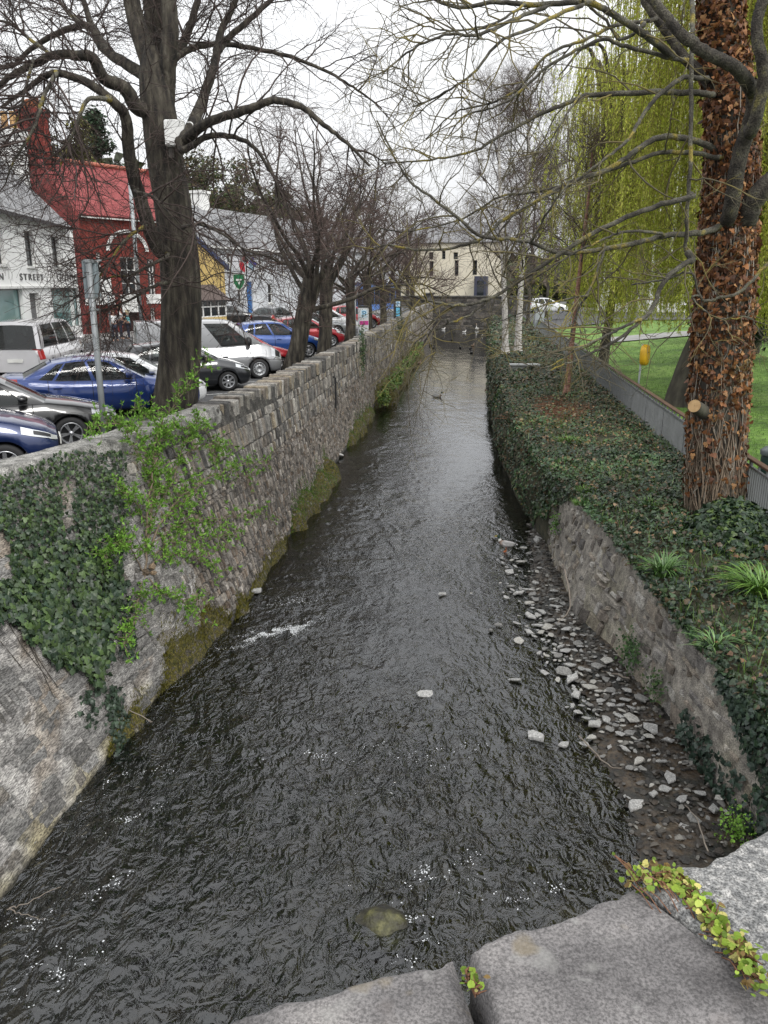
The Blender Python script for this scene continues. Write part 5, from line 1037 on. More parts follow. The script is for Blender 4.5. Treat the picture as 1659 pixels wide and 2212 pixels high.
# litter bin
b = aty(1657, 985, 17.2); bx, bz = float(b[0]) + .16, float(lawn_z(np.array(6.3), np.array(17.2))); t = empty('litter_bin', 'dark green litter bin cut by the right edge behind the railing', 'bin', (bx, 17.2, bz)); top = aty(1650, 968, 17.2)[2] - bz
g = MB(); g.lathe([(.22, .02), (.25, .1), (.27, top - .2), (.25, top - .15)], (0, 0, 0), 20); g.build('body', [plain('bin_green', (.012, .04, .03), .5)], t); g = MB(); g.lathe([(.29, top - .14), (.3, top - .05), (.22, top + .02), (.001, top + .05)], (0, 0, 0), 20); g.build('lid', [plain('bin_lid', (.1, .12, .12), .4)], t)
l = text_mesh('lettering', 'LITTER', .16, .003, WHITE, t); l.location = (-.15, -.285, top - .42); l.rotation_euler = (pi / 2, 0, 0)
# box on the tree, with its white cable
ELB = empty('junction_box', 'white electrical box strapped high on the big bare tree', 'electrical box', aty(378, 288, 16.4))
g = MB(); g.box((0, 0, 0), (.38, .16, .47), .12, 0, None, .02); g.box((-.0, -.085, 0), (.34, .012, .43), .12); [g.box((x, -.1, z), (.02, .01, .02), .12, 1) for x in (.14,) for z in (-.18, .18)]; g.build('casing', [WHITE, DARK], ELB)
g = MB(); g.tube(smooth([(.1, .02, -.24), (.25, .0, -.33), (.4, 0, -.1), (.36, 0, .16), (.24, .05, .2)], 6), .012, 6); g.build('cable', [WHITE], ELB); g = MB(); g.box((-.12, .06, -.3), (.09, .05, .25)); g.build('bracket', [plain('bracket_wood', (.1, .09, .08), .8)], ELB)

# ================================================================ RAILING on the right bank
FG = plain('railing_grey', (.2, .205, .215), .5, .2); RAILM = plain('brown_handrail', (.1, .055, .035), .6)
rl = empty('park_railing', 'grey vertical-bar park railing with flat brown handrail along the ivy bank', 'railing', (5.5, 30, 1.85))
yy = 6.0; pn = 0
while yy < 77:
    seg = 2.5; y1 = min(yy + seg, 78); a = np.array([float(FX(yy)), yy]); b = np.array([float(FX(y1)), y1]); d = (b - a) / np.linalg.norm(b - a); Ls = np.linalg.norm(b - a); ang = math.atan2(d[1], d[0]); g = MB(); step = .115 if yy < 40 else .16
    for s_ in np.arange(.06, Ls - .02, step):
        c = a + d * s_; g.box((c[0], c[1], 2.35), (.03, .04, 1.02), ang)
    c = (a + b) / 2; g.box((c[0], c[1], 2.86), (Ls - .06, .05, .03), ang); g.box((c[0], c[1], 1.86), (Ls - .06, .05, .03), ang); fixp(g.build('bar_panel', [FG], rl))
    g = MB(); g.box((a[0], a[1], 2.4), (.07, .012, 1.15), ang); 
    for s_ in np.arange(.3, Ls, .42): c2 = a + d * s_; g.box((c2[0], c2[1], 2.93), (.02, .04, .12), ang)
    fixp(g.build('post', [FG], rl))
    g = MB(); g.box((c[0], c[1], 3.01), (Ls - .004, .13, .05), ang, 0, None, .01); fixp(g.build('handrail', [RAILM if yy < 32 else plain('weathered_handrail', (.1, .085, .06), .7)], rl)); yy += seg
g = MB(); g.box((6.12, 78.2, 2.7), (.9, .3, 2.0), .3, 0, None, .03); fixp(g.build('end_pillar', [plain('pillar_grey', (.3, .32, .34), .6)], rl))
# ================================================================ TREES
def perp(t):
    a = np.array([rnd(-1, 1), rnd(-1, 1), rnd(-1, 1)]); a = a - t * (a @ t); return a / (np.linalg.norm(a) + 1e-9)
class Cfg:
    def __init__(s, **k): s.__dict__.update(dict(n=(6, 4, 3), L=(1.6, .8, .35), r=(.02, .008, .004), trop=(-.05, -.12, -.1), jit=.22, spread=.8, seg=(.22, .16, .12), up=.15)); s.__dict__.update(k)
def grow(mb, p, d, L, r, lvl, c, mat=0):
    k = max(3, int(L / c.seg[lvl]) + 1); P = [np.array(p)]; d = unit(d)
    for i in range(k):
        d = unit(d + np.array([random.gauss(0, c.jit), random.gauss(0, c.jit), random.gauss(0, c.jit * .7) + c.trop[lvl]])); P.append(P[-1] + d * (L / k))
    P = np.array(P); rr = np.linspace(r, max(r * .3, .0022), len(P)); mb.tube(P, rr, (5, 4, 3)[lvl], mat)
    if lvl < 2 and lvl + 1 < len(c.n) + 1: spawn(mb, P, rr, lvl + 1, c, mat)
def spawn(mb, P, rr, lvl, c, mat=0, t0=.15, mult=1.0):
    n = c.n[lvl]; n = int(n * mult * rnd(.7, 1.3) + .5)
    for _ in range(n):
        t = t0 + (1 - t0) * random.random() ** .85; x = t * (len(P) - 1); i = min(int(x), len(P) - 2); f = x - i; p = P[i] * (1 - f) + P[i + 1] * f; tg = unit(P[i + 1] - P[i])
        d = tg * rnd(.3, 1.0) + perp(tg) * c.spread + np.array([0, 0, c.up]); r0 = min(c.r[lvl] * rnd(.7, 1.3), (rr[i] if hasattr(rr, '__len__') else rr) * .8)
        grow(mb, p, d, c.L[lvl] * rnd(.5, 1.4) * (1.15 - .5 * t), r0, lvl, c, mat)
def trunk_tube(mb, P, r, k=18, seed=0, knob=.1, mat=0):
    S_ = smooth(P, 10); R2 = np.interp(np.linspace(0, 1, len(S_)), np.linspace(0, 1, len(r)), r); n = len(S_); t = unit(np.gradient(S_, axis=0)); a = unit(np.cross(t, [0, 1, 0])); b = np.cross(t, a); an = np.linspace(0, 2 * pi, k, endpoint=False)
    h = np.r_[0, np.cumsum(np.linalg.norm(np.diff(S_, axis=0), axis=1))]
    A, H = np.meshgrid(an, h); nz = 1 + knob * 2 * (fbm(np.cos(A) * 1.3 + 5, H * .9 + np.sin(A) * 1.3, seed, 3) - .45) + knob * .5 * (fbm(A * 4, H * 1.2, seed + 3, 2) - .4)
    V = S_[:, None] + (R2[:, None] * nz)[..., None] * (np.cos(A)[..., None] * a[:, None] + np.sin(A)[..., None] * b[:, None]); mb.grid(V, mat, None, True); return S_, R2
SEEN = []
def proj(P):
    q = np.asarray(P) - CAM; z = q @ _F; return np.c_[CX + FPX * (q @ _R) / z, CY - FPX * (q @ _U) / z]
def note(S_): SEEN.append(np.c_[proj(S_), S_[:, 1]])
def limb(mb, tw, pts, Y0, Y1, r0, r1, cfg, mult=1.0, t0=.25, mat=0, bow=0, tmat=0, n=6):
    k = len(pts)
    if SEEN:                                            # a limb grows out of the nearest wood already there
        A = np.vstack(SEEN); d = np.hypot(A[:, 0] - pts[0][0], A[:, 1] - pts[0][1]); i = int(np.argmin(d))
        if d[i] < 60:
            if d[i] > 4: pts = [tuple(A[i, :2])] + list(pts); k += 1
            Y1 += (A[i, 2] - Y0); Y0 = A[i, 2]
    P = [aty(x, y, lerp(Y0, Y1, i / (k - 1)) + bow * sin(pi * i / (k - 1))) for i, (x, y) in enumerate(pts)]; S_ = smooth(P, n); S_[1:] += RNG.normal(0, .006, S_[1:].shape); note(S_); rr = np.linspace(0, 1, len(S_)) ** .8 * (r1 - r0) + r0; rr[0] *= .2
    mb.tube(S_, rr, 8, mat); spawn(tw, S_, rr, 0, cfg, tmat, t0, mult); return S_, rr
Z2 = lambda pts: [(x * .5, y * .5) for x, y in pts]
def leafscatter(mb, pos, nrm, size, kind, cols, tilt=.5, down=.4, mat=0, tint=None):
    """leaf-shaped faces set on positions, facing roughly along nrm"""
    if kind == 'ivy': T = np.array([(0, 0, 0), (.34, -.1, .02), (.52, .22, -.03), (.28, .38, .03), (.3, .62, -.02), (0, 1.0, -.1), (-.3, .62, -.02), (-.28, .38, .03), (-.52, .22, -.03), (-.34, -.1, .02), (0, .36, .06)]); F = np.array([(10, i, (i + 1)) for i in range(9)] + [(10, 9, 0)])
    elif kind == 'lobe': T = np.array([(0, 0, 0), (.5, .25, -.04), (.25, .6, .02), (0, 1, -.1), (-.25, .6, .02), (-.5, .25, -.04)]); F = np.array([(0, 1, 2), (0, 2, 3), (0, 3, 4), (0, 4, 5)])
    elif kind == 'lance': T = np.array([(0, 0, 0), (.15, .35, .04), (.0, 1, -.12), (-.15, .35, .04)]); F = np.array([(0, 1, 2), (0, 2, 3)])
    elif kind == 'round': T = np.array([(0, 0, 0), (.35, -.05, 0), (.5, .3, .03), (.38, .7, 0), (.12, .85, .03), (0, .95, -.05), (-.12, .85, .03), (-.38, .7, 0), (-.5, .3, .03), (-.35, -.05, 0)]); F = np.array([(0, i, i + 1) for i in range(1, 9)])
    else: T = np.array([(-.5, 0, 0), (.5, 0, 0), (.35, 1, -.15), (-.35, 1, -.15)]); F = np.array([(0, 1, 2), (0, 2, 3)])
    n = len(pos)
    if n == 0: return
    N = unit(nrm + tilt * RNG.normal(0, 1, (n, 3))); g_ = RNG.normal(0, 1, (n, 3)) + np.array([0, 0, -2.2 * down]); t = unit(g_ - N * (g_ * N).sum(1, keepdims=True)); b = np.cross(N, t)
    s = np.broadcast_to(np.asarray(size, float), (n,))[:, None, None]; V = pos[:, None] + s * (T[None, :, :1] * b[:, None] + T[None, :, 1:2] * t[:, None] + T[None, :, 2:] * N[:, None])
    cols = np.asarray(cols); c = cols[RNG.integers(0, len(cols), n)] * (.65 + .7 * RNG.random((n, 1))) * (1 if tint is None else tint)
    mb.add(V.reshape(-1, 3), (np.arange(n)[:, None, None] * len(T) + F[None]).reshape(-1, 3), mat, np.repeat(c, len(T), 0), False)

# ---- the big bare lime on the left
LC = Cfg(n=(12, 8, 4), L=(2.1, 1.0, .45), r=(.017, .0075, .004), trop=(-.03, -.07, -.05), jit=.2, spread=.75)
YT = 16.9
t1 = empty('lime_tree', 'big bare lime tree with thick dark trunk carrying a white box', 'tree', atz(375, 947, GZ))
tr, tw, lb_ = MB(), MB(), MB()
P = [aty(x, y, YT) for x, y in ((372, 960), (376, 900), (388, 780), (391, 650), (382, 520), (366, 400), (354, 300), (340, 220), (330, 160), (326, 100))]; S0, _ = trunk_tube(tr, P, [.6, .5, .43, .4, .39, .37, .36, .33, .26, .12], 30, 3, .15); SEEN.clear(); note(S0)
mid = lambda pts, **k: pts
LMB = [
    ([(600, 470), (540, 380), (450, 340), (400, 250), (330, 240), (230, 240), (100, 300), (20, 350), (-60, 420)], .17, .04, -1.5, 1.3), ([(620, 320), (510, 255), (440, 200), (390, 115), (280, 130), (150, 200), (60, 280), (-40, 300)], .15, .03, 1.5, 1.2),
    ([(490, 240), (440, 180), (400, 120), (360, 0), (330, -120)], .1, .05, 1, .8), ([(690, 1080), (614, 888), (560, 674), (544, 514), (500, 450), (380, 360), (230, 316), (110, 390), (10, 460)], .19, .03, -1.8, 1.3),
    ([(790, 610), (850, 560), (920, 520), (1050, 480), (1180, 435), (1300, 460), (1400, 540), (1500, 620), (1600, 720)], .13, .02, -2.5, 1.2), ([(790, 650), (900, 590), (1000, 590), (1100, 640), (1190, 780), (1210, 900)], .085, .015, -1, 1.2),
    ([(720, 300), (760, 250), (830, 210), (950, 190), (1150, 220), (1300, 260), (1450, 330), (1560, 400), (1650, 470)], .1, .015, 2, 1.2), ([(780, 640), (830, 540), (880, 420), (930, 260), (950, 150), (1000, 40), (1040, -60)], .14, .05, 1.5, .9),
    ([(945, 215), (980, 170), (1060, 100), (1170, 0), (1250, -80)], .1, .04, .5, .8), ([(740, 260), (800, 170), (850, 20), (870, -80)], .13, .06, 1.2, .7), ([(690, 470), (640, 250), (590, 100), (550, -80)], .24, .16, .3, .4), ([(700, 470), (690, 240), (680, 100), (690, -80)], .19, .12, 1, .5),
    ([(715, 480), (725, 260), (738, 120), (720, -80)], .21, .15, -.6, .4), ([(690, 440), (660, 240), (645, 100), (635, -80)], .17, .1, .8, .5), ([(470, 430), (380, 430), (330, 540), (280, 660), (250, 760)], .06, .012, -1, 1.2), ([(240, 320), (180, 440), (150, 550), (60, 700), (20, 800)], .05, .012, -1.5, 1.3),
    ([(700, 1225), (650, 1245), (590, 1280), (480, 1330), (380, 1350)], .05, .012, -1.2, 1.2), ([(720, 1110), (640, 1150), (560, 1190), (470, 1200), (400, 1260)], .05, .012, -1, 1.2), ([(620, 980), (560, 1020), (500, 1090), (440, 1180), (400, 1240)], .05, .01, -1.3, 1.2), ([(590, 830), (660, 850), (740, 930), (850, 1040)], .045, .01, -1.2, 1.0),
    ([(800, 980), (860, 970), (960, 1010), (1060, 1080), (1180, 1110)], .04, .01, -1.2, 1.1), ([(220, 240), (120, 160), (40, 100), (-60, 90)], .05, .02, 1, 1.2), ([(400, 130), (300, 60), (230, -40)], .06, .03, .8, 1), ([(140, 270), (100, 420), (60, 560), (10, 640)], .035, .01, -1, 1.2)]
for pts, r0, r1, dy, ml in LMB: limb(lb_ if r0 <= .06 and pts[-1][0] < 420 else tr, tw, Z2(pts), YT - .15, YT + dy, r0, r1, LC, ml, .22, 0, .4 * dy)
fixp(tr.build('trunk', [BARKG], t1)); fixp(lb_.build('lichen_branches', [LICHEN], t1)); fixp(tw.build('crown', [TWIG], t1))

# ---- the ivy-clad tree on the right, its lichen branches over the water
YR = 15.9; RC = Cfg(n=(9, 4, 2), L=(1.6, .6, .25), r=(.014, .007, .004), trop=(-.03, -.05, -.03), jit=.24, spread=.75, up=.05)
t2 = empty('ivy_tree', 'old tree clad in dead brown ivy, its lichen-yellow branches over the water', 'tree', atz(1545, 1108, 1.9))
tr, tw, br_, bd_ = MB(), MB(), MB(), MB(); TP = [aty(x, y, YR) for x, y in ((1541, 1180), (1543, 1100), (1546, 1000), (1550, 900), (1562, 700), (1574, 500), (1582, 330), (1574, 200), (1562, 80), (1552, -60))]
TS, TR = trunk_tube(tr, TP, [.62, .53, .49, .48, .45, .41, .37, .34, .31, .28], 28, 9, .13); SEEN.clear(); note(TS)
Dz = lambda pts: [(829.5 + x * .5, y * .5) for x, y in pts]
RL = [([(1480, 960), (1500, 900), (1530, 700), (1585, 520), (1600, 400), (1620, 380), (1720, 300)], .15, .12, -1.3, .2), ([(1598, 410), (1560, 340), (1500, 280), (1380, 220), (1300, 160), (1240, 100), (1130, -40)], .12, .07, -1.8, .5), ([(1560, 960), (1600, 860), (1680, 780), (1760, 700)], .2, .17, -.8, .2),
      ([(1450, 420), (1380, 330), (1300, 250), (1230, 150), (1150, 40), (1100, -60)], .12, .07, -.2, .5), ([(1590, 560), (1640, 330), (1610, 130), (1650, -60)], .12, .08, -1.0, .3),
      ([(1420, 410), (1340, 400), (1150, 400), (900, 410), (780, 450), (640, 510), (480, 600), (380, 655), (200, 690), (0, 705)], .065, .012, -2.0, 1.1), ([(1500, 690), (1400, 630), (1250, 590), (1150, 610), (1050, 680), (950, 740), (800, 790), (620, 890), (500, 960), (420, 1030), (280, 1075), (130, 1078), (10, 1060), (-60, 1080)], .062, .014, -2.5, 1.2),
      ([(1400, 1000), (1320, 1010), (1200, 1020), (1050, 1060), (850, 1090), (750, 1090), (600, 1040), (420, 1020), (330, 950), (200, 850), (100, 770), (30, 650), (-30, 520)], .06, .012, -2.8, 1.1), ([(1450, 680), (1330, 660), (1200, 660), (1080, 700), (900, 760), (780, 800), (640, 830), (500, 850), (330, 950), (100, 1000), (-20, 985)], .05, .01, -1.6, 1.1),
      ([(1390, 340), (1300, 335), (1240, 370), (1150, 450), (1100, 530), (1050, 610), (950, 690), (800, 800), (600, 900), (500, 1000), (460, 1060)], .05, .01, -3.0, 1.0), ([(1290, 260), (1050, 200), (950, 170), (830, 220), (700, 290), (560, 420), (450, 470), (350, 500), (280, 580)], .045, .01, -2.2, 1.1),
      ([(1260, 250), (1170, 180), (1080, 120), (950, 40), (870, 10), (640, 20), (480, 10), (320, 30), (200, -10)], .07, .025, -2.2, 1.1), ([(1150, 90), (1000, 110), (850, 180), (700, 240), (560, 400), (400, 460), (300, 490), (180, 600)], .04, .01, -1.2, 1.2), ([(870, 15), (760, 60), (620, 130), (500, 180), (380, 320), (240, 410), (120, 465)], .036, .01, -2.6, 1.1),
      ([(720, 20), (550, 90), (400, 150), (260, 150), (100, 230), (-10, 320)], .034, .01, -2.9, 1.2), ([(600, 22), (480, 100), (330, 130), (200, 120), (60, 60)], .025, .008, -2, 1.1), ([(1340, -60), (1335, 100), (1330, 300), (1325, 600), (1325, 720), (1310, 900), (1308, 1000), (1300, 1085)], .04, .03, -2.6, .5),
      ([(1200, 1010), (1050, 1000), (960, 1030), (830, 1090), (650, 1200), (560, 1260)], .03, .008, -2.2, .9), ([(640, 1040), (700, 930), (760, 840), (800, 790)], .025, .012, -2.4, .5), ([(1120, 110), (1020, 170), (960, 90), (880, 20)], .035, .02, -1.6, .6), ([(840, 420), (760, 540), (730, 640), (650, 790)], .022, .008, -2, .9)]
for pts, r0, r1, dy, ml in RL: limb(bd_ if r0 > .1 else br_, tw, Dz(pts), YR - .25 + (dy * .3 if dy < -1.5 else 0), YR + dy, r0, r1, RC, ml, .25, 0, .3 * dy)
D5 = lambda pts: [(1013.9 + x * .389, 553 + y * .389) for x, y in pts]
for pts, r0, r1, a, b in ((D5([(1240, 20), (1200, 40), (1080, 140), (1020, 290), (960, 350), (830, 460), (700, 530), (560, 590), (430, 640)]), .06, .012, 15.2, 13.2), (D5([(965, 345), (860, 390), (760, 440), (600, 515), (470, 600), (370, 640)]), .03, .008, 14.0, 13.0), (D5([(750, -60), (740, 0), (670, 180), (590, 330), (565, 450), (545, 500)]), .03, .01, 14.2, 13.4),
                          (D5([(1700, 0), (1640, 60), (1500, 200), (1400, 230), (1290, 240), (1230, 95), (1080, 130), (900, 160)]), .035, .014, 14.6, 14.0), (D5([(1240, 230), (1340, 330), (1450, 350), (1560, 345), (1620, 450), (1610, 540)]), .02, .006, 14.4, 14.2), ([(1490, 425), (1390, 455), (1280, 505), (1196, 558), (1107, 616), (1066, 641), (1024, 655), (985, 660), (940, 652), (905, 644), (871, 633), (840, 600)], .05, .01, 14.8, 12.6), ([(1066, 641), (1007, 683), (949, 708), (941, 738), (938, 766), (916, 794), (905, 806)], .022, .006, 13.8, 13.0),
                          ([(940, 712), (912, 728), (890, 750), (880, 760)], .014, .005, 13.2, 12.8), ([(966, 690), (930, 690), (890, 668), (860, 640)], .014, .005, 13.2, 12.6), (D5([(640, 220), (500, 250), (360, 290), (200, 350), (60, 420)]), .02, .006, 14, 12.8)):
    limb(br_, tw, pts, a, b, r0, r1, RC, 1.0, .2)
fixp(tr.build('trunk', [BARK], t2)); o = fixp(br_.build('branches', [LICHEN], t2)); fixp(bd_.build('main_limbs', [LIMBD], t2)); fixp(tw.build('crown', [mat('lichen_twig', [(.06, .052, .035), (.1, .085, .05), (.2, .16, .04)], 1.2, .9)], t2))
# dead ivy: leaves and pale stems clinging to the trunk
hh = np.r_[0, np.cumsum(np.linalg.norm(np.diff(TS, axis=0), axis=1))]
def on_trunk(h, a, off):
    c = np.stack([np.interp(h, hh, TS[:, k]) for k in range(3)], -1); r = np.interp(h, hh, TR); d = np.stack([np.cos(a), np.sin(a), 0 * a], -1); return c + d * (r + off)[..., None] if np.ndim(off) else c + d * (r * 1.02 + off)[..., None], d
n = 11000; h = 1.1 + (hh[-1] - 1.1) * RNG.random(n); dens = np.interp(h, [1.1, 2.3, 3.4, 4.5, 9, 12], [.12, .3, .75, 1, .9, .4]); k_ = RNG.random(n) < dens; h = h[k_]; a = RNG.random(len(h)) * 2 * pi
p, d = on_trunk(h, a, .03 + .08 * RNG.random(len(h))); g = MB(); leafscatter(g, p, d, .05 + .085 * RNG.random(len(h)) ** 1.6, 'ivy', [(.16, .062, .022), (.23, .1, .038), (.1, .04, .018), (.3, .16, .07), (.07, .03, .016)], .75, .8); fixp(g.build('dead_leaves', [LEAFM], t2))
g = MB()
for k in range(520):
    h0 = rnd(.55, 6.5) if k % 3 else rnd(.5, 1.4); L = rnd(.6, 2.6); m_ = 9; hz = np.linspace(h0, h0 + L, m_); a = rnd(0, 2 * pi) + np.cumsum(RNG.normal(0, .09, m_)); p, _ = on_trunk(hz, a, .015 + np.abs(np.cumsum(RNG.normal(0, .013, m_)))); q = rnd(.6, 1.2); g.tube(p, np.linspace(.014, .006, m_) * rnd(.5, 1.2), 4, 0, np.array([(.26, .2, .15), (.14, .09, .06), (.4, .36, .31)][k % 3]) * q)
fixp(g.build('ivy_stems', [LEAFM], t2))
g = MB(); c0 = aty(1535, 900, YR - .1); c1 = aty(1500, 877, YR - .75); g.tube(np.array([c0, lerp(c0, c1, .5), c1]), [.16, .13, .118], 16); s_ = fixp(g.build('cut_limb', [BARK], t2)); d = unit(c1 - c0); a_ = unit(np.cross(d, [0, 0, 1])); b_ = np.cross(a_, d); an = np.linspace(0, 2 * pi, 22, endpoint=False)
g = MB(); rings = [[c1 + d * .006 + (a_ * cos(t) + b_ * sin(t)) * .117 * q for t in an] for q in (1, .7, .4, .05)]; g.grid(np.array(rings), 0, None, True); o = g.build('cut_face', [mat('fresh_wood', [(.36, .22, .1), (.46, .31, .15)], 12, .7)], s_); o.location = -s_.location - t2.location

# ---- row of bare trees along the wall
ROW = [((622, 810), 28.6, .31, 10.6, 'second bare tree of the row, leaning trunk right of the silver panel van', (.9, 0)), ((697, 775), 34.8, .29, 10.2, 'third bare tree of the row, trunk beside the cherry red hatchback', (.25, 0)), ((757, 745), 42.5, .25, 11, 'fourth bare tree of the row, just left of the thin grey sign post', (.1, 0)), ((797, 725), 50, .28, 10.5, 'fifth bare tree of the row, behind the blue and pink ticket machine', (0, 0)), ((830, 709), 58.5, .24, 11.5, 'sixth bare tree of the row, short dark trunk at the wall', (0, 0)), ((862, 695), 69, .22, 11, 'seventh bare tree of the row, near the black ticket machine', (0, 0)), ((885, 685), 82, .22, 12, 'farthest bare tree of the row by the bridge pillar', (0, 0))]
def bare_tree(name, base, H, r, label, lean, cfg, nl, trunk_h, bark, twm, group, cat='tree', limbL=.55, up=(.9, .35)):
    t = empty(name, label, cat, base, 0, group); tr, tw = MB(), MB(); b = np.array([0, 0, -.05]); top = np.array([lean[0], lean[1], trunk_h])
    P = [b, b + (top - b) * .3 + [.05, 0, 0], b + (top - b) * .7, top]; trunk_tube(tr, P, [r * 1.25, r * 1.0, r * .95, r * 1.0], 16, int(H * 10) % 50, .16)
    for k in range(nl):
        a = k * 2.4 + rnd(-.4, .4); u = up[0] - (up[0] - up[1]) * random.random(); d = unit(np.array([cos(a) * (1 - u * .75), sin(a) * (1 - u * .75), u])); L = H * limbL * rnd(.7, 1.15) * (.75 + .4 * u); m_ = 9; p = [top - np.array([0, 0, rnd(.0, trunk_h * .35)])]
        for i in range(m_): d = unit(d + RNG.normal(0, .13, 3) + np.array([0, 0, .05 if u > .6 else -.06])); p.append(p[-1] + d * L / m_)
        p = smooth(p, 2); rr = np.linspace(r * .3, .016, len(p)); tr.tube(p, rr, 7); spawn(tw, p, rr, 0, cfg, 0, .12, 1.0)
    spawn(tw, np.array([top * .35, top * .6, top]), np.array([.03, .03, .03]), 0, cfg, 0, 0, .8)
    tr.build('trunk', [bark], t); tw.build('crown', [twm], t); return t
GC = Cfg(n=(12, 7, 3), L=(1.8, .85, .4), r=(.02, .01, .007), trop=(-.02, -.06, -.05), jit=.22, spread=.8)
for (px, py), Y, r, H, lb, ln in ROW:
    b = atz(px, py, GZ); bare_tree('lime_tree', (b[0], Y, GZ), H, r, lb, ln, GC, 10, rnd(3.2, 3.9), BARKG, TWIGR, 'bare lime trees along the river wall')
# ---- birches on the right bank
BIRCH = mat('birch_bark', [(.04, .035, .03), (.45, .42, .4), (.62, .59, .56)], 5, .7, .3, 30, stretch=(1, 1, 3), ramp=[.34, .42, .6]); BIRCHR = mat('red_birch_bark', [(.12, .05, .035), (.25, .12, .085), (.38, .24, .19)], 6, .7, .4, 30, stretch=(1, 1, 4))
BC = Cfg(n=(10, 7, 4), L=(1.7, .9, .5), r=(.016, .009, .007), trop=(-.02, -.1, -.12), jit=.17, spread=.6, up=.2)
def birch(px, py, Y, z, H, r, label, lean, bk, lowest, nb=26):
    b = atz(px, py, z); t = empty('birch_tree', label, 'tree', (b[0], b[1], z), 0, 'birches on the right bank'); tr, tw = MB(), MB(); P = smooth([(0, 0, -.1), (lean * .2, 0, H * .2), (lean * .6, .1, H * .5), (lean, 0, H * .8), (lean * 1.1, 0, H)], 5); R2 = np.linspace(r, .03, len(P)); R2[0] *= 1.4; tr.tube(P, R2, 12)
    for k in range(nb):
        f = lowest + (1 - lowest) * (k + random.random()) / nb; x = f * (len(P) - 1); i = min(int(x), len(P) - 2); p = P[i]; a = k * 2.4; d = unit(np.array([cos(a), sin(a), 1.1])); L = H * .34 * (1.2 - f) + .6; q = [p]
        for _ in range(7): d = unit(d + RNG.normal(0, .1, 3)); q.append(q[-1] + d * L / 7)
        q = np.array(q); rr = np.linspace(r * .3 * (1.1 - f) + .012, .008, 8); tr.tube(q, rr, 5, 1); spawn(tw, q, rr, 0, BC, 0, .15, 1.15)
    tr.build('trunk', [bk, BARK], t); tw.build('crown', [TWIGR], t)
birch(1092, 762, 53, 2.0, 15, .22, 'white-stemmed birch leaning over the ivy bank, nearest the water', -.9, BIRCH, .3)
birch(1118, 757, 55, 2.0, 16, .24, 'straight white-stemmed birch just right of the leaning one', .1, BIRCH, .3)
birch(1224, 850, 31.5, 2.0, 9, .13, 'young birch with peeling reddish bark on the ivy bank by the railing', .35, BIRCHR, .5, 12)
birch(1140, 700, 74, 2.1, 16, .2, 'dark stemmed birch farther along the bank beyond the two white stems', .2, BARK, .25)
birch(1180, 690, 80, 2.2, 17, .2, 'tall birch near the end pillar of the railing', .0, BARK, .25)
birch(1010, 640, 128, 3.5, 19, .25, 'tall reddish birch on the far side of the road bridge', .0, BARK, .2)
birch(1090, 645, 122, 3.5, 20, .25, 'tall reddish birch in front of the cream hall', .3, BARK, .2)

# ---- weeping willows in the park
def willow(px, py, z, H, rad, ns, label, lean, lcol, bot, cx=0):
    b = atz(px, py, z); t = empty('willow_tree', label, 'tree', (b[0], b[1], z)); tr, tw, lf = MB(), MB(), MB(); top = np.array([lean, 0, H * .38]); trunk_tube(tr, [(0, 0, -.2), (lean * .3, 0, H * .12), (lean * .75, 0, H * .26), top], [ns / 1700, ns / 2300, ns / 2500, ns / 2900], 16, 5, .14); tips = []
    for k in range(13):
        a = k * 2 * pi / 13 + rnd(-.2, .2); R0 = rad * rnd(.55, 1.0); p = smooth([top, top + [cos(a) * R0 * .25, sin(a) * R0 * .25, H * .24], top + [cos(a) * R0 * .6 + cx * .5, sin(a) * R0 * .6, H * rnd(.42, .55)], top + [cos(a) * R0 + cx, sin(a) * R0, H * rnd(.36, .5)]], 6); tr.tube(p, np.linspace(.2, .03, len(p)), 7); tips.append(p)
    P_, C_ = [], []
    for k in range(ns):
        p = tips[k % 13 if k % 3 else int(13 * random.random() ** 1.35 * .999)]; x = (.25 + .75 * random.random() ** .7) * (len(p) - 1); i = min(int(x), len(p) - 2); s = p[i] + RNG.normal(0, rad * .13, 3) * [1, 1, .5]; zb = (bot + abs(random.gauss(0, 1.6)) + (rnd(0, 5) if random.random() < .35 else 0)) - z; L = s[2] - zb
        if L < .8: continue
        m_ = 9; q = np.zeros((m_, 3)); tt = np.linspace(0, 1, m_); o_ = RNG.normal(0, .35, 2); q[:, 0] = s[0] + o_[0] * np.sqrt(tt) * 1.6 + .05 * np.sin(tt * 7 + k); q[:, 1] = s[1] + o_[1] * np.sqrt(tt) * 1.6; q[:, 2] = s[2] + .35 * np.sin(tt * pi) * (1 - tt) - L * tt; tw.tube(q, np.linspace(.012, .005, m_), 3)
        nl = int(L * 22); u = RNG.random(nl) ** .8; P_.append(np.stack([np.interp(u, tt, q[:, j]) for j in range(3)], -1) + RNG.normal(0, .04, (nl, 3)))
    P_ = np.vstack(P_); leafscatter(lf, P_, RNG.normal(0, 1, (len(P_), 3)), .085 + .08 * RNG.random(len(P_)), 'lance', lcol, 1, 1.2)
    tr.build('trunk', [BARK], t); tw.build('hanging_twigs', [plain('willow_twig', (.2, .17, .04), .8)], t); lf.build('crown', [LEAFW], t)
WC = [(.31, .35, .07), (.39, .41, .1), (.25, .29, .05), (.44, .43, .14)]
willow(1478, 868, 2.15, 19, 6.2, 1250, 'big yellow-green weeping willow on the lawn behind the ivy-clad trunk', 1.6, WC, 4.6, .5)
willow(1302, 788, 2.4, 16, 4.2, 480, 'second weeping willow farther back on the lawn, ivy round its trunk foot', .4, WC, 4.2)
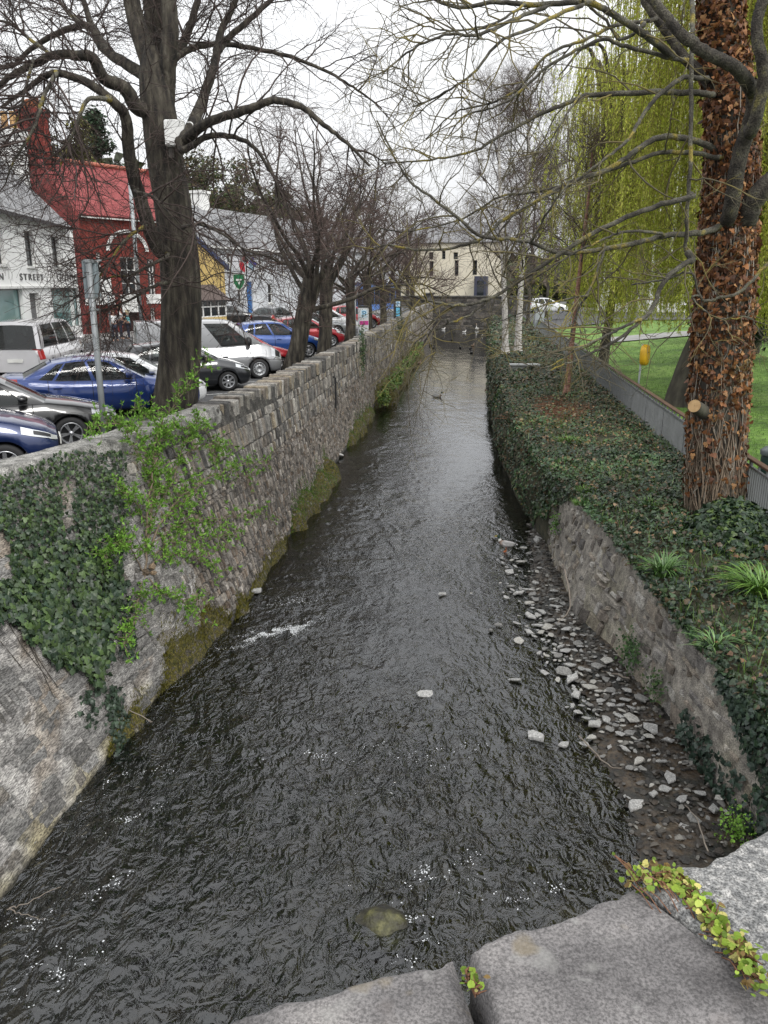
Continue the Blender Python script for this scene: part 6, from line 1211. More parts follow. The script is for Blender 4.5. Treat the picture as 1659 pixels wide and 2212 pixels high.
def leafy(name, base, H, rad, cols, n, ls, label, trunk=.3, cone=0, low=.25, clumps=26, group=None, cat='tree', kind='lobe'):
    t = empty(name, label, cat, base, 0, group); tr, lf = MB(), MB(); tr.tube([(0, 0, -.2), (.1, 0, H * .4), (0, .1, H * .9)], [trunk, trunk * .7, .04], 9); P_ = []
    for k in range(clumps):
        f = low + (1 - low) * random.random(); rr = rad * ((1 - f) ** .8 * 1.25 if cone else math.sqrt(max(.03, 1 - ((f - .55) / .5) ** 2))); a = rnd(0, 2 * pi); q = rr * random.random() ** .5; c = np.array([cos(a) * q, sin(a) * q, f * H]); tr.tube([(0, 0, c[2] * .8), lerp(np.array([0, 0, c[2] * .9]), c, .6), c], [trunk * .3, .06, .02], 5); s = rad * rnd(.2, .36); m_ = n // clumps; d = RNG.normal(0, 1, (m_, 3)); P_.append(c + unit(d) * (s * RNG.random((m_, 1)) ** .4) * [1, 1, .65])
    P_ = np.vstack(P_); leafscatter(lf, P_, unit(P_ - [0, 0, H * .4]), ls * (.6 + .8 * RNG.random(len(P_))), kind, cols, .8, .3); tr.build('trunk', [BARK], t); lf.build('crown', [LEAFM], t); return t
EVG = [(.03, .05, .014), (.05, .07, .02), (.08, .085, .03), (.1, .07, .035)]; PIN = [(.03, .055, .03), (.045, .075, .04), (.02, .04, .022)]; OLV = [(.1, .1, .025), (.13, .12, .03), (.07, .075, .02)]
def bgt(px, pyb, pyt, Y): b = aty(px, pyb, Y); return (b[0], Y, GZ), aty(px, pyt, Y)[2] - GZ
for px, pyt, Y, rad, cols, lb, cone, lw_ in ((238, 235, 88, 4.2, PIN, 'ragged dark pine standing behind the red roof', 1, .5), (165, 262, 80, 4.0, OLV, 'olive budding tree behind the red chimney', 0, .3), (200, 300, 84, 4.0, OLV, 'low olive tree between the red chimney and the pine', 0, .3), (60, 330, 78, 3.4, OLV, 'budding tree behind the white house chimney', 0, .3), (455, 322, 92, 6, EVG, 'dark evergreen tree behind the yellow house roof', 0, .2), (520, 345, 98, 6.5, EVG, 'brownish green tree above the long slate roof', 0, .2), (405, 350, 90, 5, EVG, 'dark tree showing behind the big trunk', 0, .2), (590, 400, 108, 6, EVG, 'low dark tree beyond the end of the long slate roof', 0, .2), (1640, 420, 42, 3.4, [(.012, .022, .01), (.02, .034, .014)], 'very dark evergreen in the park at the right edge', 0, .08), (1600, 560, 52, 3.2, [(.03, .06, .015), (.05, .08, .02)], 'dark green shrub tree in the park behind the ivy-clad trunk', 0, .05)):
    b, H = bgt(px, 650, pyt, Y); leafy('evergreen_tree' if cols is not OLV and cols is not PIN else ('pine_tree' if cols is PIN else 'budding_tree'), b, H, rad, cols, 5200, .3 if Y > 60 else .2, lb, .3, cone, lw_, 40)
# tall bare trees behind the roofs
for px, Y, H, lb in ((690, 104, 19, 'tall bare tree far behind the parked cars, left of the cream hall'), (770, 112, 20, 'tall slender bare tree far behind the row'), (880, 126, 18, 'bare tree standing beyond the left end of the road bridge'), (1230, 98, 17, 'bare tree beyond the park, left of the willows'), (1330, 104, 18, 'bare tree beyond the park behind the willows')):
    b = aty(px, 640, Y); bare_tree('bare_tree', (b[0], Y, GZ), H, .3, lb, (0, 0), Cfg(n=(9, 6, 2), L=(2.6, 1.3, .6), r=(.035, .018, .012), trop=(.02, -.03, -.03), jit=.18, spread=.6), 12, H * .3, BARK, TWIGR, 'tall bare trees in the background', limbL=.6, up=(1.0, .6))
# distant wood closing the horizon
n = 16000; a = RNG.random(n); X = -260 + 560 * a; Y = 190 + 60 * RNG.random(n) + 30 * np.sin(a * 9); hmax = np.interp(X, [-260, -120, -60, -20, 20, 80, 300], [40, 34, 26, 9, 8, 16, 20]) * (.7 + .5 * vnoise(X * .09, Y * .05, 3)); Z = 3 + hmax * RNG.random(n) ** .7
g = MB(); leafscatter(g, np.c_[X, Y, Z], np.tile([0, -1., .4], (n, 1)), 2.2 + 1.6 * RNG.random(n), 'lobe', [(.06, .055, .035), (.05, .06, .025), (.08, .06, .045), (.035, .045, .02)], .8, .2); tag(g.build('woodland', [LEAFM]), 'brown and dull green distant wood on the skyline', 'wood', kind='stuff')
# ================================================================ IVY, SHRUBS, STONES
IVY = [(.018, .045, .018), (.028, .06, .024), (.04, .075, .03), (.022, .04, .025), (.055, .09, .035)]
IVYB = IVY + [(.09, .075, .03), (.13, .08, .04)]
def bank_pts(n, y0, y1, pw=1.0):
    """random points over the bank top and its overhang: position, normal"""
    Y = y0 + (y1 - y0) * RNG.random(n) ** pw; t = RNG.random(n) * 1.35 - .35
    over = t < 0; tt = np.clip(t, 0, 1); X = lerp(RT(Y) - .14, FX(Y) + .05, tt); Z = bank_z(X, Y) + .03 + .1 * RNG.random(n) ** 2; N = np.tile([-.25, -.15, 1.0], (n, 1))
    return Y, t, over, X, Z, N
g = MB()
for (y0, y1, n, s, kd) in ((6.5, 14, 9000, .075, 'ivy'), (14, 22, 15000, .07, 'ivy'), (22, 34, 15000, .085, 'lobe'), (34, 60, 15000, .12, 'lobe'), (60, 116, 9000, .2, 'lobe')):
    Y, t, over, X, Z, N = bank_pts(n, y0, y1)
    # overhang: a cushion of ivy spilling down the face of the wall (whole face upstream of y = 18.5)
    depth = np.interp(Y, [6, 8, 9, 11, 14, 17, 18.4, 20, 24, 120], [.8, .45, .2, .07, .07, .12, .7, 1.75, 1.75, 1.75]) * (.7 + .5 * vnoise(Y * 1.6, 0 * Y, 17)); zz = bank_top(Y) + .14 - depth * RNG.random(n) ** 1.1
    bulge = np.interp(Y, [6, 17, 19.5, 22, 120], [.1, .1, .3, .42, .42]) * (.15 + 1.5 * fbm(Y * .8, zz * 1.3, 19, 3)) * np.sin(np.clip((zz + .3) / (bank_top(Y) + .3), 0, 1) * pi * .8 + .2)
    q = rw(Y, zz, bulge + .03 * RNG.random(n)); X = np.where(over, q[:, 0], X); Z = np.where(over, q[:, 2], Z); N = np.where(over[:, None], np.array([-1., -.25, .35]), N)
    # thin patches: bare earth by the young birch and near the wall edge
    k_ = ~((~over) & (((X - 3.3) / 1.0) ** 2 + ((Y - 29.5) / 3.2) ** 2 < 1) & (RNG.random(n) < .8)); k_ &= ~((~over) & (vnoise(X * 1.3, Y * 1.3, 44) < .16)); k_ &= ~(over & (zz < .12))
    pn = fbm(X * 1.4 + Z, Y * 1.1, 66, 3); P_ = np.c_[X, Y, Z][k_]; P_[:, 2] += (.3 * np.clip(pn[k_] - .4, 0, 1)) * (~over[k_]); sz = s * (.45 + 1.0 * RNG.random(len(P_)) ** 1.4) * (.7 + .7 * pn[k_]); tn = np.clip((fbm(X[k_] * .9, Y[k_] * .7 + Z[k_], 67, 3) - .42) * 6, 0, 1)[:, None]; leafscatter(g, P_, N[k_], sz, kd, IVYB if y0 > 20 else IVY + [(.03, .06, .02), (.09, .065, .035)], .6, .5, 0, (1 - tn) * .8 + tn * np.array([1.45, 1.6, 1.3]))
n = 5200; Y = 8 + 40 * RNG.random(n) ** 1.3; X = lerp(RT(Y), FX(Y), RNG.random(n)); k_ = fbm(X * .8, Y * .8, 68, 3) > .5; X, Y = X[k_], Y[k_]; blades(g, X, Y, bank_z(X, Y), .2, .014, .9, (.04, .09, .015), (.13, .2, .045)); n = 1300; Y = 8 + 40 * RNG.random(n); X = lerp(RT(Y), FX(Y), RNG.random(n)); leafscatter(g, np.c_[X, Y, bank_z(X, Y) + .1 + .08 * RNG.random(n)], np.tile([0, 0, 1.], (n, 1)), .04 + .06 * RNG.random(n), 'lobe', [(.16, .08, .035), (.22, .14, .07), (.11, .06, .03)], .6, .2)
tag(g.build('ivy', [LEAF]), 'dark ivy carpet covering the right bank and hanging over its wall', 'ivy', kind='stuff')
# dark under-cushion so the hanging ivy has body
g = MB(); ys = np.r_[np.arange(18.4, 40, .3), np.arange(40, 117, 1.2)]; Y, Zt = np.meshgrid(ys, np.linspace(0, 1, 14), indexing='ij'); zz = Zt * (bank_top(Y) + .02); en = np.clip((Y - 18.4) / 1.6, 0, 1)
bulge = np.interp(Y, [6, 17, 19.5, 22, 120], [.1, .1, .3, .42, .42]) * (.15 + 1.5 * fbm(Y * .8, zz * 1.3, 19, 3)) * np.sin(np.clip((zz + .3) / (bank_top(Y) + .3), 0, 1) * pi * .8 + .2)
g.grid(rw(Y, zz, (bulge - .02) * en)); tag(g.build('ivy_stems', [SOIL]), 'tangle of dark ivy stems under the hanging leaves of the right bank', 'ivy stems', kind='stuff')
# ivy mound at the foot of the clad tree
g = MB(); c0 = atz(1552, 1160, 1.8); n = 3600; a = RNG.random(n) * 2 * pi; r = RNG.random(n) ** .6; X = c0[0] + .15 + np.cos(a) * r * .95; Y = c0[1] - .35 + np.sin(a) * r * 1.25; Z = 1.75 + .75 * (1 - r ** 2) + .1 * RNG.random(n); N = np.c_[np.cos(a) * r, np.sin(a) * r, .9 - .5 * r]
leafscatter(g, np.c_[X, Y, Z], N, .06 + .07 * RNG.random(n), 'ivy', [(.012, .03, .013), (.02, .045, .018), (.03, .055, .025), (.06, .1, .02)], .5, .6); tag(g.build('ivy_bush', [LEAF]), 'dark mound of large ivy leaves round the foot of the brown ivy-clad tree', 'bush')
# ivy curtain at the near end of the right wall
g = MB(); n = 1500; Y = 6.6 + 3.0 * RNG.random(n); zz = bank_top(Y) + .05 - RNG.random(n) ** 1.2 * np.interp(Y, [6.6, 8.3, 9.6], [1.2, .7, .15]) * (.5 + .8 * vnoise(Y * 2.2, 0 * Y, 27)); P_ = rw(Y, zz, .05 + .1 * RNG.random(n)); leafscatter(g, P_, np.tile([-1., -.3, .4], (n, 1)), .05 + .05 * RNG.random(n), 'ivy', [(.014, .03, .02), (.022, .042, .028), (.03, .055, .03)], .5, .7)
tag(g.build('ivy_curtain', [LEAF]), 'curtain of ivy hanging down the near end of the right wall', 'ivy')
g = MB(); n = 420; Y = 7.4 + 3.0 * RNG.random(n); zz = .15 + .5 * RNG.random(n) ** 1.5; P_ = rw(Y, zz, .04 + .06 * RNG.random(n)); leafscatter(g, P_, np.tile([-1., -.3, .4], (n, 1)), .06 + .04 * RNG.random(n), 'ivy', [(.014, .03, .02), (.022, .042, .028)], .5, .7)
tag(g.build('ivy_patch', [LEAF]), 'small dark ivy patch low on the near end of the right wall', 'ivy')
# ---- grass tufts and strap-leaved clumps on the bank
def tuft(px, py, z, n, h, w, lean, c0, c1, label, rad=.25, name='grass_tuft', cat='grass tuft'):
    c = atz(px, py, z); a = RNG.random(n) * 2 * pi; r = rad * RNG.random(n) ** .6; x, y = c[0] + np.cos(a) * r, c[1] + np.sin(a) * r; zz = np.where(x > RT(y), bank_z(x, y), z) if z > 1 else np.full(n, z); g = MB(); k = 6
    ha = a + RNG.normal(0, .6, n); hh = h * (.5 + .7 * RNG.random(n)); le = lean * (.4 + RNG.random(n)); t = np.linspace(0, 1, k)
    base = np.c_[x, y, zz][:, None]; out = np.stack([np.cos(ha), np.sin(ha), 0 * ha], -1)[:, None]; P_ = base + out * (le * hh)[:, None, None] * (t ** 1.8)[None, :, None] + np.array([0, 0, 1.]) * hh[:, None, None] * (t - .45 * np.clip(le, 0, 1)[:, None] * t ** 3)[:, :, None] if False else base + out * (le * hh)[:, None, None] * (t ** 1.7)[None, :, None]
    P_[..., 2] += hh[:, None] * (t[None] - .5 * np.clip(le, 0, 1.2)[:, None] * t[None] ** 3); sd_ = np.stack([-np.sin(ha), np.cos(ha), 0 * ha], -1)[:, None] * (w * (1 - t ** 3) + .0005)[None, :, None]
    V = np.stack([P_ - sd_, P_ + sd_], 2).reshape(n, k * 2, 3); F = np.array([[2 * i, 2 * i + 1, 2 * i + 3, 2 * i + 2] for i in range(k - 1)]); m_ = RNG.random((n, 1)); col = np.asarray(c0) * (1 - m_) + np.asarray(c1) * m_
    g.add(V.reshape(-1, 3), (np.arange(n)[:, None, None] * 2 * k + F[None]).reshape(-1, 4), 0, np.repeat(col, 2 * k, 0), True); return tag(g.build(name, [LEAF], None), label, cat)
BG0, BG1 = (.05, .13, .015), (.13, .24, .035)
tuft(1232, 958, 1.9, 260, .22, .006, .8, BG0, BG1, 'bright grass tuft in the ivy beside the birch litter patch', .35); tuft(1440, 1070, 1.9, 320, .16, .005, .9, BG0, BG1, 'low spreading bright green tuft left of the ivy-clad trunk', .4); tuft(1265, 1065, 1.85, 200, .16, .005, .8, BG0, BG1, 'bright green tuft where the bare stone face begins', .22)
tuft(1432, 1240, 1.75, 150, .42, .011, .9, (.05, .12, .03), (.12, .22, .06), 'clump of strap leaves on the wall edge below the ivy-clad trunk', .14, 'strap_leaf_clump', 'plant'); tuft(1640, 1300, 1.7, 260, .5, .011, 1.1, (.06, .15, .02), (.16, .28, .05), 'large bright clump of arching strap leaves at the right edge', .22, 'strap_leaf_clump', 'plant'); tuft(1545, 1400, 1.6, 60, .3, .007, 1.2, (.08, .17, .05), (.16, .27, .09), 'thin grassy clump drooping over the wall under the bright strap leaves', .12, 'strap_leaf_clump', 'plant')
tuft(1400, 1105, 1.85, 110, .35, .006, .7, BG0, BG1, 'upright thin grass tuft in the ivy in front of the clad trunk', .2); tuft(1250, 1090, 1.8, 120, .14, .005, .8, BG0, BG1, 'small green tuft spilling over the bare stone face', .15)
# ---- ferns and weeds on the walls
def weed(P0, n, s, cols, label, spread, name='wall_weed', kind='lobe', nrm=(-1, -.3, .5)):
    p = np.asarray(P0) + RNG.normal(0, 1, (n, 3)) * np.asarray(spread); g = MB(); leafscatter(g, p, np.tile(nrm, (n, 1)).astype(float), s * (.6 + .8 * RNG.random(n)), kind, cols, .7, .2); return tag(g.build(name, [LEAFM]), label, 'weed')
WG = [(.05, .12, .02), (.09, .18, .03), (.03, .08, .015)]
weed(rw(np.array(12.3), np.array(.5), .1), 320, .05, [(.03, .07, .02), (.05, .1, .03)], 'dark green weed patch low on the right wall above the shingle', (.08, .2, .16)); weed(rw(np.array(11.3), np.array(.45), .1), 200, .045, [(.03, .07, .02), (.06, .1, .03)], 'straggling weed beside the pale foot of the right wall', (.07, .2, .12)); weed(rw(np.array(8.3), np.array(.22), .25), 420, .035, [(.09, .2, .02), (.15, .28, .04)], 'bright green cress plant at the foot of the wall by the bridge', (.1, .12, .12)); weed(rw(np.array(18.0), np.array(1.0), .1), 150, .05, WG, 'fern hanging at the start of the bare stone face', (.07, .15, .15)); weed(rw(np.array(7.8), np.array(.05), .7), 160, .03, [(.08, .17, .02), (.12, .22, .04)], 'sprawling small weed on the wet shingle close to the bridge', (.18, .14, .03))
weed(lw(np.array(37.0), np.array(3.3), .06), 900, .07, [(.03, .06, .02), (.05, .09, .03)], 'narrow streak of ivy running down the far part of the left wall', (.03, .55, .7), 'ivy_streak', 'lobe', (1, 0, .3)); weed(lw(np.array(58.0), np.array(3.0), .06), 700, .09, [(.05, .07, .02), (.08, .1, .03)], 'dull green creeper near the far end of the left wall', (.04, 1.6, .6), 'ivy_streak', 'lobe', (1, 0, .3))
n = 3000; Y = 40 + 36 * RNG.random(n); g = MB(); P_ = lw(Y, .3 + .8 * RNG.random(n), .3 + .45 * RNG.random(n)); leafscatter(g, P_, np.tile([.7, -.3, .8], (n, 1)), .12 + .1 * RNG.random(n), 'lobe', [(.05, .1, .015), (.09, .15, .025), (.12, .15, .03)], .6, .2); tag(g.build('bank_plants', [LEAFM]), 'leafy green plants growing along the far ledge under the left wall', 'plants', kind='stuff')
# ---- ivy on the near left wall
def wall_hit(x, y):
    lo, hi = 4.0, 40.0; d = ray(x, y)
    for t in np.linspace(4, 60, 1400):
        q = CAM + d * t; w = lw(np.array(q[1]), np.array(q[2]))
        if q[0] <= w[0]: return q
    return CAM + d * 10
cor = lambda pts: [wall_hit(*p) for p in pts]
grid_uv = []
for yy in np.linspace(968, 1460, 30):
    for xx in np.linspace(-60, 262, 24): grid_uv.append((xx, yy, wall_hit(xx, yy)))
n = 4300; g = MB(); P_ = []; S_ = []
while len(P_) < n:
    x = rnd(-60, 262); y = rnd(972, 1480); lim_b = np.interp(x, [-60, 0, 60, 150, 185, 215, 262], [1330, 1350, 1390, 1440, 1490, 1400, 1150]) + 22 * (vnoise(np.array(x * .05), np.array(0.), 3) - .5) * 2
    top_ = np.interp(x, [-60, 0, 60, 90, 150, 262], [1035, 1020, 1000, 985, 960, 955])
    if y > lim_b or y < top_: continue
    if 120 < x < 148 and 1020 < y < 1160 and random.random() < .75: continue
    if x < 6 and 1150 < y < 1250: continue
    if random.random() < .25 * (1 - (y - 960) / 500): continue
    i = int(np.clip((y - 968) / (1460 - 968) * 29, 0, 28.999)); j = int(np.clip((x + 60) / 322 * 23, 0, 22.999)); fy = (y - 968) / (1460 - 968) * 29 - i; fx = (x + 60) / 322 * 23 - j; q = lambda a, b: grid_uv[a * 24 + b][2]
    p = (q(i, j) * (1 - fx) + q(i, j + 1) * fx) * (1 - fy) + (q(i + 1, j) * (1 - fx) + q(i + 1, j + 1) * fx) * fy; P_.append(p + np.array([.04 + .12 * random.random() + .08 * np.clip((y - 1150) / 250, 0, 1), -.02, 0])); S_.append(lerp(.062, .115, np.clip((y - 1050) / 280, 0, 1)) * rnd(.6, 1.25))
P_, S_ = np.array(P_), np.array(S_); leafscatter(g, P_, np.tile([.95, -.35, .45], (n, 1)), S_, 'ivy', [(.03, .055, .02), (.045, .075, .03), (.025, .045, .022), (.06, .1, .03), (.02, .04, .022)], .38, 1.0)
iv = empty('ivy_plant', 'ivy spreading over the pale near end of the left wall below the parked cars', 'ivy', P_.mean(0)); fixp(g.build('foliage', [LEAF], iv)); g = MB()
for k in range(26): a = P_[RNG.integers(0, n)]; b = a + np.array([.02, rnd(-.2, .2), -rnd(.4, 1.1)]); m_ = smooth([a, lerp(a, b, .5) + RNG.normal(0, .04, 3), b], 4); m_[:, 0] = np.maximum(m_[:, 0], [lw(np.array(q_[1]), np.array(q_[2]))[0] + .03 for q_ in m_]); g.tube(m_, .006, 4)
fixp(g.build('stem', [BARK], iv)); g = MB(); pp = []
for (x0, y0, x1, y1, c) in ((225, 1480, 258, 1640, 260), (250, 1250, 268, 1420, 200), (180, 1490, 178, 1570, 50)):
    for _ in range(c): t = random.random(); pp.append(wall_hit(lerp(x0, x1, t) + random.gauss(0, 12), lerp(y0, y1, t)) + np.array([.1, 0, 0]))
leafscatter(g, np.array(pp), np.tile([.95, -.35, .45], (len(pp), 1)), .05 + .04 * RNG.random(len(pp)), 'ivy', [(.02, .035, .022), (.03, .05, .03)], .5, 1.0); tag(g.build('ivy_strand', [LEAF]), 'thin dark ivy strand hanging down the pale wing wall to the moss', 'ivy')
# ---- shrub growing out of the left wall
rt = wall_hit(312, 1238); sh = empty('wall_shrub', 'fresh green budding shrub growing out of the left wall', 'shrub', rt); st, lf = MB(), MB(); tips = []
SHR = [((312, 1238), (318, 1150), (322, 1060), (345, 960), (352, 925)), ((316, 1200), (360, 1110), (410, 1060), (500, 1010), (585, 995)), ((316, 1190), (330, 1050), (300, 985), (262, 915)), ((318, 1180), (400, 1130), (480, 1120), (575, 1110)), ((314, 1210), (380, 1170), (450, 1165), (510, 1150)), ((312, 1230), (360, 1200), (420, 1200), (480, 1235)), ((318, 1150), (350, 1050), (420, 970), (500, 960)), ((316, 1140), (290, 1080), (262, 1060)), ((310, 1236), (280, 1180), (250, 1170), (225, 1200)), ((320, 1160), (400, 1080), (450, 1030), (540, 1030)), ((312, 1238), (300, 1290), (290, 1350), (265, 1390)), ((312, 1238), (350, 1280), (400, 1300), (420, 1330)), ((318, 1100), (330, 1000), (345, 925), (385, 860), (446, 782)), ((322, 1010), (300, 940), (250, 915), (190, 918)), ((330, 960), (370, 930), (440, 930), (470, 985)), ((316, 1150), (380, 1020), (400, 950), (430, 905)), ((345, 925), (322, 900), (290, 880))]
for k, pts in enumerate(SHR):
    off = [(.03 if i == 0 else .12 + .5 * i / len(pts) * rnd(.5, 1.2)) for i in range(len(pts))]; P_ = []
    for (x, y), o_ in zip(pts, off):
        h_ = wall_hit(x, y) if y > 905 else None
        if h_ is None: h_ = aty(x, y, P_[-1][1] + .05)
        else:
            d = CAM - h_; d[2] *= .3; h_ = CAM + (h_ - CAM) * (1 - o_ / np.linalg.norm(h_ - CAM))
        P_.append(h_)
    s_ = smooth(P_, 6); s_[1:] += RNG.normal(0, .012, s_[1:].shape); st.tube(s_, np.linspace(.022 if k in (0, 1, 2, 12) else .012, .004, len(s_)), 6)
    for j in range(3, len(s_)):
        tips.append((s_[j], unit(s_[j] - s_[j - 1])))
        for q in range(4):
            if random.random() < .8:
                d = unit(unit(s_[j] - s_[j - 1]) * .5 + perp(unit(s_[j] - s_[j - 1])) + np.array([.25, -.1, .2])); L = rnd(.1, .38); e = s_[j] + d * L; st.tube(np.array([s_[j], s_[j] + d * L * .5 + RNG.normal(0, .012, 3), e]), [.006, .004, .002], 4); tips.append((e, d)); tips.append((s_[j] + d * L * .55, d))
for p, d in tips:
    m_ = random.randint(6, 10); nd = unit(d * .6 + RNG.normal(0, .8, (m_, 3)) + np.array([.1, 0, .35])); q = np.tile(p, (m_, 1)); T = np.array([(0, 0, 0), (.17, .4, .03), (0, 1, -.08), (-.17, .4, .03)]); sd_ = unit(np.cross(nd, RNG.normal(0, 1, (m_, 3)))); nn = np.cross(sd_, nd); s = (.04 + .055 * RNG.random(m_))[:, None, None]; V = q[:, None] + s * (T[None, :, :1] * sd_[:, None] + T[None, :, 1:2] * nd[:, None] + T[None, :, 2:] * nn[:, None]); c = np.array([(.11, .24, .025), (.15, .3, .04), (.2, .36, .06), (.08, .18, .02)])[RNG.integers(0, 4, m_)]; lf.add(V.reshape(-1, 3), (np.arange(m_)[:, None, None] * 4 + np.array([(0, 1, 2), (0, 2, 3)])[None]).reshape(-1, 3), 0, np.repeat(c, 4, 0), False)
fixp(st.build('stems', [mat('shrub_stem', [(.12, .09, .06), (.24, .19, .13)], 8, .85)], sh)); fixp(lf.build('foliage', [LEAFM], sh)); g = MB(); pebbles(g, *[np.array([rt[k] + (.05 if k == 0 else 0) + d_ for d_ in ((0, .02, .0, .03, -.02))]) + RNG.normal(0, .04, 5) for k in range(3)], .05 + .03 * RNG.random(5), np.array([(.2, .15, .1), (.13, .1, .07)]), .9); fixp(g.build('root_stump', [STONE], sh))

# ---- pale stones on the shingle: each its own
STN = [mat('dry_stone', [(.3, .3, .29), (.43, .425, .41), (.58, .57, .55)], 9, .85, 1, 50, grain=(50, .6, 1.4)), mat('dry_stone_warm', [(.25, .24, .22), (.36, .35, .32), (.47, .455, .42)], 9, .85, .6, 50), mat('dry_stone_dark', [(.13, .13, .125), (.2, .195, .185), (.28, .275, .26)], 9, .8, .6, 50)]
def stone_mesh(seed):
    rg = np.random.default_rng(seed); k = rg.integers(5, 8); a = np.sort(rg.random(k)) * 2 * pi; a = np.linspace(0, 2 * pi, k, endpoint=False) + rg.normal(0, .26, k); r = .5 * (.6 + .6 * rg.random(k)); ar = .45 + .4 * rg.random(); h = .1 + .14 * rg.random(); rings = []
    for f, z in ((.85, -.6), (1.0, -.1), (1.0, .45), (.9, .85), (.5, .95 + .1 * rg.random())): rings.append(np.c_[np.cos(a) * r * f, np.sin(a) * r * f * ar, np.full(k, z * h) + rg.normal(0, .018, k) + np.cos(a) * .05 * (rg.random() - .5)])
    V = np.array(rings); g = MB(); g.grid(V, 0, None, True, False); g.f.append((np.arange(k)[None] + 4 * k, 0, False)); return g
meshes = []
for s_ in range(14):
    o = stone_mesh(s_).build('stone', [STN[s_ % 3 if s_ % 5 else 0]]); meshes.append(o.data); bpy.data.objects.remove(o)
def stone(p, s, seed, label, group=None, rz=None, mi=None, name='stone', sc=(1, 1, 1)):
    o = bpy.data.objects.new(name, meshes[seed % 14]); COL.objects.link(o); o.location = p; o.rotation_euler = (rnd(-.25, .25), rnd(-.25, .25), rnd(0, 6.3) if rz is None else rz); o.scale = (s * sc[0], s * sc[1], s * sc[2] * .48)
    if mi is not None: o.material_slots[0].link = 'OBJECT'; o.material_slots[0].material = STN[mi]
    return tag(o, label, 'stone', group)
GLB = 'pale flat stone in the strip of dry shingle at the foot of the right wall'
cnt = 0; occ = []
SPINE = [(1125, 1195, 45, 16), (1118, 1250, 50, 22), (1150, 1300, 48, 22), (1190, 1355, 45, 38), (1225, 1400, 48, 34), (1258, 1450, 50, 34), (1290, 1500, 55, 30), (1325, 1550, 52, 24), (1350, 1590, 60, 12), (1390, 1640, 80, 14), (1420, 1700, 90, 10), (1500, 1750, 70, 10)]
for px, py, sp, c in SPINE:
    tries = 0; k = 0
    while k < c and tries < 300:
        tries += 1; x, y = px + random.gauss(0, sp * .55), py + random.gauss(0, 24); p = atz(x, y, .05); s = (.075 + .22 * random.random() ** 2) * (1.1 if py < 1600 else .9)
        if p[0] > float(RB(p[1])) - .06 or any((p[0] - q[0]) ** 2 + (p[1] - q[1]) ** 2 < ((s + q[2]) * .36) ** 2 for q in occ): continue
        occ.append((p[0], p[1], s)); stone((p[0], p[1], max(float(bed_z(np.array(p[0]), np.array(p[1]))), .0) + .035 + rnd(0, .03)), s, cnt, GLB, 'pale stones on the shingle'); cnt += 1; k += 1
for (x, y, s, lb, z, mi) in ((955, 1283, .24, 'white-topped stone standing alone in the middle of the stream', .05, 0), (917, 1498, .3, 'pale round stone just under the surface in mid stream', .02, 0), (1113, 1468, .2, 'lone white stone in the shallow water left of the shingle', .05, 0), (552, 1277, .3, 'white stone at the water edge by the mossy boulder block', .06, 0), (1160, 1168, .3, 'pale block where the bare stone wall meets the ivy', .12, 0), (733, 982, .5, 'grey and white boulder against the left wall foot', .1, 0), (1160, 1592, .36, 'white-crusted stone in the shallows left of the shingle tail', .03, 0), (1218, 1610, .2, 'small white stone near the white-crusted one', .03, 0), (1475, 1792, .3, 'sharp white triangular stone standing in the dark shallows', .06, 0), (1372, 1738, .3, 'pair-topped white stone on the dark wet gravel', .05, 0), (1432, 1728, .3, 'flat grey stone beside the pair-topped white one', .04, 1), (1378, 1570, .3, 'greenish flat stone at the foot of the right wall', .06, 1), (1075, 1350, .2, 'small dark-sided stone at the left rim of the shingle', .05, 2), (1060, 1362, .14, 'tiny dark stone left of the shingle rim', .04, 2)):
    p = atz(x, y, z); stone(p, s, hash(lb) % 14 if 0 else int(x) % 14, lb, None, None, mi, 'stone', (1, 1, 1.6))
# half-drowned mossy rock
g = MB(); c = atz(825, 1995, -.02); a = np.linspace(0, 2 * pi, 40, endpoint=False); rings = []
for q in np.linspace(0, 1, 16):
    r = np.sin(q * pi / 2) ** .8; x, y = np.cos(a) * r * .36, np.sin(a) * r * .27; z = .12 * (1 - q ** 1.3) - .1 * q - .1 * np.abs(y + .3 * x) * (1 - q) + .13 * (fbm(x * 5 + 3, y * 5, 7, 4) - .5) + .07 * (vnoise(x * 3 + 9, y * 3, 5) - .5) * (1 - q) + .12 * x * (1 - q); rings.append(np.c_[x + c[0], y + c[1], z])
g.grid(np.array(rings), 0, None, True); tag(g.build('rock', [mat('mossy_rock', [(.012, .011, .008), (.03, .027, .014), (.06, .058, .02), (.16, .15, .06)], 7, .5, 1, 30, ramp=[.32, .47, .6, .76])]), 'half-drowned brown mossy rock near the bridge parapet', 'rock')
